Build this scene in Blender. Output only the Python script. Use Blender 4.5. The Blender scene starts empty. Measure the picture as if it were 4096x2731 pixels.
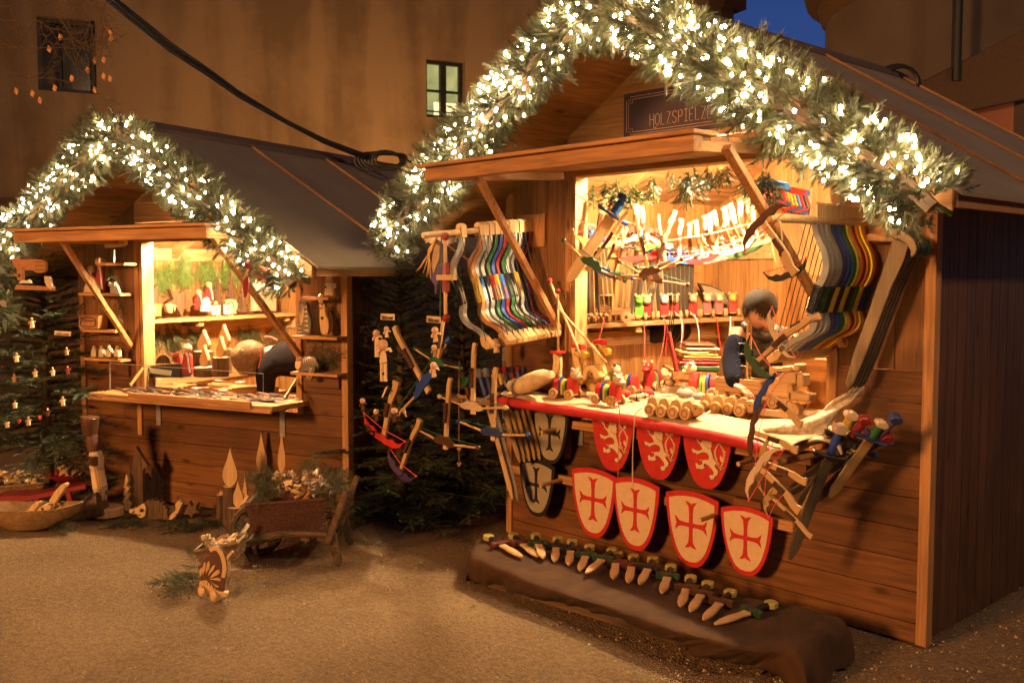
import bpy, math, random
import numpy as np
from mathutils import Vector as V, Matrix as Mx
random.seed(7); RNG=np.random.default_rng(7)
rad=math.radians; uni=random.uniform
SC=bpy.context.scene; COL=SC.collection
# ------------------------------------------------------------------ camera
CAM=V((0,0,1.65)); PITCH=rad(3.74); YAW=rad(47); FPX=3982.0
FW=V((-math.sin(YAW)*math.cos(PITCH), math.cos(YAW)*math.cos(PITCH), -math.sin(PITCH)))
RT=V((math.cos(YAW),math.sin(YAW),0)); UP=RT.cross(FW)
cd=bpy.data.cameras.new('camera'); cam=bpy.data.objects.new('camera',cd); COL.objects.link(cam)
cam.location=CAM; cam.rotation_euler=FW.to_track_quat('-Z','Y').to_euler()
cd.lens=35; cd.sensor_width=36; cd.clip_end=400; cd.clip_start=0.05
cd.dof.use_dof=True; cd.dof.focus_distance=5.0; cd.dof.aperture_fstop=4.5
SC.camera=cam
# ------------------------------------------------------------------ world, exposure
w=bpy.data.worlds.new('World'); SC.world=w; w.use_nodes=True
nt=w.node_tree; bg=nt.nodes['Background']
sky=nt.nodes.new('ShaderNodeTexSky'); sky.sky_type='NISHITA'; sky.sun_disc=False
sky.sun_elevation=rad(-3.5); sky.sun_rotation=rad(200); sky.ozone_density=4.0
hs=nt.nodes.new('ShaderNodeHueSaturation'); hs.inputs['Saturation'].default_value=1.1; hs.inputs['Hue'].default_value=.475
nt.links.new(sky.outputs[0],hs.inputs['Color']); nt.links.new(hs.outputs[0],bg.inputs[0]); bg.inputs[1].default_value=.5
SC.view_settings.view_transform='Standard'; SC.view_settings.look='None'
SC.view_settings.exposure=0.7; SC.view_settings.gamma=1.0
SC.cycles.use_denoising=True; SC.cycles.max_bounces=5; SC.cycles.diffuse_bounces=3
SC.cycles.sample_clamp_indirect=3.0; SC.cycles.sample_clamp_direct=0; SC.cycles.use_light_tree=True
SC.cycles.transparent_max_bounces=6; SC.cycles.caustics_reflective=False; SC.cycles.caustics_refractive=False
def lamp(name,kind,loc,power,col,size=.05,target=None,spot=None,blend=.5):
    l=bpy.data.lights.new(name,kind); l.energy=power; l.color=col
    if kind=='SUN': l.angle=size
    else: l.shadow_soft_size=size
    o=bpy.data.objects.new(name,l); COL.objects.link(o); o.location=loc
    if target is not None: o.rotation_euler=(V(target)-V(loc)).to_track_quat('-Z','Y').to_euler()
    if spot: l.spot_size=rad(spot); l.spot_blend=blend
    return o
# ------------------------------------------------------------------ frames and pixel rays
def ray(x,y): return FW+RT*((x-2048)/FPX)-UP*((y-1365.5)/FPX)
def onplane(x,y,p0,n): d=ray(x,y); return CAM+d*((V(p0)-CAM).dot(n)/d.dot(n))
def gz(x,y,z=0.0): d=ray(x,y); return CAM+d*((z-CAM.z)/d.z)
class Fr:
    def __init__(s,O,ang):
        s.O=V(O); s.a=ang; s.X=V((math.cos(ang),math.sin(ang),0)); s.Y=V((-math.sin(ang),math.cos(ang),0))
        s.M=Mx.Translation(s.O)@Mx.Rotation(ang,4,'Z')
    def P(s,u,d,z): return s.O+s.X*u+s.Y*d+V((0,0,z))
    def at(s,x,y,d): return onplane(x,y,s.O+s.Y*d,s.Y)
    def sx(s,x,y,u): return onplane(x,y,s.O+s.X*u,s.X)
    def L(s,p): q=V(p)-s.O; return V((q.dot(s.X),q.dot(s.Y),q.z))
    def mat(s,u,d,z,rx=0,ry=0,rz=0): return Mx.Translation(s.P(u,d,z))@Mx.Rotation(s.a+rz,4,'Z')@Mx.Rotation(ry,4,'Y')@Mx.Rotation(rx,4,'X')
FR=Fr((-4.63,4.321,0),0.0)
_a=rad(19.5); _l0=gz(1380,2110)
FL=Fr(_l0-V((math.cos(_a),math.sin(_a),0))*2.43,_a)
WD=Fr((0,0,0),0.0)
CF=Fr((0,0,0),YAW)      # axes square to the view: X to the right, Y away
# ------------------------------------------------------------------ lamps
ORG=(1.0,.44,.13); WRM=(1.0,.70,.36)
lamp('moonlight','SUN',(0,0,9),.02,(.5,.6,1),rad(10),(-3,6,0))
lamp('street_lamp_light','SPOT',(-3.4,-9.5,4.3),4300,ORG,1.1,FR.P(.2,0,.9),62,.7)
lamp('stall_lamp_light','POINT',FR.P(1.35,.25,2.33),270,WRM,.05)
lamp('stall_lamp_light','POINT',FR.P(2.25,.95,2.1),62,WRM,.06)
lamp('stall_lamp_light','POINT',FL.P(1.25,.24,1.975),260,WRM,.05)
lamp('stall_lamp_light','POINT',FL.P(1.6,1.1,2.12),38,WRM,.06)
lamp('roof_fill_light','POINT',(6.0,2.5,7.5),900,(1,.60,.30),.4)  # unseen light added to warm the roofs and lift the right side wall
lamp('yard_light','POINT',(-2.0,13.5,1.6),160,(1,.55,.3),.3)  # no known lamp here: light added so the tower does not stay black
lamp('yard_light','POINT',(-11.6,9.4,2.2),400,(1,.5,.16),.3)
# ------------------------------------------------------------------ object helpers
W={}
def tag(o,label=None,cat=None,group=None,kind=None):
    if label: o['label']=label
    if cat: o['category']=cat
    if group: o['group']=group
    if kind: o['kind']=kind
    return o
def thing(name,label,cat,M,group=None):
    o=bpy.data.objects.new(name,None); COL.objects.link(o); o.empty_display_size=.05
    o.matrix_world=M; W[o]=M.copy(); return tag(o,label,cat,group)
def MT(p): return Mx.Translation(V(p))
class MB:
    def __init__(s,M=None): s.v=[];s.f=[];s.M=M or Mx()
    def add(s,vs,fs):
        n=len(s.v); M=s.M; s.v+=[M@V(v) for v in vs]; s.f+=[tuple(i+n for i in f) for f in fs]; return s
    def box(s,a,b,M=None):
        x0,y0,z0=a; x1,y1,z1=b
        vs=[(x0,y0,z0),(x1,y0,z0),(x1,y1,z0),(x0,y1,z0),(x0,y0,z1),(x1,y0,z1),(x1,y1,z1),(x0,y1,z1)]
        if M: vs=[M@V(v) for v in vs]
        return s.add(vs,[(0,3,2,1),(4,5,6,7),(0,1,5,4),(1,2,6,5),(2,3,7,6),(3,0,4,7)])
    def beam(s,p,q,w,h,up=(0,0,1)):
        p=V(p);q=V(q);d=(q-p);l=d.length;d=d/l;u=V(up)
        x=d.cross(u)
        if x.length<1e-4: x=d.cross(V((1,0,0)))
        x.normalize(); y=x.cross(d)
        M=Mx(((x.x,d.x,y.x,p.x),(x.y,d.y,y.y,p.y),(x.z,d.z,y.z,p.z),(0,0,0,1)))
        return s.box((-w/2,0,-h/2),(w/2,l,h/2),M)
    def prism(s,pts,th,M=None):
        n=len(pts); M=M or Mx()
        A=sum(pts[i][0]*pts[(i+1)%n][1]-pts[(i+1)%n][0]*pts[i][1] for i in range(n))
        if A<0: pts=pts[::-1]
        vs=[M@V((p[0],p[1],-th/2)) for p in pts]+[M@V((p[0],p[1],th/2)) for p in pts]
        return s.add(vs,[tuple(range(n))[::-1],tuple(range(n,2*n))]+[(i,(i+1)%n,n+(i+1)%n,n+i) for i in range(n)])
    def ext(s,pw,dv):
        "world points pw (front face) extruded by vector dv"
        n=len(pw); dv=V(dv); vs=[V(p) for p in pw]+[V(p)+dv for p in pw]
        nn=V((0,0,0))
        for i in range(n): nn+=V(pw[i]).cross(V(pw[(i+1)%n]))
        if nn.dot(dv)>0: vs=vs[:n][::-1]+vs[n:][::-1]
        return s.add(vs,[tuple(range(n)),tuple(range(n,2*n))[::-1]]+[((i+1)%n,i,n+i,n+(i+1)%n) for i in range(n)])
    def tube(s,pts,r,n=8,cap=True,loop=False,flat=1.0):
        pts=[V(p) for p in pts]; m=len(pts)
        rs=r if isinstance(r,(list,tuple)) else [r]*m
        vs=[];prev=None
        for i,p in enumerate(pts):
            a=pts[(i-1)%m] if (i>0 or loop) else p; b=pts[(i+1)%m] if (i<m-1 or loop) else p
            t=(b-a).normalized()
            if prev is None:
                x=t.cross(V((0,0,1)));
                if x.length<.1: x=t.cross(V((0,1,0)))
            else: x=prev-t*prev.dot(t)
            x.normalize(); prev=x; y=t.cross(x)
            for k in range(n):
                q=2*math.pi*k/n; vs.append(p+x*(math.cos(q)*rs[i])+y*(math.sin(q)*rs[i]*flat))
        fs=[]
        for i in range(m if loop else m-1):
            j=(i+1)%m
            for k in range(n): fs.append((i*n+k,i*n+(k+1)%n,j*n+(k+1)%n,j*n+k))
        if cap and not loop: fs+=[tuple(range(n))[::-1],tuple(range((m-1)*n,m*n))]
        return s.add(vs,fs)
    def cyl(s,p,q,r,n=16,r2=None): return s.tube([p,q],[r,r if r2 is None else r2],n)
    def lathe(s,prof,n=14,M=None,sy=1.0):
        M=M or Mx(); vs=[];m=len(prof)
        for r,z in prof:
            for k in range(n):
                q=2*math.pi*k/n; vs.append(M@V((r*math.cos(q),r*math.sin(q)*sy,z)))
        fs=[(i*n+k,i*n+(k+1)%n,(i+1)*n+(k+1)%n,(i+1)*n+k) for i in range(m-1) for k in range(n)]
        fs+=[tuple(range(n))[::-1],tuple(range((m-1)*n,m*n))]
        return s.add(vs,fs)
    def ball(s,c,r,n=10,sc=(1,1,1)):
        h=max(4,n*2//3)
        prof=[(max(1e-4,math.sin(math.pi*i/h))*r,-math.cos(math.pi*i/h)*r) for i in range(h+1)]
        return s.lathe(prof,n,Mx.Translation(V(c))@Mx.Diagonal((sc[0],sc[1],sc[2],1)))
    def mesh(s,name,mat,Wm,smooth=None):
        inv=Wm.inverted(); me=bpy.data.meshes.new(name)
        me.from_pydata([tuple(inv@v) for v in s.v],[],s.f); me.update()
        if mat: me.materials.append(mat)
        if smooth is not None: me.shade_smooth(); me.set_sharp_from_angle(angle=rad(smooth))
        return me
    def build(s,name,mat,parent=None,smooth=None,M=None,bev=0):
        Wm=W[parent] if parent else (M or Mx())
        o=bpy.data.objects.new(name,s.mesh(name,mat,Wm,smooth)); COL.objects.link(o)
        if parent: o.parent=parent; W[o]=Wm
        else: o.matrix_world=Wm; W[o]=Wm.copy()
        if bev:
            m=o.modifiers.new('bevel','BEVEL'); m.width=bev; m.segments=1; m.limit_method='ANGLE'
        return o
def npmesh(name,verts,faces,mat,parent=None,M=None,cols=None):
    "verts (n,3) world; faces (m,k)"
    Wm=W[parent] if parent else (M or Mx()); inv=np.array(Wm.inverted())
    v=np.c_[verts,np.ones(len(verts))]@inv.T; v=v[:,:3].astype(np.float32)
    me=bpy.data.meshes.new(name); k=faces.shape[1]
    me.vertices.add(len(v)); me.vertices.foreach_set('co',v.ravel())
    me.loops.add(faces.size); me.loops.foreach_set('vertex_index',faces.ravel().astype(np.int32))
    me.polygons.add(len(faces)); me.polygons.foreach_set('loop_start',np.arange(0,faces.size,k,dtype=np.int32))
    me.update(calc_edges=True); me.materials.append(mat)
    o=bpy.data.objects.new(name,me); COL.objects.link(o)
    if parent: o.parent=parent; W[o]=Wm
    else: o.matrix_world=Wm; W[o]=Wm.copy()
    return o
def kids(o): return [c for c in COL.objects if c.parent==o]
def copy_thing(root,M,label=None,mats=None,skip=()):
    ch={}
    r=root.copy(); COL.objects.link(r); r.matrix_world=M; W[r]=M.copy()
    if label: r['label']=label
    for c in KIDS(root):
        d=c.copy(); COL.objects.link(d); d.parent=r; W[d]=W[r]
        for g in KIDS(c):
            e=g.copy(); COL.objects.link(e); e.parent=d; W[e]=W[r]
            recol(e,mats)
        recol(d,mats)
    return r
def KIDS(o): return list(o.children)
def recol(o,mats):
    if mats and o.type=='MESH':
        nm=o.name.split('.')[0]
        if nm in mats:
            o.material_slots[0].link='OBJECT'; o.material_slots[0].material=mats[nm]
def solo(name,label,cat,mb,mat,M,group=None,smooth=None,bev=0):
    return tag(mb.build(name,mat,None,smooth,M,bev),label,cat,group)
def clip(poly,a,b,c):
    "keep a*x+b*y<=c"
    out=[];n=len(poly)
    for i in range(n):
        p,q=poly[i],poly[(i+1)%n]; fp=a*p[0]+b*p[1]-c; fq=a*q[0]+b*q[1]-c
        if fp<=0: out.append(p)
        if fp*fq<0: t=fp/(fp-fq); out.append((p[0]+(q[0]-p[0])*t,p[1]+(q[1]-p[1])*t))
    return out
# ------------------------------------------------------------------ materials
def newmat(name):
    m=bpy.data.materials.new(name); m.use_nodes=True; n=m.node_tree; return m,n,n.nodes['Principled BSDF']
def N(nt,t,**k):
    o=nt.nodes.new(t)
    for a,b in k.items():
        if a in o.inputs: o.inputs[a].default_value=b
        else: setattr(o,a,b)
    return o
def plain(name,col,rough=.6,metal=0,var=.12,scale=25,bump=.0,emis=None,es=0,spec=.5,trans=0):
    m,nt,b=newmat(name); L=nt.links.new
    b.inputs['Roughness'].default_value=rough; b.inputs['Metallic'].default_value=metal
    b.inputs['Specular IOR Level'].default_value=spec
    tc=N(nt,'ShaderNodeTexCoord'); no=N(nt,'ShaderNodeTexNoise',Scale=scale,Detail=4.0)
    L(tc.outputs['Object'],no.inputs['Vector'])
    mr=N(nt,'ShaderNodeMapRange'); mr.inputs[1].default_value=.3; mr.inputs[2].default_value=.7
    mr.inputs[3].default_value=1-var; mr.inputs[4].default_value=1+var
    L(no.outputs['Fac'],mr.inputs[0])
    mx=N(nt,'ShaderNodeMix',data_type='RGBA',blend_type='MULTIPLY'); mx.inputs[0].default_value=1
    mx.inputs[6].default_value=(*col,1); L(mr.outputs[0],mx.inputs[7]); L(mx.outputs[2],b.inputs['Base Color'])
    if bump:
        bp=N(nt,'ShaderNodeBump',Strength=bump,Distance=.01); L(no.outputs['Fac'],bp.inputs['Height']); L(bp.outputs[0],b.inputs['Normal'])
    if emis: b.inputs['Emission Color'].default_value=(*emis,1); b.inputs['Emission Strength'].default_value=es
    if trans: b.inputs['Transmission Weight'].default_value=trans
    return m
def wood(name,col,axis='x',dark=.55,isl=.28,knots=True,rough=.6,sc=1.0,groove=None):
    m,nt,b=newmat(name); L=nt.links.new; b.inputs['Roughness'].default_value=rough
    b.inputs['Specular IOR Level'].default_value=.35
    tc=N(nt,'ShaderNodeTexCoord'); geo=N(nt,'ShaderNodeNewGeometry')
    ad=N(nt,'ShaderNodeVectorMath',operation='ADD'); ml=N(nt,'ShaderNodeVectorMath',operation='SCALE'); ml.inputs['Scale'].default_value=37.0
    cx=N(nt,'ShaderNodeCombineXYZ')
    for k in range(3): L(geo.outputs['Random Per Island'],cx.inputs[k])
    L(cx.outputs[0],ml.inputs[0]); L(tc.outputs['Object'],ad.inputs[0]); L(ml.outputs[0],ad.inputs[1])
    mp=N(nt,'ShaderNodeMapping'); s=[16*sc]*3; s['xyz'.index(axis)]=1.0*sc; mp.inputs['Scale'].default_value=s
    L(ad.outputs[0],mp.inputs['Vector'])
    no=N(nt,'ShaderNodeTexNoise',Scale=2.2,Detail=5.0,Roughness=.6,Distortion=.9); L(mp.outputs[0],no.inputs['Vector'])
    r1=N(nt,'ShaderNodeMapRange'); r1.inputs[1].default_value=.32; r1.inputs[2].default_value=.68; r1.inputs[3].default_value=dark; r1.inputs[4].default_value=1.15
    L(no.outputs['Fac'],r1.inputs[0])
    r2=N(nt,'ShaderNodeMapRange'); r2.inputs[3].default_value=1-isl; r2.inputs[4].default_value=1+isl*.6
    L(geo.outputs['Random Per Island'],r2.inputs[0])
    mu=N(nt,'ShaderNodeMath',operation='MULTIPLY'); L(r1.outputs[0],mu.inputs[0]); L(r2.outputs[0],mu.inputs[1]); val=mu
    if knots:
        mk=N(nt,'ShaderNodeMapping'); s2=[7.0*sc]*3; s2['xyz'.index(axis)]=2.6*sc; mk.inputs['Scale'].default_value=s2; L(ad.outputs[0],mk.inputs['Vector'])
        vo=N(nt,'ShaderNodeTexVoronoi',Scale=1.0); L(mk.outputs[0],vo.inputs['Vector'])
        r3=N(nt,'ShaderNodeMapRange'); r3.inputs[1].default_value=.04; r3.inputs[2].default_value=.16; r3.inputs[3].default_value=.32; r3.inputs[4].default_value=1
        L(vo.outputs['Distance'],r3.inputs[0])
        m2=N(nt,'ShaderNodeMath',operation='MULTIPLY'); L(mu.outputs[0],m2.inputs[0]); L(r3.outputs[0],m2.inputs[1]); val=m2
    # large soft weathering
    n3=N(nt,'ShaderNodeTexNoise',Scale=1.7,Detail=2.0); L(tc.outputs['Object'],n3.inputs['Vector'])
    r4=N(nt,'ShaderNodeMapRange'); r4.inputs[1].default_value=.35; r4.inputs[2].default_value=.65; r4.inputs[3].default_value=.8; r4.inputs[4].default_value=1.1; L(n3.outputs['Fac'],r4.inputs[0])
    m4=N(nt,'ShaderNodeMath',operation='MULTIPLY'); L(val.outputs[0],m4.inputs[0]); L(r4.outputs[0],m4.inputs[1])
    mx=N(nt,'ShaderNodeMix',data_type='RGBA',blend_type='MULTIPLY'); mx.inputs[0].default_value=1
    mx.inputs[6].default_value=(*col,1); L(m4.outputs[0],mx.inputs[7]); L(mx.outputs[2],b.inputs['Base Color'])
    bp=N(nt,'ShaderNodeBump',Strength=.25,Distance=.004); L(no.outputs['Fac'],bp.inputs['Height']); L(bp.outputs[0],b.inputs['Normal'])
    return m
M={}
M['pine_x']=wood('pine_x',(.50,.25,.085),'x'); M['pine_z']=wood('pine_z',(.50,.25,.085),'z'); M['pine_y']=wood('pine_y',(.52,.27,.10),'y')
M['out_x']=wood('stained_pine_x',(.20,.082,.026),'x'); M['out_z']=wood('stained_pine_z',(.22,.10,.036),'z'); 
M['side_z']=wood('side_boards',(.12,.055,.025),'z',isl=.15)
M['trim_x']=wood('trim_x',(.52,.26,.10),'x',isl=.1); M['trim_z']=wood('trim_z',(.50,.25,.10),'z',isl=.1); M['trim_y']=wood('trim_y',(.52,.28,.11),'y',isl=.1)
M['beech']=wood('beech',(.66,.42,.20),'z',dark=.85,isl=.12,knots=False,rough=.45)
M['beech_x']=wood('beech_x',(.64,.42,.21),'x',dark=.85,isl=.1,knots=False,rough=.45)
M['walnut']=wood('dark_walnut',(.10,.042,.02),'z',dark=.7,knots=False,rough=.4)
M['bark']=wood('bark',(.17,.10,.055),'z',dark=.35,knots=False,rough=.9,sc=2)
M['grey_old']=wood('weathered_wood',(.14,.085,.045),'x',dark=.4,knots=True,rough=.85)
def C(n,*a,**k): M[n]=plain(n,*a,**k); return M[n]
C('needle',(.085,.095,.038),.45,var=.35,scale=30,spec=.5)
C('needle_dark',(.040,.058,.026),.6,var=.35,scale=8)
C('needle_fresh',(.075,.115,.025),.5,var=.3,scale=20)
C('twig',(.08,.045,.02),.8)
C('felt',(.24,.185,.125),.9,var=.12,scale=3,bump=.2)
C('batten',(.34,.17,.06),.7)
C('dark_metal',(.03,.03,.03),.5,.6); C('steel',(.55,.55,.55),.3,.9,var=.08)
C('black',(.014,.013,.013),.5); C('black_paint',(.02,.018,.018),.45)
C('red',(.60,.035,.03),.38); C('red_fabric',(.52,.03,.03),.45,var=.18,scale=9,bump=.25)
C('blue',(.02,.06,.32),.42); C('blue_bright',(.02,.16,.62),.42); C('green',(.02,.12,.045),.42); C('green_bright',(.12,.38,.04),.42)
C('yellow',(.75,.50,.06),.42); C('navy',(.03,.045,.15),.45); C('darkred',(.25,.02,.02),.4); C('silver',(.42,.42,.40),.35,.5)
C('white_paint',(.80,.76,.68),.5); C('cream',(.78,.56,.33),.5,var=.06); C('shield_grey',(.36,.31,.21),.6,var=.06)
C('pink',(.75,.12,.12),.42); C('purple',(.09,.05,.16),.5); C('skin',(.62,.34,.24),.5,var=.05); C('ring',(.10,.04,.02),.6)
M['bulb']=plain('bulb_glow',(1,.9,.7),.4,emis=(1,.70,.38),es=95)

def vp(x,y,dep): return CAM+ray(x,y)*dep
class Px:
    "author in crop pixels: origin, scale, and a function of source pixels giving a world point"
    def __init__(s,ox,oy,sc,fn,away): s.o=(ox,oy,sc); s.fn=fn; s.A=V(away)
    def __call__(s,x,y,k=0.0): ox,oy,sc=s.o; return s.fn(ox+x*sc,oy+y*sc)+s.A*k
    def ps(s,pts,k=0.0): return [s(x,y,k) for x,y in pts]
HF=V((FW.x,FW.y,0)).normalized()
def PV(ox,oy,sc,dep): return Px(ox,oy,sc,lambda x,y:onplane(x,y,CAM+HF*dep,HF),HF)
def PF(F,ox,oy,sc,d): return Px(ox,oy,sc,lambda x,y:F.at(x,y,d),F.Y)
ORD=['first','second','third','fourth','fifth','sixth','seventh','eighth','ninth','tenth','eleventh','twelfth','thirteenth','fourteenth','fifteenth','sixteenth','seventeenth','eighteenth','nineteenth','twentieth']
def ribbon(cl,ws):
    "outline of a centre line in 2D with widths"
    L=[];R=[];n=len(cl)
    for i,(x,y) in enumerate(cl):
        a=cl[max(0,i-1)];b=cl[min(n-1,i+1)]; dx,dy=b[0]-a[0],b[1]-a[1]; l=math.hypot(dx,dy) or 1
        w=(ws[i] if isinstance(ws,(list,tuple)) else ws)/2; L.append((x-dy/l*w,y+dx/l*w)); R.append((x+dy/l*w,y-dx/l*w))
    return L+R[::-1]
def smooth2(pts,it=2):
    for _ in range(it):
        q=[pts[0]]
        for a,b in zip(pts[:-1],pts[1:]): q+=[(a[0]*.75+b[0]*.25,a[1]*.75+b[1]*.25),(a[0]*.25+b[0]*.75,a[1]*.25+b[1]*.75)]
        pts=q+[pts[-1]]
    return pts
def frameM(p,xd,yd):
    "matrix with local Y along yd, X close to xd, origin p"
    y=V(yd).normalized(); x=V(xd)-y*V(xd).dot(y); x.normalize(); z=x.cross(y)
    return Mx(((x.x,y.x,z.x,p.x),(x.y,y.y,z.y,p.y),(x.z,y.z,z.z,p.z),(0,0,0,1)))
def S(k): return Mx.Diagonal((k,k,k,1))
# ================================================================== needles
def twig_proto(nn=46,L=.085,nl=.036,w=.0042,spread=1.0,seed=0):
    r=np.random.default_rng(seed); T=[]
    for i in range(nn):
        t=(i+.5)/nn; base=np.array([0,0,L*t*.9]); a=r.uniform(0,6.283); tilt=r.uniform(.55,1.0)*spread*(1-.45*t)
        d=np.array([math.cos(a)*math.sin(tilt),math.sin(a)*math.sin(tilt),math.cos(tilt)]); l=nl*r.uniform(.75,1.15)
        s=np.cross(d,[.3,.5,.8]); s/=np.linalg.norm(s)
        T+=[base-s*w*.5,base+s*w*.5,base+d*l]
    return np.array(T)
TW=[twig_proto(seed=i) for i in range(4)]
def basis(d,roll):
    d=d/np.linalg.norm(d); a=np.array([0,0,1.0]) if abs(d[2])<.9 else np.array([1.0,0,0])
    x=np.cross(a,d); x/=np.linalg.norm(x); y=np.cross(d,x)
    return np.stack([x*math.cos(roll)+y*math.sin(roll),-x*math.sin(roll)+y*math.cos(roll),d],1)
def scatter_twigs(items,protos):
    "items: list of (pos, dir, scale)"
    out=[]
    for k,(p,d,s) in enumerate(items):
        B=basis(np.array(d,float),RNG.uniform(0,6.28)); out.append(protos[k%len(protos)]@B.T*s+np.array(p))
    v=np.concatenate(out); return v,np.arange(len(v)).reshape(-1,3)
def path_pts(path,step):
    P=[np.array(p,float) for p in path]; out=[]
    for a,b in zip(P[:-1],P[1:]):
        l=np.linalg.norm(b-a); n=max(1,int(l/step))
        for i in range(n): out.append((a+(b-a)*(i/n),(b-a)/l))
    return out
def garland(F,path,radf,label,ntw,nb,brad,Wpos):
    "path local points, radf(t) radius"
    root=thing('christmas_garland',label,'garland',F.mat(*path[len(path)//2]))
    wp=[np.array(F.P(*p)) for p in path]; pp=path_pts(wp,.01); n=len(pp)
    items=[];bul=[]
    Y=np.array(F.Y)
    for i in range(ntw):
        k=RNG.integers(0,n); c,t=pp[k]; R=radf(k/n); a=RNG.uniform(0,6.283)
        x=np.cross(t,Y); x/=np.linalg.norm(x); rd=x*math.cos(a)+Y*math.sin(a)
        lump=1+.22*math.sin(k*.045+a*2)+.15*math.sin(k*.11+a*3)
        q=RNG.uniform(.25,.78)*R*lump
        d=rd+t*RNG.uniform(-.7,.7)+RNG.normal(0,.25,3)
        items.append((c+rd*q,d,RNG.uniform(.8,1.25)))
    v,f=scatter_twigs(items,TW); npmesh('greenery',v,f,M['needle'],root)
    # core stems
    mb=MB(); mb.tube([V(p) for p in wp],.03,6); mb.build('cord',M['twig'],root)
    while len(bul)<nb:
        k=RNG.integers(0,n); c,t=pp[k]; R=radf(k/n); a=RNG.uniform(0,6.283)
        x=np.cross(t,Y); x/=np.linalg.norm(x); rd=x*math.cos(a)+Y*math.sin(a)
        if rd@Y>.45: continue
        q=c+rd*R*RNG.uniform(.62,1.0)
        if RNG.random()<.25 and len(bul): q=bul[-1]+RNG.normal(0,.018,3)
        bul.append(q)
    cw=np.array(CAM); bul.sort(key=lambda p:np.linalg.norm(p-cw))
    b0=None
    for q in bul[:100]:
        if b0 is None:
            mb=MB(MT(q)); mb.ball((0,0,0),brad,8,(1,1,1.35)); b0=mb.build('fairy_light',M['bulb'],root); me=b0.data
            # recentre so that every bulb shares one mesh
            d=W[root].inverted()@V(q)
            for vv in me.vertices: vv.co-=d
            b0.location=d
        else:
            o=b0.copy(); COL.objects.link(o); o.location=W[root].inverted()@V(q)
    mb=MB()
    for q in bul[100:]: mb.ball(q,brad,6,(1,1,1.3))
    o=mb.build('fairy_lights_beyond',M['bulb'],root,smooth=80); o['kind']='stuff'
    return root
def spray_proto(L=.5,side=7,seed=0,nl=.028,w=.0048,nn=36):
    "flat fir branch along +Z, spread in X"
    r=np.random.default_rng(seed); tw=twig_proto(nn,.13,nl,w,1.15,seed+50); items=[]
    def line(a,b):
        l=np.linalg.norm(b-a); n=max(1,int(l/.10))
        for i in range(n): items.append((a+(b-a)*i/n,b-a,1.0))
    tip=np.array([0,0,L]); line(np.zeros(3),tip)
    for i in range(side):
        t=.15+.75*i/side
        for sg in (-1,1):
            l=L*.5*(1-t*.75)*r.uniform(.7,1.15); a=np.array([0,0,L*t]); ang=rad(r.uniform(38,58))
            line(a,a+np.array([sg*math.sin(ang)*l,r.normal(0,.03),math.cos(ang)*l]))
    v=[]
    for p,d,s in items: v.append(tw@basis(d,r.uniform(0,6.28)).T*s+p)
    return np.concatenate(v)
SP=[spray_proto(seed=i) for i in range(3)]
SPS=[spray_proto(L=.22,side=4,seed=9+i,nl=.026,w=.0045,nn=36) for i in range(2)]
def sprays(items,protos):
    out=[]
    for k,(p,d,s,up) in enumerate(items):
        d=np.array(d,float); d/=np.linalg.norm(d); x=np.cross(np.array(up,float),d); x/=np.linalg.norm(x)+1e-9; y=np.cross(d,x)
        out.append(protos[k%len(protos)]@np.stack([x,y,d],1).T*s+np.array(p))
    v=np.concatenate(out); return v,np.arange(len(v)).reshape(-1,3)
def fir(loc,h,R,label,nb=70,z0=.25,mat='needle_dark',seed=0,name='fir_tree'):
    r=np.random.default_rng(seed); root=thing(name,label,'fir tree',MT(loc)); L=np.array(loc,float); its=[];mb=MB()
    for i in range(nb):
        t=(i+.5)/nb; z=z0+(h-z0)*t**1.05; a=i*2.399+r.uniform(-.3,.3); rr=R*(1-t*.93)*r.uniform(.8,1.1)
        o=np.array([math.cos(a),math.sin(a),0]); d=o+np.array([0,0,-.12+.55*t])
        ns=max(1,int(round(rr/.3)))
        p0=L+np.array([0,0,z]); mb.tube([V(p0),V(p0+d*rr*.9)],[.010,.003],5)
        for k in range(ns):
            its.append((p0+d*rr*(k/ns)*.9,d+np.array([0,0,-.05*k]),min(1.2,.55+rr*.55),(0,0,1)))
    its.append((L+np.array([0,0,h-.3]),(0,0,1),.8,(1,0,0)))
    v,f=sprays(its,SP); cr=npmesh('crown',v,f,M[mat],root)
    mb.build('branches',M['twig'],root)
    mt=MB(); mt.tube([V(L),V(L+np.array([0,0,h*.6])),V(L+np.array([0,0,h]))],[.05,.025,.006],8); mt.build('trunk',M['twig'],root,60)
    return root
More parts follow.
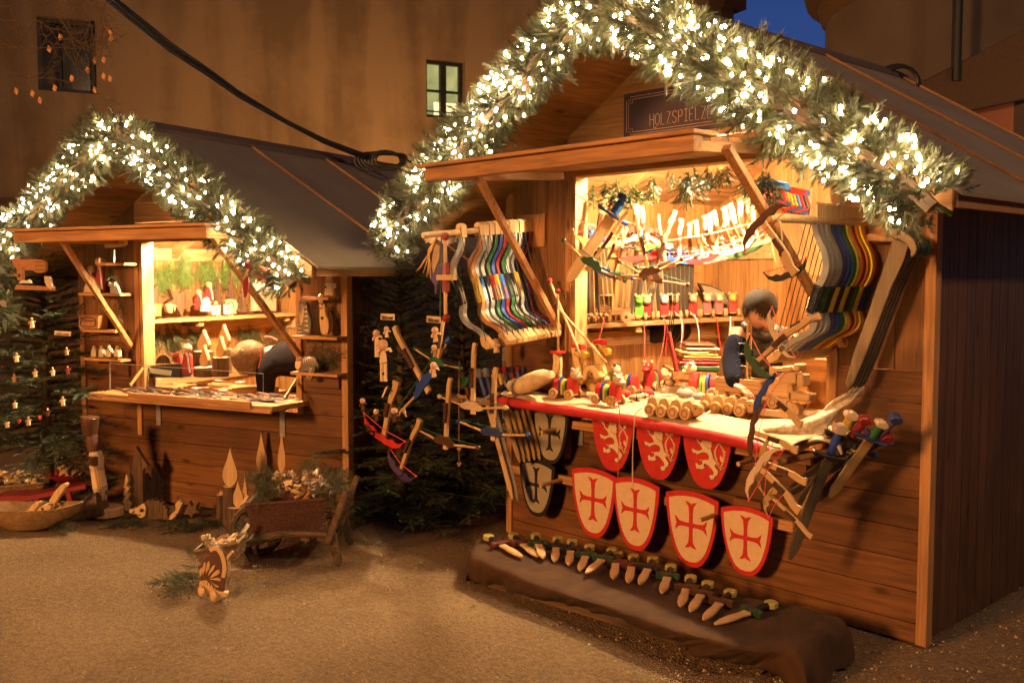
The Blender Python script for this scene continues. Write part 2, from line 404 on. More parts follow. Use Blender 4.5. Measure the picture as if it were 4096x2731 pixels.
# ================================================================== ground, sky-side buildings
def ground():
    m,nt,b=newmat('gravelly_ground'); L=nt.links.new; b.inputs['Roughness'].default_value=.95
    tc=N(nt,'ShaderNodeTexCoord')
    n1=N(nt,'ShaderNodeTexNoise',Scale=1.1,Detail=4.0); n2=N(nt,'ShaderNodeTexNoise',Scale=42.0,Detail=6.0,Roughness=.8); n3=N(nt,'ShaderNodeTexVoronoi',Scale=95.0)
    n4=N(nt,'ShaderNodeTexNoise',Scale=14.0,Detail=4.0)
    for n in (n1,n2,n3,n4): L(tc.outputs['Object'],n.inputs['Vector'])
    cr=N(nt,'ShaderNodeValToRGB'); cr.color_ramp.elements[0].position=.55; cr.color_ramp.elements[0].color=(.19,.115,.055,1); cr.color_ramp.elements[1].position=.92; cr.color_ramp.elements[1].color=(.48,.32,.165,1)
    a=N(nt,'ShaderNodeMath',operation='MULTIPLY_ADD'); a.inputs[1].default_value=.95; L(n2.outputs['Fac'],a.inputs[0])
    a2=N(nt,'ShaderNodeMath',operation='MULTIPLY'); a2.inputs[1].default_value=.38; L(n1.outputs['Fac'],a2.inputs[0])
    a3=N(nt,'ShaderNodeMath',operation='MULTIPLY_ADD'); a3.inputs[1].default_value=.12; L(n4.outputs['Fac'],a3.inputs[0]); L(a2.outputs[0],a3.inputs[2]); L(a3.outputs[0],a.inputs[2])
    L(a.outputs[0],cr.inputs[0]); L(cr.outputs[0],b.inputs['Base Color'])
    h=N(nt,'ShaderNodeMath',operation='ADD'); L(n2.outputs['Fac'],h.inputs[0]); L(n3.outputs['Distance'],h.inputs[1])
    h2=N(nt,'ShaderNodeMath',operation='MULTIPLY_ADD'); h2.inputs[1].default_value=1.6; L(n4.outputs['Fac'],h2.inputs[0]); L(h.outputs[0],h2.inputs[2])
    bp=N(nt,'ShaderNodeBump',Strength=1.0,Distance=.03); L(h2.outputs[0],bp.inputs['Height']); L(bp.outputs[0],b.inputs['Normal'])
    n=90; xs=np.r_[-60,np.linspace(-11,3,n),60]; ys=np.r_[-30,np.linspace(-1,8,n),80]
    X,Yg=np.meshgrid(xs,ys); Z=.012*np.sin(X*2.1+Yg)*np.cos(Yg*1.7-X*.6)+.006*np.sin(X*5.3)*np.sin(Yg*4.4)-.012
    v=np.stack([X.ravel(),Yg.ravel(),Z.ravel()],1); k=len(xs)
    i,j=np.meshgrid(np.arange(k-1),np.arange(len(ys)-1)); q=(j*k+i).ravel(); f=np.stack([q,q+1,q+k+1,q+k],1)
    o=npmesh('ground',v,f,m); o['kind']='structure'; o.data.shade_smooth()
    # loose stones
    P=[];
    for i in range(4200):
        px,py=uni(-100,4196),2731-(2731-1900)*random.random()**1.3
        P.append(np.array(gz(px,py)))
    base=np.array([(1,0,0),(-1,0,0),(0,1,0),(0,-1,0),(0,0,.7),(0,0,-.7)],float); bf=np.array([(0,2,4),(2,1,4),(1,3,4),(3,0,4),(2,0,5),(1,2,5),(3,1,5),(0,3,5)])
    vs=[];fs=[]
    for i,p in enumerate(P):
        s=.0028+.008*random.random()**3; B=basis(RNG.normal(0,1,3),0); vs.append(base*np.array([1,uni(.6,1),uni(.5,1)])*s@B.T+p+[0,0,s*.1]); fs.append(bf+6*i)
    o=npmesh('gravel',np.concatenate(vs),np.concatenate(fs),plain('pebble',(.40,.29,.17),.9,var=.4,scale=9)); o['kind']='stuff'
ground()
# facade: runs to the right and away
ea=rad(137-63.4); FX=V((math.cos(ea),math.sin(ea),0))
FB=Fr(CAM.xy.to_3d()+V((FW.x,FW.y,0)).normalized()*16-RT*.4477*16,ea)   # local X runs along the facade, Y away behind it
def facade():
    m,nt,b=newmat('ochre_render'); L=nt.links.new; b.inputs['Roughness'].default_value=.95
    tc=N(nt,'ShaderNodeTexCoord'); mp=N(nt,'ShaderNodeMapping'); mp.inputs['Scale'].default_value=(1.6,1.6,.12); L(tc.outputs['Object'],mp.inputs['Vector'])
    n1=N(nt,'ShaderNodeTexNoise',Scale=1.0,Detail=5.0,Distortion=.6); L(mp.outputs[0],n1.inputs['Vector'])
    n2=N(nt,'ShaderNodeTexNoise',Scale=.5,Detail=6.0,Roughness=.7); L(tc.outputs['Object'],n2.inputs['Vector'])
    ad=N(nt,'ShaderNodeMath',operation='ADD'); L(n1.outputs['Fac'],ad.inputs[0]); L(n2.outputs['Fac'],ad.inputs[1])
    cr=N(nt,'ShaderNodeValToRGB'); cr.color_ramp.elements[0].position=.78; cr.color_ramp.elements[0].color=(.22,.145,.085,1); cr.color_ramp.elements[1].position=1.2 if False else 1.0; cr.color_ramp.elements[1].color=(.36,.245,.145,1)
    hm=N(nt,'ShaderNodeMath',operation='MULTIPLY'); hm.inputs[1].default_value=.9; L(ad.outputs[0],hm.inputs[0]); L(hm.outputs[0],cr.inputs[0]); L(cr.outputs[0],b.inputs['Base Color'])
    bp=N(nt,'ShaderNodeBump',Strength=.3,Distance=.03); L(n2.outputs['Fac'],bp.inputs['Height']); L(bp.outputs[0],b.inputs['Normal'])
    root=thing('building','large ochre rendered building with two small windows behind the stalls','building',FB.M)
    def px(x,y): q=FB.L(FB.at(x,y,0)); return q.x,q.z
    x0,z1=px(145,60); x1,z0=px(388,378); wa=(x0,x1,z0,z1)
    x0,z1=px(1705,232); x1,z0=px(1862,480); wb=(x0,x1,z0,z1)
    UL=-12.; UR=px(2835,60)[0]; H=15.
    us=sorted([UL,wa[0],wa[1],wb[0],wb[1],UR]); mb=MB(FB.M)
    # wall pieces around the two openings
    def col(a,b_,holes):
        z=-.2
        for (h0,h1) in holes: mb.box((a,0,z),(b_,.5,h0)); z=h1
        mb.box((a,0,z),(b_,.5,H))
    col(UL,wa[0],[]); col(wa[0],wa[1],[(wa[2],wa[3])]); col(wa[1],wb[0],[]); col(wb[0],wb[1],[(wb[2],wb[3])]); col(wb[1],UR,[])
    mb.box((UL,.5,-.2),(UR,6,H)); mb.build('wall',m,root)
    for k,(a,b_,c,d) in enumerate((wa,wb)):
        lit=k==1
        fr=MB(FB.M); t=.07; y0,y1=.14,.22
        fr.box((a,y0,c),(a+t,y1,d)); fr.box((b_-t,y0,c),(b_,y1,d)); fr.box((a+t,y0,c),(b_-t,y1,c+t)); fr.box((a+t,y0,d-t),(b_-t,y1,d))
        mid=(a+b_)/2; fr.box((mid-.06,y0-.01,c+t),(mid+.06,y1,d-t)); 
        if lit: fr.box((a+t,y0+.01,c+(d-c)*.46),(mid-.06,y1-.01,c+(d-c)*.5)); fr.box((mid+.06,y0+.01,c+(d-c)*.46),(b_-t,y1-.01,c+(d-c)*.5)); fr.box((a+t,y0+.01,c+(d-c)*.12),(mid-.06,y1-.01,c+(d-c)*.14)); fr.box((mid+.06,y0+.01,c+(d-c)*.12),(b_-t,y1-.01,c+(d-c)*.14))
        w_=fr.build('window',M['black_paint'],root)
        if lit: w_['label']='lit window with pale green panes'
        gl=MB(FB.M); gl.box((a+.02,.225,c+.02),(b_-.02,.24,d-.02))
        if lit:
            gm,gn,gb=newmat('lit_pane'); tcc=N(gn,'ShaderNodeTexCoord'); nn=N(gn,'ShaderNodeTexNoise',Scale=3.0,Detail=3.0); gn.links.new(tcc.outputs['Object'],nn.inputs['Vector'])
            rr=N(gn,'ShaderNodeValToRGB'); rr.color_ramp.elements[0].position=.35; rr.color_ramp.elements[0].color=(.20,.22,.08,1); rr.color_ramp.elements[1].position=.7; rr.color_ramp.elements[1].color=(.42,.40,.16,1)
            gn.links.new(nn.outputs['Fac'],rr.inputs[0]); gn.links.new(rr.outputs[0],gb.inputs['Emission Color']); gb.inputs['Emission Strength'].default_value=.75; gb.inputs['Base Color'].default_value=(.1,.1,.06,1)
            gl.build('pane',gm,w_)
            lo=MB(FB.M); lo.box((a+.3*(b_-a),.222,c+.06),(b_-.1,.2245,c+(d-c)*.30)); lo.build('lit_shelf',plain('lamp_lit',(.8,.8,.5),emis=(1,.85,.45),es=.85),w_)
        else:
            gl.build('pane',plain('dark_glass',(.02,.017,.022),.15,var=.2,scale=3),w_)
            lo=MB(FB.M); lo.box((a+.14,.222,c+.1),(mid-.1,.2245,c+(d-c)*.30)); lo.build('curtain',plain('dim_curtain',(.12,.08,.06),.8),w_)
    # stub of cornice and roof at the far corner
    mb=MB(FB.M); mb.box((UR-1.5,-.35,H-.1),(UR+.25,.6,H+.4)); mb.build('cornice',M['twig'],root)
    zc=px(2700,30)[1]
    mb=MB(FB.M); mb.box((UR+.002,-.4,zc-1.0),(UR+.35,.4,zc+.0)); mb.box((UR+.002,-.5,zc+.002),(UR+.6,.5,zc+1.0)); mb.build('corner_moulding',M['twig'],root)
facade()
def tower():
    plast=plain('grey_render',(.10,.075,.062),.95,var=.2,scale=1.2,bump=.3)
    c=onplane(4120,1000,CAM+V((FW.x,FW.y,0)).normalized()*15,V((FW.x,FW.y,0)).normalized()); c.z=0
    r=3.0; root=thing('round_tower','pale round tower with a dark flared eave against the dusk sky','tower',MT(c))
    zt=.60+onplane(3300,150,c,V((FW.x,FW.y,0)).normalized()).z
    mb=MB(MT(c)); mb.lathe([(r,-.1),(r,zt),(r,zt+2)],48); mb.build('wall',plast,root,30)
    mb=MB(MT(c)); mb.lathe([(r+.01,zt-.25),(r+.08,zt-.15),(r+.12,zt-.0),(r+.30,zt+.1),(r+.36,zt+.3),(r+.30,zt+.5),(r+.1,zt+.7),(r+.02,zt+1.2)],48); mb.build('eave',M['twig'],root,40)
    d=V((FW.x,FW.y,0)).normalized(); p=onplane(3812,700,c-d*(r*.93),d); p.z=2
    mb=MB(); mb.cyl(p-V((0,0,-2)),p+V((0,0,9)),.06,10); mb.build('downpipe',M['black'],root,60)
    # lower building with a dark roof
    n=V((FW.x,FW.y,0)).normalized(); p0=CAM+n*12.2
    T=lambda pts:[onplane(x,y,p0,n) for x,y in pts]
    root=thing('annex_building','low reddish building with a dark sloping roof at the right edge','building',MT(onplane(3900,1000,p0,n).xy.to_3d()))
    mb=MB(); mb.ext(T([(3660,348),(4250,40),(4400,330),(3845,445)]),n*.9); mb.build('roof',M['twig'],root)
    mb=MB(); mb.ext([q+n*.25 for q in T([(3848,447),(4400,333),(4400,1090),(3620,1090),(3620,560)])],n*.6); mb.build('wall',plain('red_render',(.26,.10,.055),.95,var=.15,scale=2),root)
tower()
# ================================================================== stalls
def stall(F,Wd,D,zr,ze,ov,op,flap,label,grey,ctr,shelfz,zc=1.227,lpanel=True):
    root=thing('market_stall',label,'market stall',F.M)
    B=lambda: MB(F.M)
    sl=(zr-ze)/(Wd/2+ov); mid=Wd/2; u0,u1,zs,zt=op; rt=.05    # rt: roof thickness below the ridge line
    top=lambda u: zr-rt-abs(u-mid)*sl
    def gclip(poly):
        poly=clip(poly,-sl,1,zr-rt-mid*sl) # left slope: z<=zr-rt-(mid-u)*sl
        return clip(poly,sl,1,zr-rt+mid*sl)
    XZ=Mx(((1,0,0,0),(0,0,-1,0),(0,1,0,0),(0,0,0,1)))
    def board(mb,poly,y0,y1):
        poly=gclip(poly)
        if len(poly)>=3:
            pw=[(p[0],y0,p[1]) for p in poly]; mb.ext(pw,(0,y1-y0,0))
    g=.0035
    mb=B(); z=.0; bands=[]
    lim=[0,.09]+[zc-.142*k for k in range(7,-1,-1)]
    lim=sorted(set(round(x,3) for x in lim if x>=0))
    for a,b in zip(lim[:-1],lim[1:]):
        yo=uni(-.0015,.0015)
        if b<=zs+.03: board(mb,[(0,a+g/2),(Wd,a+g/2),(Wd,b-g/2),(0,b-g/2)],yo,.03)
        else:
            board(mb,[(0,a+g/2),(u0-.075,a+g/2),(u0-.075,b-g/2),(0,b-g/2)],yo,.03); board(mb,[(u1+.05,a+g/2),(Wd,a+g/2),(Wd,b-g/2),(u1+.05,b-g/2)],yo,.03)
    mb.build('front_wall',M['out_x'],root,bev=.0015)
    mb=B() # upright boards beside the hatch
    for a,b in ((0,u0-.075),(u1+.05,Wd)):
        mb=B(); n=max(1,round((b-a)/.14))
        for k in range(n):
            p=a+(b-a)*k/n; q=a+(b-a)*(k+1)/n; yo=uni(-.0015,.0015); board(mb,[(p+g/2,zc+g/2),(q-g/2,zc+g/2),(q-g/2,3.2 if True else zt),(p+g/2,3.2)],yo,.03)
        mb.build('side_panel',M['out_z'],root,bev=.0015)
    mb=B(); z=zt # gable boards
    while z<zr:
        board(mb,[(u0-.075+g,z+g/2),(u1+.05-g,z+g/2),(u1+.05-g,z+.14-g/2),(u0-.075+g,z+.14-g/2)],-.001,.029); z+=.14
    mb.build('gable_wall',M['pine_x'],root,bev=.0015)
    mb=B() # jambs, header, corner strips
    mb.box((u0-.075,-.014,zs-.35),(u0-.03,.06,zt+.06)); mb.box((u1+.01,-.012,zs-.1),(u1+.05,.06,zt+.06))
    mb.build('hatch_post',M['trim_z'],root,bev=.002)
    for a,b in ((Wd-.004,Wd+.045),(-.045,.004)):
        mb=B(); mb.box((a,-.014,.0),(b,.045,top(Wd))); mb.build('corner_strip',M['trim_z'],root,bev=.002)
    pj_=wood('pale_pine',(.60,.36,.15),'z',isl=.05); mb=B(); mb.box((u0-.03,-.004,zs),(u0,.10,zt)); mb.build('jamb',pj_,root); mb=B(); mb.box((u1-.002,-.004,zs),(u1+.01,.10,zt)); mb.build('jamb',pj_,root)
    mb=B(); mb.box((u0-.03,-.02,zt),(u1+.01,.09,zt+.09)); mb.build('header',M['trim_x'],root,bev=.002)
    # side and back walls: upright matchboards
    mb=B()
    for s,(ua,ub) in enumerate(((0,.03),(Wd-.03,Wd))):
        y=.03
        while y<D-.01:
            e=min(y+.098,D); mb.box((ua,y,0),(ub,e-.004,top(ua if s==0 else ub)-.004)); y+=.098
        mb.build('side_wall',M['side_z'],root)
        mb=B()
    mb=B() # inner lining
    y=.035
    while y<D-.06:
        e=min(y+.12,D-.05); mb.box((.032,y,0),(.048,e-.003,top(.04)-.005)); mb.box((Wd-.048,y,0),(Wd-.032,e-.003,top(.04)-.005)); y+=.12
    u=.05
    while u<Wd-.06:
        e=min(u+.12,Wd-.05); board(mb,[(u,0),(e-.003,0),(e-.003,3.3),(u,3.3)],D-.05,D-.035); u+=.12
    mb.build('inner_lining',M['pine_z'],root)
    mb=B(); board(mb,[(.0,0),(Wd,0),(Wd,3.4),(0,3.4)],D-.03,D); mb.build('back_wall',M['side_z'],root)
    mb=B()
    for zz in (.75,1.17,2.02 if grey else 1.78): 
        mb.box((.05,.04,zz),(.075,D-.05,zz+.10)); mb.box((.076,D-.075,zz),(Wd-.05,D-.05,zz+.10))
    mb.build('rail',wood('rail_pine',(.62,.38,.17),'y',isl=.05),root)
    mb=B(); mb.box((.05,.03,.0),(Wd-.05,D-.05,.06)); mb.build('floor',M['pine_y'],root)
    # roof: boards below, felt above, battens
    y0,y1=-.6,D+.18
    for sg in (-1,1):
        e=mid+sg*(mid+ov); 
        def pt(t,y,off): # t 0 at ridge, 1 at eave
            return (mid+sg*(mid+ov)*t,y,zr-(zr-ze)*t+off)
        mb=B(); n=11
        for k in range(n):
            a,b=k/n,(k+1)/n-.002
            P=[pt(a,y0,-rt),pt(b,y0,-rt),pt(b,y0,-rt+.022),pt(a,y0,-rt+.022)]
            mb.ext(P,(0,y1-y0,0))
        mb.build('roof_boards',M['pine_y'],root)
        mb=B(); mb.ext([pt(0,y0-.012,-.024),pt(1.02,y0-.012,-.024),pt(1.02,y0-.012,-.008),pt(0,y0-.012,-.008)],(0,y1-y0+.02,0)); mb.build('roof_covering',M['felt'],root)
        for yy in (.42,1.28,y1-.08) if sg>0 else (.42,1.28):
            mb=B(); mb.ext([pt(.03,yy,-.006),pt(1.02,yy,-.006),pt(1.02,yy,.010),pt(.03,yy,.010)],(0,.026,0))
            mb.build('roof_batten',M['batten'],root)
        mb=B(); mb.ext([pt(0,y0-.03,-rt-.05),pt(1.0,y0-.03,-rt-.05),pt(1.0,y0-.03,-.026),pt(0,y0-.03,-.026)],(0,.016,0)); mb.build('verge_board',M['trim_x'],root)
        mb=B(); mb.box((e-.012 if sg>0 else e-.01,y0,ze-.085),(e+.01 if sg>0 else e+.012,y1,ze-.03)); mb.build('eave_board',M['batten'],root)
        for yy in (.0,.75,1.45,D-.1):
            mb=B(); yy+=.06; mb.ext([pt(.02,yy,-rt-.10),pt(.86,yy,-rt-.10),pt(.86,yy,-rt-.002),pt(.02,yy,-rt-.002)],(0,.05,0))
            mb.build('rafter',M['trim_x'],root,bev=.002)
    mb=B(); mb.ext([(mid-.09,y0-.02,zr-.06),(mid,y0-.02,zr-.004),(mid+.09,y0-.02,zr-.06),(mid+.09,y0-.02,zr-.035),(mid,y0-.02,zr+.02),(mid-.09,y0-.02,zr-.035)][::-1],(0,y1-y0+.04,0)); mb.build('ridge_cap',plain('ridge_sheet',(.12,.08,.06),.7),root)
    # raised hatch and its struts
    fa,fb,fl,fz=flap; zh=zt+.03
    def fp(u,t,off): return (u,-.03-t*(fl-.03),zh+(fz-zh)*t+off)
    hatch=B()
    for k in range(8):
        a,b=k/8,(k+1)/8-.006
        hatch.add([fp(fa,a,0),fp(fb,a,0),fp(fb,b,0),fp(fa,b,0),fp(fa,a,.02),fp(fb,a,.02),fp(fb,b,.02),fp(fa,b,.02)],[(0,1,2,3),(7,6,5,4),(0,4,5,1),(1,5,6,2),(2,6,7,3),(3,7,4,0)])
    h=hatch.build('raised_hatch',M['trim_x'],root)
    mb=B(); t=.055
    mb.box((fa-.03,-fl-.02,fz-.045),(fb+.03,-fl+.035,fz+.022)); mb.box((fa-.06,-fl-.05,fz+.024),(fb+.05,-fl+.12,fz+.042)); mb.build('hatch_frame',M['trim_x'],h,bev=.003)
    mb=B()
    for u in (fa,fb): mb=MB(F.M); mb.beam(fp(u,.04,-.022),fp(u,1,-.022),.045,.045); mb.build('hatch_edge',M['trim_y'],h,bev=.002)
    for k,(ua,ub) in enumerate(((ctr['strut'][0],ctr['strut'][1]),(ctr['strut'][2],ctr['strut'][3]))):
        mb=B(); mb.beam((ua,-fl+.06,fz-.03),(ub,-.02,ctr['sz']),.042,.03,(0,1,.4)); mb.build('strut',M['trim_z'],root,bev=.002)
    # counter
    c0,c1,cy,cz=ctr['box']; mb=B(); mb.box((c0,-cy,cz-.035),(c1,.0,cz)); mb.box((c0,-.0+.001,cz-.033),(c1,.35,cz-.002) if False else (u1,.42,cz-.002)); mb.build('counter',M['trim_x'],root,bev=.002)
    for u in (c0+.3,c1-.22): mb=B(); mb.box((u-.022,-.006-.002,cz-.26),(u+.022,-.003,cz-.036)); mb.beam((u,-.008,cz-.05),(u,-cy*.75,cz-.05),.04,.006); mb.build('counter_bracket',M['silver'],root)
    mb=B(); mb.box((.05,.12,shelfz-.03),(.30,D-.08,shelfz)); mb.box((.05,.9,shelfz-.075),(.27,.96,shelfz-.032)); mb.box((.05,2.0,shelfz-.075),(.27,2.05,shelfz-.032)) if D>2.05 else None
    mb.build('inner_shelf',wood('pale_shelf',(.68,.44,.2),'y',isl=.05),root,bev=.002)
    return root
stallR=stall(FR,2.67,2.2,3.05,1.99,.37,(.552,2.20,.90,2.235),(.50,2.17,1.05,2.19),
   'large wooden market stall of sword and toy seller with dark sign and raised hatch','',
   dict(strut=(.80,.435,2.30,2.29),sz=1.33,box=(.30,2.24,.24,.905)),1.345,1.227)
stallL=stall(FL,2.43,2.2,2.65,1.735,.26,(.625,2.045,.83,1.90),(.50,2.13,.90,1.915),
   'smaller wooden market stall on the left selling carvings and knives','',
   dict(strut=(.83,.515,2.13,2.08),sz=1.13,box=(.46,2.14,.36,.825)),1.31,1.16)
# garlands
garland(FR,[(-.30,-.70,1.80),(-.26,-.71,1.96),(.5,-.72,2.44),(1.1,-.72,2.83),(1.335,-.72,2.93),(1.6,-.72,2.84),(2.3,-.72,2.40),(2.9,-.72,2.00),(3.0,-.70,1.90)],
   lambda t:.148+.01*math.sin(t*40)+(.012 if t>.5 else 0),'thick lit fir garland along the gable of the large right stall',3600,560,.0070,None)
garland(FL,[(-.02,-.66,1.46),(-.2,-.68,1.44),(-.3,-.69,1.54),(-.22,-.70,1.68),(.4,-.71,2.07),(1.0,-.71,2.46),(1.215,-.71,2.57),(1.45,-.71,2.42),(2.1,-.71,1.98),(2.5,-.70,1.70),(2.6,-.69,1.60)],
   lambda t:.135+.01*math.sin(t*30),'lit fir garland along the gable of the smaller left stall',2900,460,.0066,None)
# ================================================================== right stall: goods on the front
def post(mb): return mb
# ---- shields
Zs=Px(2000,1600,.4677,lambda x,y:FR.at(x,y,-.12),FR.Y)
SHW,SHH=.335,.385
def shield_outline(w,h,bow=.035,n=10,pt=1.0):
    P=[]
    for i in range(n+1):
        t=-1+2*i/n; P.append((t*w/2,bow*(1-t*t)*.8))
    for i in range(1,n+1):
        t=i/n; P.append((w/2*(math.cos(t*math.pi/2)**(.78) if t<1 else 0.0),-(h)*(math.sin(t*math.pi/2)**1.25)))
    L=[(-x,y) for x,y in P[n+1:-1]][::-1]
    return P+L
XZp=lambda F,d:F.M@Mx(((1,0,0,0),(0,0,-1,d),(0,1,0,0),(0,0,0,1)))
def shield(name,label,group,tl,tr,tip,d,rim,field,cross,lion=False):
    a=FR.L(FR.at(*tl,d));b=FR.L(FR.at(*tr,d));c=FR.L(FR.at(*tip,d))
    w=b.x-a.x; h=(a.z+b.z)/2-c.z
    mid=(a.x+b.x)/2; root=thing(name,label,'toy shield',FR.mat(mid,d,c.z)@Mx.Identity(4),group)
    base=W[root]@Mx.Translation((0,0,h))@Mx(((1,0,0,0),(0,0,-1,0),(0,1,0,0),(0,0,0,1)))
    sk=(c.x-mid)*.6
    def O(k): return [(x*k,(y+h*.45)*k-h*.45) for x,y in shield_outline(w,h)]
    mb=MB(base); mb.prism(O(1),.010); mb.build('board',rim,root,bev=.002)
    if not lion:
        f=MB(base@Mx.Translation((0,0,.0062))); f.prism(O(.86),.002); f.build('painted_field',field,root)
        f=MB(base@Mx.Translation((0,-h*.40,.0085)))
        L=w*.31
        for k in range(4):
            R=Mx.Rotation(k*math.pi/2,4,'Z'); s=1.12 if k%2 else .92
            # flared arm
            arm=[(0.0,w*.035),(L*.45*s,w*.032),(L*.8*s,w*.045),(L*s*1.05,w*.11),(L*s,w*.03),(L*s*.93,0),(L*s,-w*.03),(L*s*1.05,-w*.11),(L*.8*s,-w*.045),(L*.45*s,-w*.032),(0.0,-w*.035)]
            f.prism(arm,.0022+.0002*k,R)
        f.build('cross',cross,root)
    return root
GRW='white toy shields with a red cross hung below the counter'
lw=['leftmost white shield with red cross and rim, half covered by its right neighbour','white shield with red cross overlapping the leftmost white one, second from left','white shield with red cross, lowest of the third from left, gap on its left','rightmost white shield with red cross, touched by the tip of a toy crossbow']
for l,(a,b,c),d in zip(lw,[((2288,1878),(2468,1906),(2405,2157)),((2454,1913),(2640,1948),(2566,2207)),((2665,1960),(2877,2012),(2783,2272)),((2884,2027),(3094,2070),(2999,2305))],(-.115,-.13,-.12,-.125)):
    shield('toy_shield',l,GRW,a,b,c,d,M['red'],M['cream'],M['red'])
for l,(a,b,c) in zip(['upper grey toy shield with black cross beside the red counter edge','lower grey toy shield with black cross on the second rail'],[((2132,1640),(2275,1655),(2210,1856)),((2079,1843),(2220,1864),(2161,2068))]):
    shield('toy_shield',l,'grey toy shields with a black cross',a,b,c,-.12,M['black_paint'],M['shield_grey'],M['black_paint'])
# ---- red shields with the rampant two-tailed lion
ZL=Px(2350,1550,.502,lambda x,y:FR.at(x,y,-.128),FR.Y)
LION=[(452,300),(462,303),(470,297),(482,303),(484,322),(496,340),(500,362),(514,378),(530,372),(526,352),(540,343),(530,335),(538,318),(552,308),(574,308),(588,322),(600,345),(598,366),(606,380),(596,392),(602,410),(592,424),(598,446),(606,470),(610,498),(626,520),(640,545),(656,560),(664,575),(688,568),(690,577),(668,586),(666,602),(650,570),(632,548),(622,545),(626,566),(644,590),(648,606),(640,628),(622,640),(616,662),(604,658),(594,665),(586,652),(578,638),(584,624),(608,622),(612,606),(592,575),(566,548),(545,540),(542,556),(552,572),(538,580),(522,586),(508,578),(494,584),(480,568),(484,556),(476,540),(490,532),(508,550),(530,542),(528,522),(505,514),(510,505),(530,511),(548,508),(572,508),(578,484),(566,462),(540,452),(522,458),(506,466),(490,474),(482,458),(466,464),(458,448),(450,430),(460,422),(474,432),(500,440),(530,430),(520,410),(508,392),(490,372),(486,350),(470,342),(464,326),(450,322),(446,308)]
TAILS=[[(612,322),(624,345),(634,337),(647,382),(640,386),(622,380),(610,350)],[(654,380),(658,350),(668,330),(676,326),(683,350),(684,384),(672,380),(662,394)],
 ribbon(smooth2([(646,378),(662,400),(684,440),(690,480),(684,520),(668,560),(655,580)]),[8]*40)[:],ribbon(smooth2([(652,380),(634,410),(620,450),(624,500),(636,530),(652,548)]),[8]*40)[:],
 [(690,440),(700,452),(692,462),(700,478),(690,486),(696,500),(686,508),(690,524),(676,530),(664,520),(656,490),(664,478),(676,500),(682,470)],[(622,430),(612,445),(620,455),(612,470),(622,480),(616,496),(628,502),(632,520),(640,510),(630,480),(628,450)]]
rl=['red shield with two-tailed white lion, leftmost of three under the counter','red shield with two-tailed white lion, middle of three under the counter','red shield with two-tailed white lion, rightmost of three, beside the toy crossbows']
proto=shield('toy_shield',rl[1],'red toy shields with a white lion',(2543,1652),(2730,1675),(2662,1923),-.12,M['red'],None,None,True)
mb=MB(); 
mb.ext(ZL.ps(LION),FR.Y*.003)
for t in TAILS: mb.ext(ZL.ps(t),FR.Y*.003)
o=mb.build('lion_emblem',plain('emblem_cream',(.80,.62,.40),.55,var=.08),proto)
mb=MB(); P=ZL.ps(LION,-.001); mb.tube(P,.0012,4,loop=True)
for t in TAILS[:2]: mb.tube(ZL.ps(t,-.001),.001,4,loop=True)
for q in ([(540,380),(556,392),(548,404),(566,412),(576,430),(584,412)],[(545,330),(560,336),(566,348),(556,352)],[(560,318),(574,330),(578,350)]): mb.tube(ZL.ps(q,-.001),.001,4)
mb.build('outline',M['ring'],o)
base=FR.L(W[proto].translation)
for l,(tl,tr) in zip((rl[0],rl[2]),(((2364,1623),(2542,1644)),((2730,1675),(2935,1703)))):
    a=FR.L(FR.at(*tl,-.12));b=FR.L(FR.at(*tr,-.12)); copy_thing(proto,FR.mat((a.x+b.x)/2,-.118 if l==rl[0] else -.122,base.z),l)
# ---- rails and pegs
mb=MB(FR.M); mb.box((.49,-.085,.752),(2.17,-.055,.80)); r1=thing('display_rail','upper wooden rail behind the red lion shields','display rail',FR.mat(1.3,-.07,.75)); mb.build('batten',M['trim_x'],r1,bev=.002)
for u in (.72,2.0):
    mb=MB(FR.M); mb.box((u,-.055,.62),(u+.13,-.002,.80)); mb.build('mounting_block',M['out_x'],r1)
for u in (.51,1.87): 
    mb=MB(FR.M); mb.cyl((u,-.085,.745),(u,-.24,.738),.012,12); mb.build('peg',M['beech'],r1,40)
mb=MB(FR.M); mb.box((.03,-.085,.412),(2.08,-.055,.462)); r2=thing('display_rail','lower wooden rail behind the white cross shields','display rail',FR.mat(1.0,-.07,.41)); mb.build('batten',M['trim_x'],r2,bev=.002)
for u in (.66,1.72):
    mb=MB(FR.M); mb.box((u,-.055,.36),(u+.16,-.002,.52)); mb.build('mounting_block',M['out_x'],r2)
for u in (.52,1.66):
    mb=MB(FR.M); mb.cyl((u,-.085,.435),(u,-.26,.425),.012,12); mb.build('peg',M['beech'],r2,40)
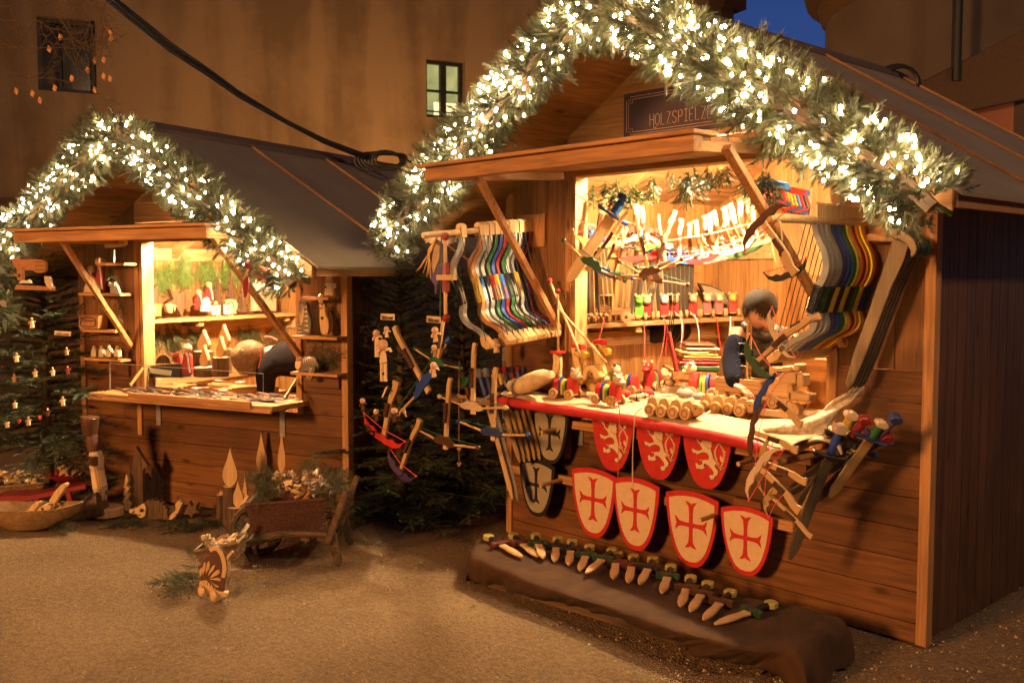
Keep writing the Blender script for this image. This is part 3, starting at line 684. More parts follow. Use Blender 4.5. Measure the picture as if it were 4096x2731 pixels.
# ---- cloth covered plinth with daggers
BROWN=plain('brown_cloth',(.060,.027,.011),1.0,var=.3,scale=9,bump=.5)
def lerpl(P,t):
    t=t*(len(P)-1); i=min(len(P)-2,int(t)); f=t-i; return P[i]*(1-f)+P[i+1]*f
def plinth():
    zt=.17
    back=[gz(x,y,zt) for x,y in [(1925,2150),(2180,2205),(2500,2285),(2800,2345),(3080,2405),(3345,2462)]]
    fr=[gz(x,y,zt-.012) for x,y in [(1893,2222),(2120,2325),(2400,2420),(2700,2520),(2960,2590),(3160,2600)]]
    hem=[gz(x,y,0) for x,y in [(1900,2330),(2100,2385),(2350,2440),(2620,2530),(2790,2625),(3060,2680)]]
    # left cap so that the end is closed
    nu,nv=110,26; vs=[];fs=[]
    for i in range(nu+1):
        t=i/nu; b=lerpl(back,t);f=lerpl(fr,t);h=lerpl(hem,t)
        for j in range(nv+1):
            s=j/nv
            if s<.5: p=b.lerp(f,s*2); p.z-=.0+.01*(1-abs(1-4*s))*0
            else:
                q=(s-.5)*2; p=f.lerp(h,q); bul=math.sin(q*math.pi); out=(h-b); out.z=0; out.normalize()
                p+=out*(.025*bul+.018*math.sin(t*31+q*2)*q+.014*math.sin(t*67+1.5+3*q)*q+.006*math.sin(t*150)*q)
                p.z+=.012*math.sin(t*19)*bul
                if j==nv: p.z=.006+.004*math.sin(t*40)
            nn=.006*math.sin(t*23+s*9)+.004*math.sin(t*51-s*14)
            p.z+=nn*(.6 if s<.5 else .2); vs.append(p)
    k=nv+1
    for _ in range(3):
        nw=[v.copy() for v in vs]
        for i in range(nu+1):
            for j in range(1,nv):
                a=i*k+j; c=(vs[a-1]+vs[a+1])/2; nw[a]=vs[a].lerp(c,.8)
        vs=nw
    for i in range(nu):
        for j in range(nv): a=i*k+j; fs.append((a,a+k,a+k+1,a+1))
    root=thing('draped_plinth','low plinth draped in brown cloth in front of the right stall','plinth',MT(hem[2].lerp(back[2],.5).xy.to_3d()))
    mb=MB(); mb.add(vs,fs)
    # ends: curtains of folds
    for i,sg in ((0,-1),(nu,1)):
        st=len(mb.v); col=[vs[i*k+j] for j in range(k)]; d=(vs[nu*k]-vs[0]); d.z=0; d.normalize(); d*=sg
        m_=16; ev=[]
        for r in range(m_+1):
            q=r/m_
            for j,p in enumerate(col):
                zz=p.z*(1-q**1.8); o=p+d*(.05*math.sin(q*1.9)+(.04 if sg>0 else .015)*q+.014*math.sin(j*.9)*q); ev.append(V((o.x,o.y,max(.004,zz))))
        ff=[]
        for r in range(m_):
            for j in range(k-1): a=r*k+j; ff.append((a,a+1,a+k+1,a+k) if sg<0 else (a,a+k,a+k+1,a+1))
        mb.add(ev,ff)
    # puddle of cloth on the ground at the right end
    A=gz(3120,2600,.10);Bq=gz(3345,2475,.15);Cq=gz(3400,2668,.004);Dq=gz(3040,2700,.004)
    tv=[];n=30
    for a in range(n+1):
        for b in range(n+1):
            x,y=a/n,b/n; p=A.lerp(Bq,x).lerp(Dq.lerp(Cq,x),y); p+=HF*(.05*math.sin(y*math.pi)*math.sin(x*9))-RT*.03*math.sin(x*7+y*3)*y
            p.z=max(.004,(A.z*(1-x)+Bq.z*x)*(1-y)**2.2+.016*(1+math.sin(x*21+y*5))*y*(1-.5*y)+.012*math.sin(y*9+x*4)*(1-y)); tv.append(p)
    mb.add(tv,[(a*(n+1)+b,a*(n+1)+b+1,(a+1)*(n+1)+b+1,(a+1)*(n+1)+b) for a in range(n) for b in range(n)])
    mb.build('cloth',BROWN,root,70)
    mb=MB(); bx=[gz(x,y,zt-.03).xy for x,y in [(1950,2200),(1950,2240),(3100,2560),(3290,2480)]]
    mb.add([(p.x,p.y,.0) for p in bx]+[(p.x,p.y,zt-.05) for p in bx],[(0,1,2,3),(4,5,6,7),(0,1,5,4),(1,2,6,5),(2,3,7,6),(3,0,4,7)]); mb.build('crate',M['grey_old'],root)
plinth()
def dagger_proto():
    root=thing('toy_dagger','x','toy dagger',Mx()); 
    # local Y from pommel (0) to blade tip, Z up
    b=MB(); out=[(-.016,.115),(-.014,.15),(-.017,.19),(-.014,.225),(-.006,.25),(0,.258),(.006,.25),(.014,.225),(.017,.19),(.014,.15),(.016,.115)]; b.prism(out,.011); b.build('blade',M['beech'],root,bev=.003)
    g=MB(); g.prism([(-.045,.095),(-.04,.112),(-.02,.106),(0,.115),(.02,.106),(.04,.112),(.045,.095),(.03,.088),(-.03,.088)],.024); g.build('guard',M['oxblood'],root,bev=.003)
    h=MB(); h.tube([(0,.03,0),(0,.045,0),(0,.06,0),(0,.075,0),(0,.09,0)],[.011,.013,.012,.013,.011],10); h.build('grip',M['black'],root,50)
    p=MB(); p.prism([(-.019,.0),(-.022,.022),(-.012,.034),(.012,.034),(.022,.022),(.019,.0),(0,-.006)],.022); p.build('pommel',plain('lime_wood',(.42,.36,.10),.5),root,bev=.003)
    return root
M['dkgreen']=plain('deep_green',(.02,.05,.02),.5); C('oxblood',(.10,.02,.015),.5)
dg=dagger_proto()
Z7=(1800,2050,.7228)
DG=[((203,130),(415,252),'darkred'),((343,122),(508,260),'darkred'),((472,122),(520,262),'green'),((597,140),(575,292),'black'),((677,157),(652,318),'black'),((775,185),(705,350),'green'),((905,205),(708,372),'green'),((930,222),(897,398),'darkred'),((1018,240),(978,422),'darkred'),((1127,252),(1025,438),'black'),((1225,295),(1172,445),'green'),((1335,355),(1273,518),'walnut'),((1432,388),(1328,547),'walnut'),((1560,435),(1400,592),'walnut'),((1795,500),(1460,616),'green')]
for i,(a,b,g) in enumerate(DG):
    z=.185+(.014 if i in (2,6) else 0)
    A=gz(1800+a[0]*.7228,2050+a[1]*.7228,z+.012); Bp=gz(1800+b[0]*.7228,2050+b[1]*.7228,z-.004); s=(Bp-A).length/.258
    s=max(.9,min(1.6,s)); Mm=frameM(A,RT,(Bp-A))@Mx.Diagonal((1.35,s,1.3,1))
    if Mm.col[2].z<0: Mm=Mm@Mx.Rotation(math.pi,4,'Y')
    gc={'darkred':'dark red','green':'dark green','black':'black','walnut':'dark brown'}[g]
    lab=f'toy dagger with {gc} guard, {ORD[i]} from the left on the brown draped plinth'
    if i==0: dg.matrix_world=Mm; dg['label']=lab; dg['group']='toy daggers on the draped plinth'; W[dg]=Mm; 
    else: copy_thing(dg,Mm,lab,{'guard':M[{'green':'dkgreen','darkred':'oxblood'}.get(g,g)]})
# ---- counter dressing
FUR=plain('pale_fleece',(.66,.50,.30),.95,var=.2,scale=22,bump=.5)
def counter_cloth():
    z=.932
    edge=[(1985,1578),(2100,1600),(2370,1633),(2700,1690),(2950,1738),(3115,1788)]
    E=[FR.L(gz(x,y,z)) for x,y in edge]
    # red rounded edge
    mb=MB(FR.M); pts=[]
    for i in range(len(E)): pts.append((E[i].x,E[i].y,z-.012-.006*math.sin(i)))
    sp=smooth2([(p[0],p[1]) for p in pts],2); P3=[(x,y,z-.026-.006*(1-abs(2*k/(len(sp)-1)-1))) for k,(x,y) in enumerate(sp)]
    n=len(P3); mb.tube(P3,[.006+.022*min(1,(k+1)/5,(n-k)/5) for k in range(n)],12)
    # red skirt under it
    root=thing('table_covering','glossy red cover bulging along the front edge of the counter','cover',FR.mat(1.3,-.3,.9))
    mb.build('rolled_edge',M['red_fabric'],root,60)
    mb=MB(FR.M); vs=[(x,y+.0,z-.02) for x,y in sp]+[(max(.31,min(2.23,x)),.0-.02,z-.004) for x,y in sp]; m=len(sp)
    mb.add(vs,[(k,k+1,m+k+1,m+k) for k in range(m-1)]); mb.build('sheet',M['red_fabric'],root,60)
    # fleece: lies over the counter, rolled at the left, bunched up at the right
    vs=[];nu,nv=90,30
    for i in range(nu+1):
        t=i/nu; k=t*(m-1); a=int(min(m-2,k)); fx=k-a; ex=sp[a][0]*(1-fx)+sp[a+1][0]*fx; ey=sp[a][1]*(1-fx)+sp[a+1][1]*fx
        for j in range(nv+1):
            s=j/nv; u=ex+(.0); y=ey+.02+(.40-ey)*s; 
            zz=z+.004+.005*math.sin(t*40+s*6)+.006*math.sin(t*17-s*11)+.004*math.sin(s*25+t*9)
            if s<.05: zz-=.012*(1-s/.05)
            if t<.14: zz+=.05*(1-t/.14)*math.sin(min(1,s*2.2)*math.pi)*(.6+.4*s)
            if s>.55 and .35<t<.8: zz+=.045*math.sin((t-.35)/.45*math.pi)*(s-.55)*1.6*(1+.3*math.sin(t*60))
            vs.append((max(u,.2) if s>.1 else u,y,zz))
    mb=MB(FR.M); k=nv+1; mb.add(vs,[(i*k+j,(i+1)*k+j,(i+1)*k+j+1,i*k+j+1) for i in range(nu) for j in range(nv)])
    solo('fleece_blanket','pale woolly blanket spread over the toy counter, bunched at the back','blanket',mb,FUR,FR.mat(1.2,-.1,.93),smooth=80)
    # rolled left corner
    ZA=PF(FR,1400,1250,.5102,-.26)
    mb=MB(); P=ZA.ps([(1255,578),(1300,575),(1380,560),(1450,535),(1520,505),(1590,480)]); mb.tube(P,[.030,.046,.052,.055,.050,.02],14)
    for v in mb.v: v.z+=.006*math.sin(v.x*60)+.004*math.sin(v.y*90)
    solo('fleece_roll','rolled end of pale fleece at the left end of the toy counter','blanket',mb,FUR,MT(P[0]),smooth=80)
    # white fleece hanging at the right end
    ZB=Px(2800,1500,.5102,lambda x,y:FR.at(x,y,-.35),FR.Y); nu=26; A=[(1005,110),(960,190),(850,270),(760,340),(640,400),(520,430)]; Bq=[(1005,130),(990,240),(930,340),(860,460),(780,590),(560,560)]
    vs=[]
    for i in range(nu+1):
        t=i/nu; k=t*5;a=int(min(4,k));f=k-a; p=[A[a][q]*(1-f)+A[a+1][q]*f for q in (0,1)]; r=[Bq[a][q]*(1-f)+Bq[a+1][q]*f for q in (0,1)]
        for j in range(11):
            s=j/10; x=p[0]*(1-s)+r[0]*s; y=p[1]*(1-s)+r[1]*s; vs.append(ZB(x,y,.30*(1-t)-.02-.03*math.sin(s*6+t*9)))
    mb=MB(); mb.add(vs,[(i*11+j,(i+1)*11+j,(i+1)*11+j+1,i*11+j+1) for i in range(nu) for j in range(10)]); 
    cc=solo('fleece_hanging','white shaggy fleece hanging off the right end of the counter','blanket',mb,plain('white_fleece',(.62,.52,.38),.95,var=.35,scale=40,bump=.9),MT(ZB(780,500)),smooth=80)
    so=cc.modifiers.new('t','SOLIDIFY'); so.thickness=.012
counter_cloth()
# ---- bows on rods
def bow_parts(cl,ws,K,th,grip,root,cols):
    n=len(cl); out=ribbon(smooth2(cl),[ws]*200)
    mb=MB(); mb.ext(K.ps(out),K.A*th); mb.build('limb',cols[0],root,bev=.003)
def make_bow(K,label,cl,grip,gw,top,bot,string,limb,gripm,group,K_w=34):
    root=thing('toy_bow',label,'toy bow',MT(K(*cl[0])),group)
    th=.026; sm=smooth2(cl,2); n=len(sm); ws=[K_w*(.75+.5*math.sin(math.pi*i/(n-1))) for i in range(n)]
    mb=MB(); o=ribbon(sm,ws)
    # convex-ish strips so that the curved outline fills cleanly
    h=len(o)//2; L=o[:h]; R=o[h:][::-1]
    f=K.ps(L,0);g=K.ps(R,0);f2=K.ps(L,th);g2=K.ps(R,th); vs=f+g+f2+g2; fs=[]
    for i in range(h-1): fs+=[(i,i+1,h+i+1,h+i),(2*h+i,3*h+i,3*h+i+1,2*h+i+1),(i,2*h+i,2*h+i+1,i+1),(h+i,h+i+1,3*h+i+1,3*h+i)]
    fs+=[(0,h,3*h,2*h),(h-1,3*h-1,4*h-1,2*h-1)]
    mb.add(vs,fs); mb.build('limb',limb,root,35)
    mb=MB(); P=[K(x,y,th/2) for x,y in grip]; q=[]; r=[]
    N_=26
    for i in range(N_+1):
        t=i/N_; k=t*(len(P)-1); a=int(min(len(P)-2,k)); q.append(P[a].lerp(P[a+1],k-a)); r.append(gw*(1+.05*(-1)**i))
    mb.tube(q,r,10); mb.build('grip',gripm,root,30)
    for nm,poly in (('nock_block',top),('nock_block',bot)):
        mb=MB(); mb.ext(K.ps(poly,-.006),K.A*.04); mb.build(nm,M['beech'],root,bev=.003)
    mb=MB(); mb.tube([K(x,y,-.008) for x,y in string],.0022,5); mb.build('string',M['black'],root)
    return root
rodA=FR.P(.19,.0,1.965); rodB=FR.P(.20,-.87,1.878)
mb=MB(); mb.cyl(rodA,rodB,.017,14); rl_=thing('hanging_rod','pale wooden rod of toy bows left of the hatch','rod',MT(rodA)); mb.build('dowel',M['beech'],rl_,40)
mb=MB(FR.M); mb.box((.06,-.022,1.83),(.31,-.003,2.03)); mb.build('wall_plate',M['trim_z'],rl_,bev=.002)
K0=Px(1400,800,.4253,lambda x,y:FR.at(x,y,-.60),FR.Y)
cl=[(1030,320),(1036,400),(1022,470),(985,545),(955,610),(950,680),(968,745),(1000,800),(1030,900),(1055,1000),(1040,1065),(1062,1130),(1110,1180),(1170,1212),(1225,1255),(1270,1310)]
b0=make_bow(K0,'silver toy bow with black grip, hanging alone nearest the rod end',cl,[(990,755),(1020,880),(1050,990)],.024,
   [(1000,240),(1030,215),(1058,240),(1062,350),(1004,350),(996,300)],[(1225,1290),(1262,1270),(1325,1350),(1318,1395),(1285,1408),(1240,1370)],[(1045,260),(1110,600),(1200,960),(1290,1330)],M['silver'],M['black'],'toy bows hanging on the left rod')
pb=W[b0].translation.copy()
BL=[(1925,-.46,'bow_orange','yellow','orange brown','yellow'),(1950,-.43,'silver','blue_bright','silver','blue'),(1972,-.385,'silver','black','silver grey','black'),(1990,-.34,'green','red','green','red'),(2010,-.30,'blue','yellow','blue','yellow'),(2020,-.265,'darkred','blue_bright','dark red','bright blue'),(2045,-.22,'green','black','dark green','black'),(2058,-.185,'silver','black','pale silver','black'),(2085,-.14,'silver','yellow','silver','yellow'),(2105,-.10,'navy','black','navy','black'),(2122,-.06,'darkred','blue','dark red','navy')]
M['bow_orange']=plain('bow_orange',(.42,.20,.08),.4)
for i,(px_,d,lm,gm,ln,gn) in enumerate(BL):
    copy_thing(b0,MT(pb+FR.Y*(d+.60)+FR.X*(.0)+V((0,0,.09*(d+.6)))) ,f'{ln} toy bow with {gn} grip, {ORD[i+1]} along the left rod from its tip',{'limb':M[lm],'grip':M[gm]})
# right rod
rA=FR.P(2.40,.0,1.895); rB=FR.P(2.38,-.81,1.885)
mb=MB(); mb.cyl(rA,rB,.018,14); rr_=thing('hanging_rod','pale wooden rod of toy bows right of the hatch','rod',MT(rA)); mb.build('dowel',M['beech'],rr_,40)
mb=MB(FR.M); mb.box((2.27,-.022,1.80),(2.53,-.003,1.97)); mb.build('wall_plate',M['trim_z'],rr_,bev=.002)
K1=Px(2900,700,.4464,lambda x,y:FR.at(x,y,-.47),FR.Y)
cl2=[(790,330),(800,430),(812,520),(845,600),(885,680),(905,770),(900,860),(870,940),(820,1010),(790,1110),(765,1220),(790,1280),(800,1340),(770,1400),(700,1440),(600,1490),(520,1560),(450,1620)]
c0=make_bow(K1,'pale silver toy bow with black grip, foremost on the right rod',cl2,[(838,990),(795,1110),(757,1235)],.026,[(762,260),(810,240),(835,262),(832,400),(762,400)],[(470,1560),(520,1590),(470,1660),(400,1690),(370,1640)],[(770,290),(640,800),(440,1600)],M['silver'],M['black'],'toy bows hanging on the right rod',50)
pc=W[c0].translation.copy()
BRt=[('silver','green','silver','green'),('silver','black','greenish silver','black'),('navy','yellow','navy','yellow'),('blue','black','blue','black'),('green','yellow','dark green','yellow'),('yellow','black','yellow','black'),('darkred','green','dark red','green'),('yellow','yellow','yellow','yellow'),('yellow','blue','yellow','blue'),('darkred','navy','brown','navy')]
for i,(lm,gm,ln,gn) in enumerate(BRt):
    copy_thing(c0,MT(pc+FR.Y*(.042*(i+1))) ,f'{ln} toy bow with {gn} grip, {ORD[i+1]} on the right rod counted from its tip',{'limb':M[lm],'grip':M[gm]})
# ---- wooden sabres on a peg at the right
mb=MB(); mb.cyl(FR.at(3470,950,-.10),FR.at(3575,955,-.10)+FR.Y*.1,.016,12)
solo('wall_peg','short pale peg beside the wooden sabres','peg',mb,M['beech'],MT(FR.at(3570,955,-.02)),smooth=40)
KS=Px(3296,500,.3826,lambda x,y:FR.at(x,y,-.20),FR.Y)
def sabre(label):
    root=thing('wooden_sabre',label,'wooden sabre',MT(KS(700,1100)),'wooden sabres hanging on the right wall')
    mb=MB(); mb.ext(KS.ps([(720,1180),(880,1250),(830,1420),(700,1700),(560,2060),(430,2400),(300,2700),(240,2760),(225,2690),(300,2400),(480,1900),(620,1480)]),FR.Y*.014); mb.build('blade',M['sab'],root,bev=.003)
    mb=MB(); mb.ext(KS.ps([(620,1085),(740,1085),(860,1130),(940,1200),(970,1290),(950,1350),(905,1385),(900,1310),(860,1240),(780,1190),(640,1150)]),FR.Y*.022); mb.build('guard',M['sabg'],root,bev=.003)
    mb=MB(); mb.tube([KS(700,1150,.01),KS(660,1100,.01),KS(640,1040,.01)],[.018,.017,.020],10); mb.build('grip',M['silver'],root,50)
    return root
M['sab']=wood('sabre_wood',(.30,.22,.13),'z',dark=.7,knots=False); M['sabg']=plain('sabre_guard',(.36,.28,.2),.45)
M['sabd']=wood('sabre_dark',(.12,.09,.065),'z',dark=.7,knots=False)
sb=sabre('pale wooden sabre with curved guard, nearest of the bunch on the right wall'); ps=W[sb].translation.copy()
for i in range(4):
    copy_thing(sb,MT(ps+FR.Y*(.022*(i+1))+FR.X*(.004*(i+1))+V((0,0,-.0))),f'dark wooden sabre, {ORD[i+1]} from the front in the bunch on the right wall',{'blade':M['sabd'],'guard':M['dgreen' if i%2 else 'navy'] if 'dgreen' in M else M['green' if i%2 else 'navy'],'grip':M['navy']})
# ---- crossbows
def xbowA(label,block='blue',ball='blue',group=None):
    "stock along local Y: 0 is the arm end, .42 the handle end; arms along X"
    r=thing('toy_crossbow',label,'toy crossbow',Mx(),group)
    mb=MB(); mb.prism(ribbon(smooth2([(0,-.05),(0,.05),(0,.2),(.0,.30),(.004,.37),(.012,.40)]),[.026]*4+[.024]*40),.02); mb.build('stock',M['beech_y'],r,bev=.004)
    mb=MB(Mx.Translation((0,0,.013))); mb.prism([(-.085,-.012),(-.075,.014),(-.05,.02),(-.03,.042),(0,.03),(.03,.042),(.05,.02),(.075,.014),(.085,-.012),(.05,-.024),(0,-.02),(-.05,-.024)],.012); mb.build('bow_block',M[block],r,bev=.002)
    mb=MB()
    for s in (-1,1): mb.cyl((s*.075,.0,.013),(s*.235,.028,.013),.0075,8)
    mb.build('bow_arm',M['beech_x'],r,50)
    mb=MB()
    for s in (-1,1): mb.ball((s*.245,.03,.013),.017,10)
    mb.build('end_ball',M[ball],r,80)
    mb=MB(); mb.tube([(-.24,.045,.017),(0,.036,.028),(.24,.045,.017)],.0022,5); mb.build('string',plain('green_cord',(.05,.14,.08),.7) if 'gc' not in M else M['gc'],r)
    mb=MB(Mx.Translation((0,0,.018))); mb.prism([(-.010,.12),(.010,.12),(.012,.2),(.010,.235),(-.010,.235),(-.008,.17)],.014); mb.tube([(-.012,.236,.0),(.012,.236,.0)],.010,8); mb.build('trigger',M['walnut'],r)
    return r
def xbowB(label,bow='red',group=None):
    r=thing('toy_crossbow',label,'toy crossbow',Mx(),group)
    mb=MB(); mb.prism(ribbon(smooth2([(0,-.02),(0,.08),(0,.16),(.006,.21),(.018,.25),(.014,.29)]),[.024]*12+[.030]*8+[.036]*40),.018); mb.build('stock',M['beech_y'],r,bev=.004)
    up=[(-.135,.045),(-.11,.018),(-.085,.008),(-.06,.014),(-.035,-.002),(0,.006),(.035,-.002),(.06,.014),(.085,.008),(.11,.018),(.135,.045)]
    lo=[(.115,.0),(.075,-.026),(.035,-.034),(0,-.03),(-.035,-.034),(-.075,-.026),(-.115,.0)]
    mb=MB(Mx.Translation((0,0,.012))); mb.prism(up+lo,.012); mb.build('bow',M[bow],r,bev=.002)
    mb=MB(); mb.tube([(-.134,.046,.012),(0,.036,.02),(.134,.046,.012)],.0024,5); mb.ball((-.136,.046,.012),.007,6); mb.ball((.136,.046,.012),.007,6); mb.build('string',M['pink'],r)
    mb=MB(Mx.Translation((0,0,.016))); mb.prism([(-.010,.10),(.010,.10),(.012,.17),(-.010,.17)],.012); mb.build('trigger',M['walnut'],r)
    return r
M['beech_y']=wood('beech_y',(.66,.43,.21),'y',dark=.85,isl=.1,knots=False,rough=.45)
M['gc']=plain('green_cord',(.05,.14,.08),.7); M['tan']=plain('tan_paint',(.42,.27,.10),.5); M['natural']=plain('natural_wood',(.62,.48,.32),.5); M['dkgreen']=plain('deep_green',(.03,.08,.03),.5)
XA=xbowA('x'); XB=xbowB('x'); used={'A':False,'B':False}
def place_x(kind,K,stock_top,centre,e1,e2,label,mats,group,ddep=0.0,L=None,wide=1.0):
    "handle end, bow centre, bow ends in crop pixels"
    H=K(*stock_top); Cn=K(*centre,ddep); E1=K(*e1);E2=K(*e2)
    full=.40 if kind=='A' else .28; s=(H-Cn).length/full
    s=max(.7,min(1.35,s)); Mm=frameM(Cn,(E2-E1),(H-Cn))
    if Mm.col[2].xyz.dot(HF)>0: Mm=Mm@Mx.Rotation(math.pi,4,'Y')
    ex=(E2-E1).length/(.49 if kind=='A' else .272); wx=max(s*wide*.7,min(s*wide*1.3,ex)); Mm=Mm@Mx.Diagonal((wx,s,s*wide,1)); root=XA if kind=='A' else XB
    if not used[kind]:
        used[kind]=True; root.matrix_world=Mm; W[root]=Mm; root['label']=label; root['group']=group
        for c in root.children:
            nm=c.name.split('.')[0]
            if nm in mats: c.material_slots[0].link='OBJECT'; c.material_slots[0].material=mats[nm]
        return root
    r=copy_thing(root,Mm,label,mats); r['group']=group; return r
gL='toy crossbows hanging in a cluster left of the counter'
Z1=lambda d: PF(FR,1400,1250,.5102,d)
def mA(b,ba): return {'bow_block':M[b],'end_ball':M[ba]}
place_x('A',Z1(-.55),(340,125),(588,565),(300,690),(842,385),'tilted toy crossbow with a blue block, leaning left among the hanging ones',mA('blue','blue'),gL)
place_x('A',Z1(-.60),(735,30),(690,385),(370,312),(1010,400),'toy crossbow with a dark green block and green balls, highest of the left cluster',mA('green','green'),gL)
place_x('A',Z1(-.50),(970,240),(965,735),(655,712),(1282,708),'toy crossbow with a natural white block in the left cluster',mA('natural','natural'),gL)
place_x('A',Z1(-.46),(1132,430),(1125,940),(812,893),(1438,912),'toy crossbow with a navy block beside the upper grey shield',mA('navy','blue'),gL)
place_x('A',Z1(-.53),(778,510),(752,1010),(440,958),(1065,988),'toy crossbow with a dark brown block, lowest long one of the left cluster',mA('walnut','walnut'),gL)
place_x('B',Z1(-.58),(345,540),(270,960),(40,860),(512,985),'toy crossbow with a red crescent bow at the lower left of the cluster',{'bow':M['red']},gL)
place_x('B',Z1(-.56),(540,820),(405,1225),(297,1103),(522,1290),'small toy crossbow with a purple blue crescent bow, lowest of all',{'bow':M['purple']},gL)
gR='toy crossbows chained up at the right of the counter'
Z5=lambda d: PF(FR,2800,1500,.5102,d); Z4=lambda d: PF(FR,2900,700,.4464,d); Z3=lambda d: PF(FR,2700,1100,.4146,d)
place_x('B',Z5(-.80),(690,270),(520,130),(312,342),(738,85),'toy crossbow with a dark blue crescent bow in front of the toy truck',{'bow':M['blue']},gR)
place_x('B',Z5(-.82),(760,560),(430,450),(288,655),(565,345),'toy crossbow with a dark brown crescent bow below the blue one',{'bow':M['walnut']},gR,)
place_x('B',Z5(-.80),(765,785),(500,690),(345,950),(690,595),'toy crossbow with a tan crescent bow right of the lion shields',{'bow':M['tan']},gR)
place_x('B',Z5(-.85),(790,1035),(480,735),(395,1150),(720,800),'toy crossbow with a pale crescent bow whose tip touches a white shield',{'bow':M['natural']},gR)
place_x('B',Z5(-.75),(875,1250),(570,960),(560,900),(700,1110),'toy crossbow stock with dark trigger, lowest of the right chain',{'bow':M['tan']},gR)
place_x('B',Z4(-.95),(650,850),(345,430),(115,690),(552,318),'toy crossbow with a near black crescent bow hooked over the right rod tip',{'bow':M['walnut']},gR)
place_x('B',Z4(-.90),(500,640),(560,880),(352,755),(690,980),'small dark toy crossbow under the right rod tip',{'bow':M['black']},gR)
place_x('B',Z3(-.86),(1265,410),(800,830),(600,1020),(900,715),'toy crossbow with an olive green crescent bow over the wooden crate',{'bow':M['dkgreen']},gR)
place_x('B',Z4(-.80),(740,1290),(480,1440),(450,1130),(820,1440),'toy crossbow with a natural wood crescent bow below the right bows',{'bow':M['natural']},gR)
# big wooden bow limb crossing above the truck
# upright crossbow at the left rod tip
KU=PF(FR,1400,800,.4253,-.72)
r=thing('toy_crossbow','crossbow seen edge-on with red block and balls, hanging at the left rod tip','toy crossbow',MT(KU(895,730)),gL)
mb=MB(); mb.cyl(KU(895,370),KU(896,600),.011,8); mb.cyl(KU(897,860),KU(900,1090),.011,8); mb.build('bow_arm',M['beech'],r,50)
mb=MB(); mb.ext(KU.ps([(876,590),(916,590),(918,870),(876,870)],-.01),FR.Y*.03); mb.build('bow_block',M['darkred'],r,bev=.003)
mb=MB(); mb.ball(KU(897,345),.025,10); mb.ball(KU(902,1110),.025,10); mb.build('end_ball',M['darkred'],r,80)
mb=MB(); mb.tube([KU(862,330),KU(853,700),KU(848,1130)],.004,5); mb.build('string',M['gc'],r)
mb=MB(); mb.beam(KU(830,728),KU(985,728),.03,.03); mb.build('stock',M['beech_x'],r)
mb=MB(); mb.tube([KU(862,330),KU(890,300),KU(905,340)],.003,5); mb.build('hanging_loop',M['black'],r)
# angel ornament
KA=PF(FR,1400,800,.4253,-.66)
r=thing('angel_ornament','winged wooden angel ornament with purple cloth and raffia under the left rod tip','ornament',MT(KA(800,350)))
mb=MB(); mb.ext(KA.ps([(665,315),(800,340),(860,352),(1005,350),(985,375),(1000,395),(965,400),(975,415),(930,412),(935,428),(880,415),(820,370),(790,400),(750,410),(740,395),(705,405),(712,385),(690,375),(700,355)]),FR.Y*.008); mb.build('wings',M['natural'],r,bev=.002)
mb=MB(); mb.ext(KA.ps([(790,375),(850,380),(875,540),(870,650),(835,760),(812,800),(808,890),(795,890),(790,800),(745,740),(745,560)]),FR.Y*.02); mb.build('gown',M['purple'],r,bev=.004)
mb=MB(); mb.ext(KA.ps([(805,410),(850,430),(845,560),(790,690),(770,600)],-.006),FR.Y*.005); mb.build('sash',M['tan'],r)
mb=MB()
for k,(x,y) in enumerate([(640,668),(660,655),(700,690),(735,725),(752,700),(770,730),(720,640)]): mb.tube([KA(825+k,350,-.01),KA(790-k*6,470,-.015),KA((x+790)/2-10,(y+480)/2+10,-.012),KA(x,y,-.01)],[.006,.004,.004,.002],5)
mb.build('raffia',plain('raffia',(.55,.33,.12),.8),r)
# ---- swords: bundles left and lower right
def sword_proto():
    r=thing('toy_sword','x','toy sword',Mx())  # local Y: 0 pommel, 1 tip (unit scaled to .62 m)
    mb=MB(); mb.prism([(-.019,.15),(-.019,.56),(-.008,.61),(0,.62),(.008,.61),(.019,.56),(.019,.15)],.010); mb.build('blade',M['beech_y'],r,bev=.003)
    mb=MB(); mb.prism([(-.062,.118),(-.055,.145),(-.02,.138),(0,.15),(.02,.138),(.055,.145),(.062,.118),(.03,.126),(-.03,.126)],.026); mb.build('guard',M['navy'],r,bev=.004)
    mb=MB(); mb.tube([(0,.03+.009*i,0) for i in range(11)],[.014+(.0018 if i%2 else 0) for i in range(11)],10); mb.build('grip',M['blue'],r,40)
    mb=MB(); mb.prism([(-.022,-.004),(-.026,.016),(-.014,.032),(.014,.032),(.026,.016),(.022,-.004),(0,-.014)],.03); mb.build('pommel',M['silver'],r,bev=.004)
    return r
SW=sword_proto(); sw_used=[False]
def sword(A,Bp,label,mats,group,xd=RT,ws=1.0):
    s=(Bp-A).length/.62; Mm=frameM(A,xd,(Bp-A))@Mx.Diagonal((ws,s,ws,1))
    if not sw_used[0]:
        sw_used[0]=True; SW.matrix_world=Mm; W[SW]=Mm; SW['label']=label; SW['group']=group
        for c in SW.children:
            nm=c.name.split('.')[0]
            if nm in mats: c.material_slots[0].link='OBJECT'; c.material_slots[0].material=mats[nm]
        return SW
    r=copy_thing(SW,Mm,label,mats); r['group']=group; return r
M['blade_dk']=wood('blade_dark',(.09,.07,.05),'y',dark=.7,knots=False); M['blade_tan']=wood('blade_tan',(.36,.24,.11),'y',dark=.7,knots=False)
gs='toy swords bundled left of the counter'
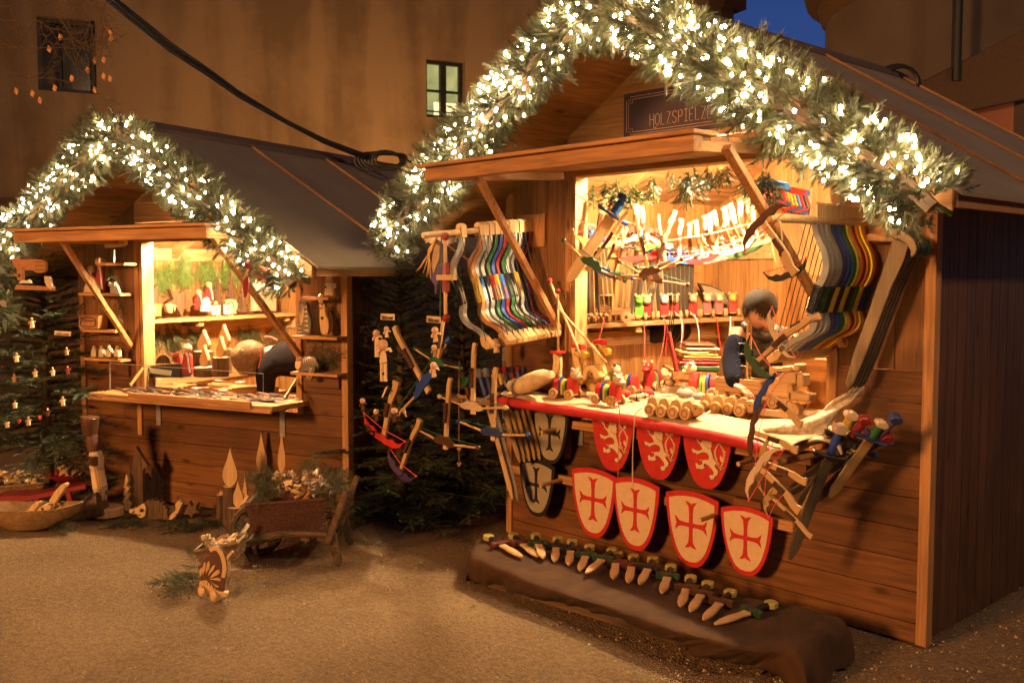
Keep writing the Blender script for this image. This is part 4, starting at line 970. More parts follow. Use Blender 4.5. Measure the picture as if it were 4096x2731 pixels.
for i,(a,b,bl,gp,pm,cn) in enumerate([((1010,460),(1278,1470),'beech_y','blue','silver','blue'),((1062,455),(1318,1478),'silver','navy','silver','dark blue'),((1110,450),(1335,1180),'blade_tan','yellow','navy','yellow'),((1160,445),(1372,1180),'blade_tan','yellow','darkred','bright yellow'),((1212,440),(1412,1170),'blade_tan','navy','darkred','navy'),((1260,435),(1450,1160),'blade_tan','darkred','navy','dark red'),((1308,432),(1492,1160),'blade_tan','blue','darkred','deep blue'),((1352,440),(1532,1175),'blade_tan','black','navy','black')]):
    K=PF(FR,1400,1250,.5102,-.06-.025*(8-i)-.03); sword(K(*a),K(*b),f'{cn}-gripped toy sword, {ORD[i]} from the left in the left bundle',{'blade':M[bl],'grip':M[gp],'pommel':M[pm],'guard':M['silver' if i<2 else 'navy']},gs,FR.X)
mb=MB(FR.M); mb.box((-.3,-.30,.86),(.28,-.27,.90)); mb.beam((.1,-.27,.88),(.1,-.01,.88),.03,.03); solo('sword_rack','short wooden rack bar that holds the toy swords left of the counter','rack',mb,M['trim_x'],FR.mat(0,-.28,.86))
gs2='toy swords bundled at the lower right of the stall'
for i,(a,b,bl,gp,pm,gu,cn) in enumerate([((1105,400),(700,1450),'blade_dk','blue','natural','black','blue'),((1190,300),(800,1120),'blade_tan','yellow','natural','black','yellow'),((1300,340),(760,1020),'blade_dk','darkred','darkred','black','dark red'),((1430,370),(1010,960),'blade_tan','green','natural','navy','green'),((1545,330),(880,1010),'blade_dk','purple','navy','purple','purple'),((1480,480),(640,960),'blade_dk','black','darkred','navy','black'),((1250,480),(690,900),'blade_dk','navy','yellow','tan','navy')]):
    K=PF(FR,2800,1500,.5102,-.22-.03*(7-i)); sword(K(*a),K(*b),f'toy sword with {cn} grip, {ORD[i]} in the jumbled bundle at the lower right',{'blade':M[bl],'grip':M[gp],'pommel':M[pm],'guard':M[gu]},gs2,RT,1.25)
K=PF(FR,2800,1500,.5102,-.42); mb=MB(); mb.tube([K(*p) for p in [(850,530),(890,505),(950,500),(1030,520),(1090,560),(1110,620)]],[.016,.02,.02,.018,.014,.008],8,flat=.5)
solo('toy_horn','pale curved toy horn on the front of the sword bundle','horn',mb,M['natural'],MT(K(950,500)),smooth=60)
mb=MB(); mb.cyl(FR.at(3330,1800,-.0),FR.at(3330,1800,0)-FR.Y*.5,.016,10); solo('wall_peg','dark peg that carries the sword bundle at the lower right','peg',mb,M['trim_x'],MT(FR.at(3330,1800,0)),smooth=40)
# ================================================================== right stall: inside
gI='toy crossbows hung in a row inside the right stall'
Z8=lambda dep: PV(2200,600,.4253,dep)
IA=[((720,575),(390,1075),(185,1000),(640,1140),'dkgreen','dkgreen'),((640,780),(505,1150),(300,1100),(725,1165),'blue','blue'),((690,840),(615,1190),(420,1130),(820,1160),'dkgreen','green'),((790,605),(930,1150),(700,1070),(1150,1190),'walnut','walnut'),((1150,640),(955,1200),(650,1090),(1300,1255),'walnut','walnut'),((1010,610),(1090,1090),(860,1060),(1330,1080),'walnut','walnut')]
for i,(a,b,c,d,bk,bl) in enumerate(IA):
    place_x('A',Z8(5.55+.08*(i%3)),a,b,c,d,f'long toy crossbow with {dict(dkgreen="dark green",blue="navy",walnut="brown")[bk]} block, {ORD[i]} from the left inside the right stall',{'bow_block':M[bk],'end_ball':M[bl]},gI,wide=1.35)
IB=[((510,430),(430,860),(320,810),(560,900),'tan'),((600,480),(700,840),(560,800),(820,830),'natural'),((775,530),(860,990),(750,1030),(900,1010),'red'),((835,545),(930,900),(800,960),(1060,1030),'green_bright'),((1210,660),(1215,1010),(1035,1025),(1368,975),'blue'),((1150,600),(1060,870),(930,830),(1180,840),'natural'),((1290,700),(1330,1030),(1180,1050),(1480,1020),'blue_bright'),((1430,630),(1500,950),(1335,915),(1680,945),'red'),((1345,680),(1440,1020),(1290,1040),(1600,1000),'darkred'),((1470,620),(1560,1010),(1440,1050),(1690,975),'pink'),((1520,590),(1640,900),(1490,905),(1790,870),'tan'),((1660,640),(1560,900),(1440,890),(1700,860),'natural'),((1610,560),(1740,920),(1600,960),(1880,890),'natural'),((1665,535),(1850,930),(1735,960),(1975,900),'dkgreen'),((1760,475),(1830,860),(1700,880),(1960,840),'walnut'),((1820,445),(1900,830),(1780,860),(2030,800),'tan'),((1885,540),(1960,860),(1830,880),(2060,830),'tan')]
cn_=dict(tan='tan',natural='natural wood',red='red',green_bright='light green',blue='blue',blue_bright='bright blue',darkred='dark red',pink='pink',dkgreen='dark green',walnut='dark brown')
for i,(a,b,c,d,bw) in enumerate(IB):
    place_x('B',Z8(5.9+.07*(i%4)),a,b,c,d,f'small toy crossbow with {cn_[bw]} bow, {ORD[i]} from the left inside the right stall',{'bow':M[bw]},gI,wide=1.6)
mb=MB(); K=Z8(5.75); mb.tube([K(240,415),K(560,620),K(800,700)],.0035,5); mb.tube([K(240,645),K(560,800),K(760,860),K(1150,850),K(1500,790),K(1900,690),K(2080,640)],.0035,5)
solo('yellow_cord','thin yellow cord stretched across the inside of the right stall','cord',mb,M['tan'],MT(K(240,645)))
# blue sword slung in front
K=Z8(5.6); sword(K(705,440),K(160,1250),'toy sword with bright blue grip and guard slung diagonally from the cord',{'blade':M['beech_y'],'grip':M['blue_bright'],'pommel':M['blue'],'guard':M['blue']},'toy swords inside the right stall',RT,1.7)
# swords leaning on the inner left wall, standing on the shelf
gW='toy swords leaning on the inner wall'
gcol=['black','blue_bright','black','black','blue_bright','blue_bright','black','blue','blue_bright','black']
for i in range(15):
    t=i/14; top=(2318+ (2480-2318)*t if i<9 else 2500+ (i-9)*34, 893+ 28*t); bot=(2300-14+ 300*t, 1278-10*t)
    u=.16; A=FR.sx(top[0],top[1],u); Bp=FR.sx(max(2296,bot[0]),bot[1],.20); Bp.z=1.35
    sword(A,Bp,f'toy sword with {"blue" if "blue" in gcol[i%10] else "black"} grip, {ORD[i]} from the left leaning above the shelf',{'blade':M[['blade_tan','blade_dk','beech_y','blade_dk'][i%4 if i<6 else (0 if i<11 else 1)]],'grip':M[gcol[i%10]],'pommel':M['silver'],'guard':M['silver']},gW,FR.X,1.0)
for i in range(12):
    t=i/11; A=FR.sx(2560+210*t,975+20*t,.15); Bp=FR.sx(2590+175*t,1235,.20); Bp.z=1.35
    sword(A,Bp,f'dark toy sword, {ORD[i]} from the left in the row behind the pink pull toys',{'blade':M[['blade_tan','blade_dk'][i%2] if i<6 else 'blade_dk'],'grip':M[['blue','black','blue_bright'][i%3]],'pommel':M['silver'],'guard':M['darkred']},gW,FR.X,1.0)
# bright grips hanging at the upper right inside
gc2=['red','pink','red','black','black','red','yellow','yellow','yellow','blue_bright','red','black','pink','black','blue']
for i in range(13):
    K=PV(2900,700,.4464,5.5); x=345+i*31; y=70+i*7-(25 if 2<i<7 else 0)
    A=K(x,y); Bp=K(x+150+i*10,y+790)
    c=gc2[i]; sword(A,Bp,f'toy sword with {dict(red="red",pink="pink",black="black",yellow="yellow",blue_bright="bright blue",blue="blue")[c]} grip, {ORD[i]} from the left in the upper right row inside',{'blade':M['beech_y'],'grip':M[c],'pommel':M[['blue','blue_bright','red'][(i//4)%3]],'guard':M[['blue','red','navy'][i%3]]},'brightly gripped toy swords hanging inside at the right',RT,1.0)
# dark round shields hung below the shelf and one grey cross shield on it
K=lambda x,y,k=0:FR.sx(2500+.4836*x,1000+.4836*y,.24)+FR.X*k
for i in range(6):
    mb=MB(); c=FR.sx(2620+20*i,1330,.12); c.z=1.26
    mb.prism([(.10*math.cos(q*.3),.09*math.sin(q*.3)) for q in range(21)],.008,Mx.Translation(c)@Mx(((1,0,0,0),(0,0,1,0),(0,1,0,0),(0,0,0,1)))); 
    solo('toy_shield',f'dark toy shield seen nearly edge-on, {ORD[i]} in the row under the inner shelf','toy shield',mb,M['walnut' if i%2 else 'black'],MT(c),'dark toy shields hung under the inner shelf',bev=.001)
mb=MB(); KK=Px(2500,1000,.4836,lambda x,y:FR.sx(x,y,.14),-FR.X); P=KK.ps([(605,272),(700,290),(790,330),(840,370),(868,430),(868,470),(790,450),(700,420),(640,350)]); mb.ext(P,-FR.X*.012)
q=solo('toy_shield','grey toy shield with black rim lying on its side on the inner shelf','toy shield',mb,M['black_paint'],MT(P[5]))
mb=MB(); mb.ext([p+FR.X*.004+(sum(P,V())/9-p)*.16 for p in P],-FR.X*.003); o=mb.build('painted_field',M['shield_grey'],q)
# ---- pull toys
def pull_toy():
    r=thing('pull_toy','x','pull toy',Mx())
    def arch(w,h,x0,x1,z0=.022):
        P=[(-w/2,z0),(w/2,z0),(w/2,z0+h*.55)]+[(w/2*math.cos(a),z0+h*.55+h*.45*math.sin(a)) for a in [math.pi*k/10 for k in range(1,10)]]+[(-w/2,z0+h*.55)]
        return [( -p[0],p[1]) for p in P],Mx(((0,0,1,(x0+x1)/2),(1,0,0,0),(0,1,0,0),(0,0,0,1))),x1-x0
    for nm,x0,x1,w,h,m in (('front_body',.022,.060,.048,.085,'red'),('rear_body',-.060,-.030,.048,.072,'red')):
        p,Mm,th=arch(w,h,x0,x1); mb=MB(); mb.prism(p,th,Mm); mb.build(nm,M[m],r,bev=.003)
    for k,(c,x) in enumerate((('blue',-.020),('yellow',-.006),('green_bright',.008))):
        p,Mm,th=arch(.052,.078-.006*k,x-.005,x+.006); mb=MB(); mb.prism(p,th,Mm); mb.build('hoop',M[c],r)
    mb=MB()
    for x in (-.045,.045): mb.cyl((x,-.04,.024),(x,.04,.024),.004,6)
    mb.box((-.062,-.018,.018),(.062,.018,.024)); mb.build('chassis',M['beech_x'],r)
    for x in (-.045,.045):
        for y in (-1,1):
            mb=MB(); mb.cyl((x,y*.028,.024),(x,y*.044,.024),.024,18); wv=mb.build('wheel',M['beech'],r,40,bev=.0015)
            mb=MB(); mb.tube([(x+.013*math.cos(a),y*.0445,.024+.013*math.sin(a)) for a in [2*math.pi*q/14 for q in range(14)]],.0016,4,loop=True); mb.build('painted_ring',M['ring'],wv)
    mb=MB(); mb.ball((.058,0,.118),.026,14,(1,.9,1)); mb.ball((.080,0,.106),.017,10,(1,1.2,.8)); hd=mb.build('head',M['natural'],r,80)
    mb=MB(); mb.ball((.055,-.020,.142),.009,8); mb.ball((.055,.020,.142),.009,8); mb.build('ear',M['natural'],hd,80)
    mb=MB(); mb.ball((.0775,-.010,.128),.005,6); mb.ball((.0775,.010,.128),.005,6); mb.build('eye',M['white_paint'],hd,80)
    mb=MB(); mb.ball((.0815,-.010,.128),.0022,6); mb.ball((.0815,.010,.128),.0022,6); mb.tube([(.0925,-.012,.105),(.096,0,.100),(.0925,.012,.105)],.0015,4); mb.build('painted_mouth',M['black'],hd)
    return r
PT=pull_toy(); pt_used=[False]
def toy(px,py,z,ang,label,mats=None,sc=1.0,group='painted pull toys on wheels'):
    sc=sc*(1.22 if z<1.2 else 1.1); Mm=MT(gz(px,py,z) if z<1.2 else shelf_at(px,z))@Mx.Rotation(ang,4,'Z')@S(sc)
    return place_toy(Mm,label,mats or {},group)
def place_toy(Mm,label,mats,group):
    if not pt_used[0]:
        pt_used[0]=True; PT.matrix_world=Mm; W[PT]=Mm; PT['label']=label; PT['group']=group
        return PT
    r=copy_thing(PT,Mm,label,mats); r['group']=group; return r
def shelf_at(px,z,u=.19,py=1275):
    p=FR.sx(px,py,u); p.z=z; return p
ZC=.942
toy(2262,1592,ZC,rad(8),'red pull-along cow with rainbow hoops, leftmost on the counter')
toy(2432,1618,ZC,rad(2),'red pull-along cow at the counter front, its pink string hanging over the edge')
toy(2505,1575,ZC,rad(195),'red pull-along cow facing left with dark ears, behind the foremost cow',{'ear':M['walnut']})
toy(2462,1500,ZC,rad(-40),'small red pull toy with a pale bear head at the back of the counter')
toy(2555,1490,ZC,rad(-35),'red pull toy with white head standing behind the middle of the counter',{'head':M['white_paint']})
toy(2665,1470,ZC,rad(-30),'rearmost red pull toy with white head beside the leaning brown stick',{'head':M['white_paint']})
toy(2610,1560,ZC,rad(-75),'red pull toy caterpillar with round face turned to the front',{'head':M['red']},1.05)
toy(2815,1590,ZC,rad(200),'pull-along hedgehog with red and blue hoops at the counter centre',{'head':M['cream']},1.15)
for i,(px_,hd,nm,bd) in enumerate([(2555,'green_bright','green frog','green_bright'),(2585,'natural','bear','red'),(2655,'white_paint','white-headed cow','red'),(2695,'natural','bear with pink string','red'),(2768,'cream','round-faced cat with pink cap','red'),(2825,'natural','pale mouse','pink'),(2872,'cream','mouse with red ears','pink'),(2925,'yellow','giraffe','red')]):
    toy(px_,1275,1.347,rad(-48),f'{nm} pull toy, {ORD[i]} from the tractor on the inner shelf',{'head':M[hd],'front_body':M[bd],'rear_body':M[bd]},1.12,'pull toys lined up on the inner shelf')
# strings from the shelf toys
for i,(pts,c) in enumerate([([(820,200),(815,260),(795,340),(775,410)],'pink'),([(1130,190),(1245,205),(1252,420),(1248,640)],'pink'),([(1440,160),(1470,240),(1440,520),(1400,660),(1370,720)],'pink'),([(1450,180),(1495,300),(1475,450),(1470,620)],'red'),([(1560,120),(1645,200),(1640,400),(1605,700)],'white_paint'),([(1650,180),(1660,300),(1640,480),(1665,620)],'pink'),([(1725,125),(1800,190),(1822,400),(1825,560),(1845,760)],'white_paint'),([(1995,170),(2020,300),(2035,440),(2060,580)],'red'),([(2145,165),(2150,260),(2130,400)],'white_paint')]):
    K=PV(2100,1200,.3827,6.05); mb=MB(); mb.tube([K(x,y) for x,y in smooth2(pts,2)],.0026,5)
    solo('pull_string',f'{dict(pink="pink",red="red",white_paint="white")[c]} pull string hanging off the inner shelf, {ORD[i]} from the left','string',mb,M[c],MT(K(*pts[0])),'pull strings hanging from the shelf toys')
mb=MB(); K=PF(FR,2350,1550,.502,-.45); mb.tube([K(x,y) for x,y in smooth2([(440,165),(400,180),(378,215),(372,320),(360,480),(360,600),(358,760),(362,800)],2)],.0032,5)
solo('pull_string','long pale cord hanging down over the red edge between the lion shields','string',mb,M['natural'],MT(K(400,180)))
mb=MB(); mb.tube([K(x,y) for x,y in smooth2([(215,70),(240,110),(258,190),(250,400),(245,560),(242,720)],2)],.0022,5)
solo('pull_string','pink string hanging over the leftmost lion shield','string',mb,M['pink'],MT(K(215,70)))
# ---- wooden caterpillars
def caterpillar():
    r=thing('wooden_caterpillar','x','pull toy',Mx())
    for i in range(4):
        x=-.09+.058*i
        mb=MB(); P=[(x-.030,.03),(x+.030,.03)]+[(x+.030*math.cos(a)*(1-.12*abs(math.sin(3*a))),.045+.034*math.sin(a)*(1+.08*math.cos(5*a))) for a in [math.pi*k/12 for k in range(13)]]
        mb.prism(P,.040,Mx(((1,0,0,0),(0,0,-1,0),(0,1,0,0),(0,0,0,1)))); mb.build('body_segment',M['beech_x'],r,bev=.003)
        for y in (-1,1):
            mb=MB(); mb.cyl((x,y*.022,.026),(x,y*.042,.026),.026,20); wv=mb.build('wheel',M['beech'],r,40,bev=.002)
            mb=MB(); mb.tube([(x+.014*math.cos(a),y*.0425,.026+.014*math.sin(a)) for a in [2*math.pi*q/14 for q in range(14)]],.0016,4,loop=True); mb.build('painted_ring',M['ring'],wv)
    mb=MB(); mb.lathe([(.001,-.016),(.024,-.016),(.028,-.008),(.028,.008),(.024,.016),(.001,.016)],16,Mx.Translation((.118,0,.042))@Mx.Rotation(math.pi/2,4,'X')); mb.ball((.135,-.012,.052),.004,6); hd=mb.build('head',M['beech'],r,50)
    mb=MB(); mb.ball((.122,-.0165,.048),.004,6); mb.ball((.122,.0165,.048),.004,6); mb.build('eye',M['ring'],hd)
    return r
ct=caterpillar()
def setx(r,Mm,label,group): r.matrix_world=Mm; W[r]=Mm; r['label']=label; r['group']=group
gcT='plain wooden caterpillars on wheels'
setx(ct,MT(gz(2690,1668,ZC))@Mx.Rotation(rad(4),4,'Z')@S(1.22),'plain wooden caterpillar on wheels, nearest the front edge of the counter',gcT)
copy_thing(ct,MT(gz(2905,1655,ZC))@Mx.Rotation(rad(3),4,'Z')@S(1.22),'plain wooden caterpillar on wheels below the wooden crate')
copy_thing(ct,MT(gz(3085,1645,ZC))@Mx.Rotation(rad(25),4,'Z')@S(1.15),'plain wooden caterpillar on wheels behind the blue crossbow, rightmost')
copy_thing(ct,MT(shelf_at(2345,1.347,.23))@Mx.Rotation(rad(-20),4,'Z')@S(.8),'small wooden caterpillar at the left end of the inner shelf')
copy_thing(ct,MT(shelf_at(2395,1.347,.26))@Mx.Rotation(rad(-10),4,'Z')@S(.8),'small wooden caterpillar on the inner shelf beside the tractor')
# ---- wooden tractor and truck
def tractor(Mm,label,sc=1.0,name='wooden_tractor'):
    r=thing(name,label,'toy tractor',Mm@S(sc)); Wm=W[r]
    B=lambda: MB(Wm)
    mb=B(); mb.box((-.02,-.03,.045),(.11,.03,.095)); mb.build('bonnet',M['beech_x'],r,bev=.004)
    mb=B(); mb.box((-.10,-.035,.035),(-.022,.035,.075)); mb.box((-.09,-.028,.076),(-.06,.028,.11)); mb.build('seat_block',M['beech_x'],r,bev=.003)
    mb=B(); mb.box((-.105,-.042,.172),(.0,.042,.182)); mb.build('cab_roof',M['beech_x'],r,bev=.002)
    for x in (-.095,-.008):
        for y in (-.034,.034):
            mb=B(); mb.cyl((x,y,.076),(x,y,.172),.004,8); mb.build('roof_post',M['beech'],r,40)
    mb=B(); mb.cyl((.08,0,.095),(.08,0,.135),.005,8); mb.build('exhaust',M['beech'],r,40)
    for (x,rr,w_) in ((-.065,.05,.022),(.085,.034,.018)):
        for y in (-1,1):
            mb=B(); y0=y*.044; mb.cyl((x,y0,rr),(x,y0+y*w_,rr),rr,26); wh=mb.build('wheel',M['beech'],r,40,bev=.003)
            mb=B(); mb.cyl((x,y0+y*w_,rr),(x,y0+y*(w_+.002),rr),rr*.35,14); mb.build('hub',M['ring'],wh)
    for y in (-1,1):
        mb=B(); P=[(x_,z_) for x_,z_ in [(-.065+.060*math.cos(a),.05+.060*math.sin(a)) for a in [math.pi*(.05+.09*k) for k in range(11)]]]
        o=ribbon(P,.007); mb.prism(o,.022,Mx.Translation((0,y*.050,0))@Mx(((1,0,0,0),(0,0,-1,0),(0,1,0,0),(0,0,0,1)))); mb.build('mudguard',M['beech_x'],r)
    return r
tractor(MT(shelf_at(2455,1.347,.24))@Mx.Rotation(rad(38),4,'Z'),'plain wooden toy tractor with cab roof on the inner shelf',1.0)
KT=PF(FR,2700,1100,.4146,.02)
tractor(MT(FR.P(1.92,.36,1.235))@Mx.Rotation(rad(215),4,'Z'),'large wooden tractor on a raised box right of the seller',1.15)
mb=MB(FR.M); mb.box((1.80,.25,.93),(2.08,.48,1.233)); solo('display_box','plain wooden box raising the big toy tractor','box',mb,M['pine_x'],FR.mat(1.95,.36,.93),bev=.003)
# crate trailer with ladder (truck)
def truck():
    r=thing('wooden_truck','long wooden toy fire truck with an upright ladder and open crate body','toy truck',FR.mat(1.54,.10,.985)); Wm=W[r]; B=lambda: MB(Wm)
    mb=B(); z0,z1=.062,.135; t=.008
    mb.box((0,-.05,z0),(.26,.05,z0+.01)); mb.box((0,-.06,z0),(.26,-.05,z1)); mb.box((0,.05,z0),(.26,.06,z1)); mb.box((-.01,-.06,z0),(-.0002,.06,z1)); mb.box((.2602,-.06,z0),(.27,.06,z1)); mb.build('crate_body',M['beech_x'],r,bev=.002)
    mb=B()
    for z in (.085,.108): mb.box((0,-.0612,z),(.26,-.0602,z+.0018))
    mb.build('groove',M['ring'],r)
    mb=B(); mb.box((-.005,-.04,.035),(.50,.04,.058)); mb.build('chassis',M['beech_x'],r,bev=.003)
    mb=B()
    for y in (-.014,.014): mb.box((.150,y-.004,.073),(.160,y+.004,.42))
    for k in range(10): mb.cyl((.155,-.014,.10+.03*k),(.155,.014,.10+.03*k),.003,6)
    mb.build('ladder',M['beech'],r)
    mb=B(); mb.box((.30,-.05,.06),(.47,.05,.16)); mb.box((.30,-.04,.161),(.40,.04,.21)); mb.build('cab',M['beech_x'],r,bev=.005)
    for x in (.04,.13,.34,.44):
        for y in (-1,1):
            mb=B(); mb.cyl((x,y*.045,.032),(x,y*.067,.032),.032,22); wh=mb.build('wheel',M['beech'],r,40,bev=.002)
            mb=B(); mb.tube([(x+.017*math.cos(a_),y*.0678,.032+.017*math.sin(a_)) for a_ in [2*math.pi*q/14 for q in range(14)]],.0018,4,loop=True); mb.build('painted_ring',M['ring'],wh)
truck()
mb=MB(FR.M); mb.box((1.50,.02,.945),(2.08,.19,.984)); solo('display_board','pale board under the wooden fire truck','board',mb,M['natural'],FR.mat(1.8,.1,.945),bev=.004)
# wooden robot figure in front of seller
K=PF(FR,2750,1400,.6696,-.12)
r=thing('wooden_robot','blocky pale wooden robot toy at the right of the counter','toy robot',MT(K(600,330)))
for nm,pts in (('head',[(560,95),(620,95),(620,130),(560,130)]),('torso',[(540,135),(640,130),(645,200),(540,205)]),('base',[(600,245),(730,262),(725,310),(600,300)]),('arm',[(650,140),(690,145),(690,215),(668,225),(650,215)]),('arm',[(630,80),(668,85),(665,128),(632,126)]),('leg',[(590,206),(622,206),(622,300),(590,300)])):
    mb=MB(); mb.ext(K.ps(pts),FR.Y*.07); mb.build(nm,M['beech_x'],r,bev=.006)
for i,x in enumerate((594,640)):
    mb=MB(); mb.cyl(K(x,368-10*i,-.02),K(x,368-10*i,.03),.033,20); mb.build('wheel',M['beech'],r,40,bev=.002)
# ---- geese, elephant, sticks
ZG=lambda d: PF(FR,2100,1300,.4464,d)
def goose(K,label,dx=0,dy=0,s=1.0):
    f=lambda pts:[(660+(x-660)*s+dx,520+(y-520)*s+dy) for x,y in pts]
    r=thing('wooden_goose',label,'push toy',MT(K(*f([(650,500)])[0])),'wooden push-along geese')
    neck=smooth2([(600,200),(592,170),(610,150),(650,140),(690,155),(700,190),(682,215),(672,250),(668,290),(685,330),(695,380),(710,430),(700,470),(660,505),(640,505),(650,450),(640,400),(632,350),(622,300),(612,250)],2)
    mb=MB(); mb.ext(K.ps(f(neck)),K.A*.03); mb.build('neck_and_head',plain('goose_yellow',(.80,.60,.26),.45) if 'goose' not in M else M['goose'],r,bev=.003)
    mb=MB(); mb.ext(K.ps(f([(612,165),(606,140),(620,130),(695,132),(702,150),(700,186),(660,170)]),-.004),K.A*.04); mb.build('cap',M['red'],r,bev=.002)
    mb=MB(); mb.ext(K.ps(f(smooth2([(682,205),(715,202),(742,215),(745,240),(738,272),(720,278),(712,255),(690,240),(678,225)],2)),-.003),K.A*.036); mb.build('beak',M['yellow'],r,bev=.003)
    mb=MB(); mb.ball(K(*f([(648,190)])[0],-.001),.007,8); mb.build('eye',M['black'],r)
    mb=MB(); mb.tube(K.ps(f(smooth2([(630,218),(645,240),(665,250),(680,245)],1)),-.001),.0016,4); mb.tube(K.ps(f([(628,352),(636,360),(640,348),(648,362),(654,348),(662,360),(668,346),(678,358)]),-.001),.0014,4); mb.build('painted_line',M['ring'],r)
    mb=MB(); mb.ext(K.ps(f(smooth2([(600,400),(650,440),(705,470),(700,510),(640,530),(560,530),(545,480)],2)),.006),K.A*.05); mb.build('body',M['natural'],r,bev=.004)
    return r
M['goose']=plain('goose_yellow',(.80,.60,.26),.45)
goose(ZG(.02),'yellow wooden goose with red cap, nearer the middle, taller of the two')
goose(ZG(-.02),'yellow wooden goose with red cap at the left, partly behind a stick',-190,20,.95)
K=ZG(-.02); r=thing('wooden_elephant','pale wooden elephant push toy in front of the geese','push toy',MT(K(590,500)))
mb=MB(); mb.ext(K.ps(smooth2([(520,400),(540,370),(590,362),(630,385),(645,430),(678,455),(670,480),(640,480),(630,510),(600,540),(530,545),(515,470)],2)),K.A*.045); mb.build('body',M['goose'],r,bev=.004)
mb=MB(); mb.ext(K.ps(smooth2([(505,500),(560,480),(600,500),(605,550),(560,580),(510,560)],2),-.012),K.A*.01); mb.build('ear',M['yellow'],r,bev=.002)
mb=MB(); mb.ball(K(600,438,-.001),.006,8); mb.build('eye',M['black'],r)
for x in (540,620):
    mb=MB(); mb.cyl(K(x,560,-.012),K(x,560,.05),.026,18); mb.build('wheel',M['beech'],r,40)
r=thing('push_toy','upright push toy with red disc and ball on a pale stick at the counter left','push toy',MT(K(272,560)))
Kp=ZG(-.12); mb=MB(); mb.ext(Kp.ps(smooth2([(245,258),(292,258),(298,360),(292,430),(300,500),(262,560),(250,480),(240,400),(250,330)],1)),Kp.A*.04); mb.build('body',M['goose'],r,bev=.004)
mb=MB(); mb.lathe([(.038,-.008),(.045,-.006),(.045,.006),(.038,.008)],22,MT(Kp(270,243,.02))); mb.build('disc',M['red'],r,40)
mb=MB(); mb.cyl(Kp(278,230,.02),Kp(272,-290,.02),.0075,8); mb.build('stick',M['beech'],r,40)
mb=MB(); mb.ball(Kp(272,-300,.02),.017,10); mb.build('end_ball',M['darkred'],r,80)
for i,(a,b,lb) in enumerate([((188,-400),(432,370),'long pale push-toy stick with a red ball leaning left behind the strut'),((250,-175),(628,350),'thin pale push-toy stick crossing in front of the geese')]):
    r=thing('push_stick',lb,'push stick',MT(K(*b))); mb=MB(); mb.cyl(Kp(*a,.03),Kp(*b,.10),.0075,8); mb.build('stick',M['beech'],r,40)
    mb=MB(); mb.ball(Kp(*a,.03),.017,10); mb.build('end_ball',M['darkred'],r,80)
# brown stick tied in the middle
K=PF(FR,2100,1200,.3827,.1); mb=MB(); mb.beam(K(1500,330),K(1585,745),.024,.02); solo('brown_stick','square brown wooden stick tied with dark cord, hanging above the toys','stick',mb,M['darkred'],MT(K(1500,330)),bev=.003)
mb=MB()
for x0,x1 in ((1535,1500),(1560,1515),(1575,1540)): mb.tube([K(x0,-60),K(x0-8,120),K(x1,330)],.003,5)
solo('black_cord_bundle','bundle of thin black cords holding the brown stick','cord',mb,M['black'],MT(K(1535,0)))
# mouse figure, duck with hat, mice, ladybirds
def figure(name,label,cat,base,parts,Mz=None,group=None,sc=1.0):
    r=thing(name,label,cat,(Mz or MT(base))@S(sc),group)
    cnt={}
    for nm,kind,args,m in parts:
        mb=MB(W[r])
        if kind=='ball': mb.ball(*args)
        elif kind=='cyl': mb.cyl(*args)
        elif kind=='box': mb.box(*args)
        elif kind=='lathe': mb.lathe(*args)
        elif kind=='tube': mb.tube(*args)
        mb.build(nm,M[m],r,60)
    return r
CFm=lambda p:MT(p)@Mx.Rotation(YAW,4,'Z')   # x right in view, y away
figure('wooden_mouse','pale wooden mouse figure with big round ears riding a cart','toy figure',0,[('cart','box',((-.05,-.03,.012),(.05,.03,.05)),'natural'),('body','lathe',([(.022,.05),(.03,.06),(.03,.075),(.012,.09)],12),'natural'),('head','ball',((0,-.01,.105),.028,12),'natural'),('ear','cyl',((-.035,-.004,.135),(-.035,.004,.135),.022,16),'natural'),('ear','cyl',((.035,-.004,.135),(.035,.004,.135),.022,16),'natural'),('nose','ball',((-.004,-.040,.098),.007,8),'black'),('eye','ball',((.012,-.034,.115),.004,6),'black'),('eye','ball',((-.014,-.034,.115),.004,6),'black'),('wheel','cyl',((-.06,-.035,.02),(-.04,-.035,.02),.02,14),'beech'),('wheel','cyl',((.04,-.035,.02),(.06,-.035,.02),.02,14),'beech')],CFm(gz(2680,1575,ZC)))
figure('wooden_duck','yellow wooden duck figure with a red top hat and collar','toy figure',0,[('body','ball',((0,0,.05),.05,12,(1.2,.8,.9)),'goose'),('head','ball',((.01,-.01,.125),.033,12),'goose'),('beak','ball',((.035,-.03,.118),.016,8,(1.2,1,.8)),'red'),('hat','lathe',([(.035,.150),(.035,.156),(.022,.157),(.024,.185),(.001,.186)],16,Mx.Translation((.01,-.01,0))),'red'),('collar','lathe',([(.022,.088),(.028,.094),(.022,.1)],14),'red'),('eye','ball',((.0,-.042,.135),.005,6),'white_paint')],CFm(gz(2735,1530,ZC)))
C('mouse_grey',(.33,.32,.31),.7)
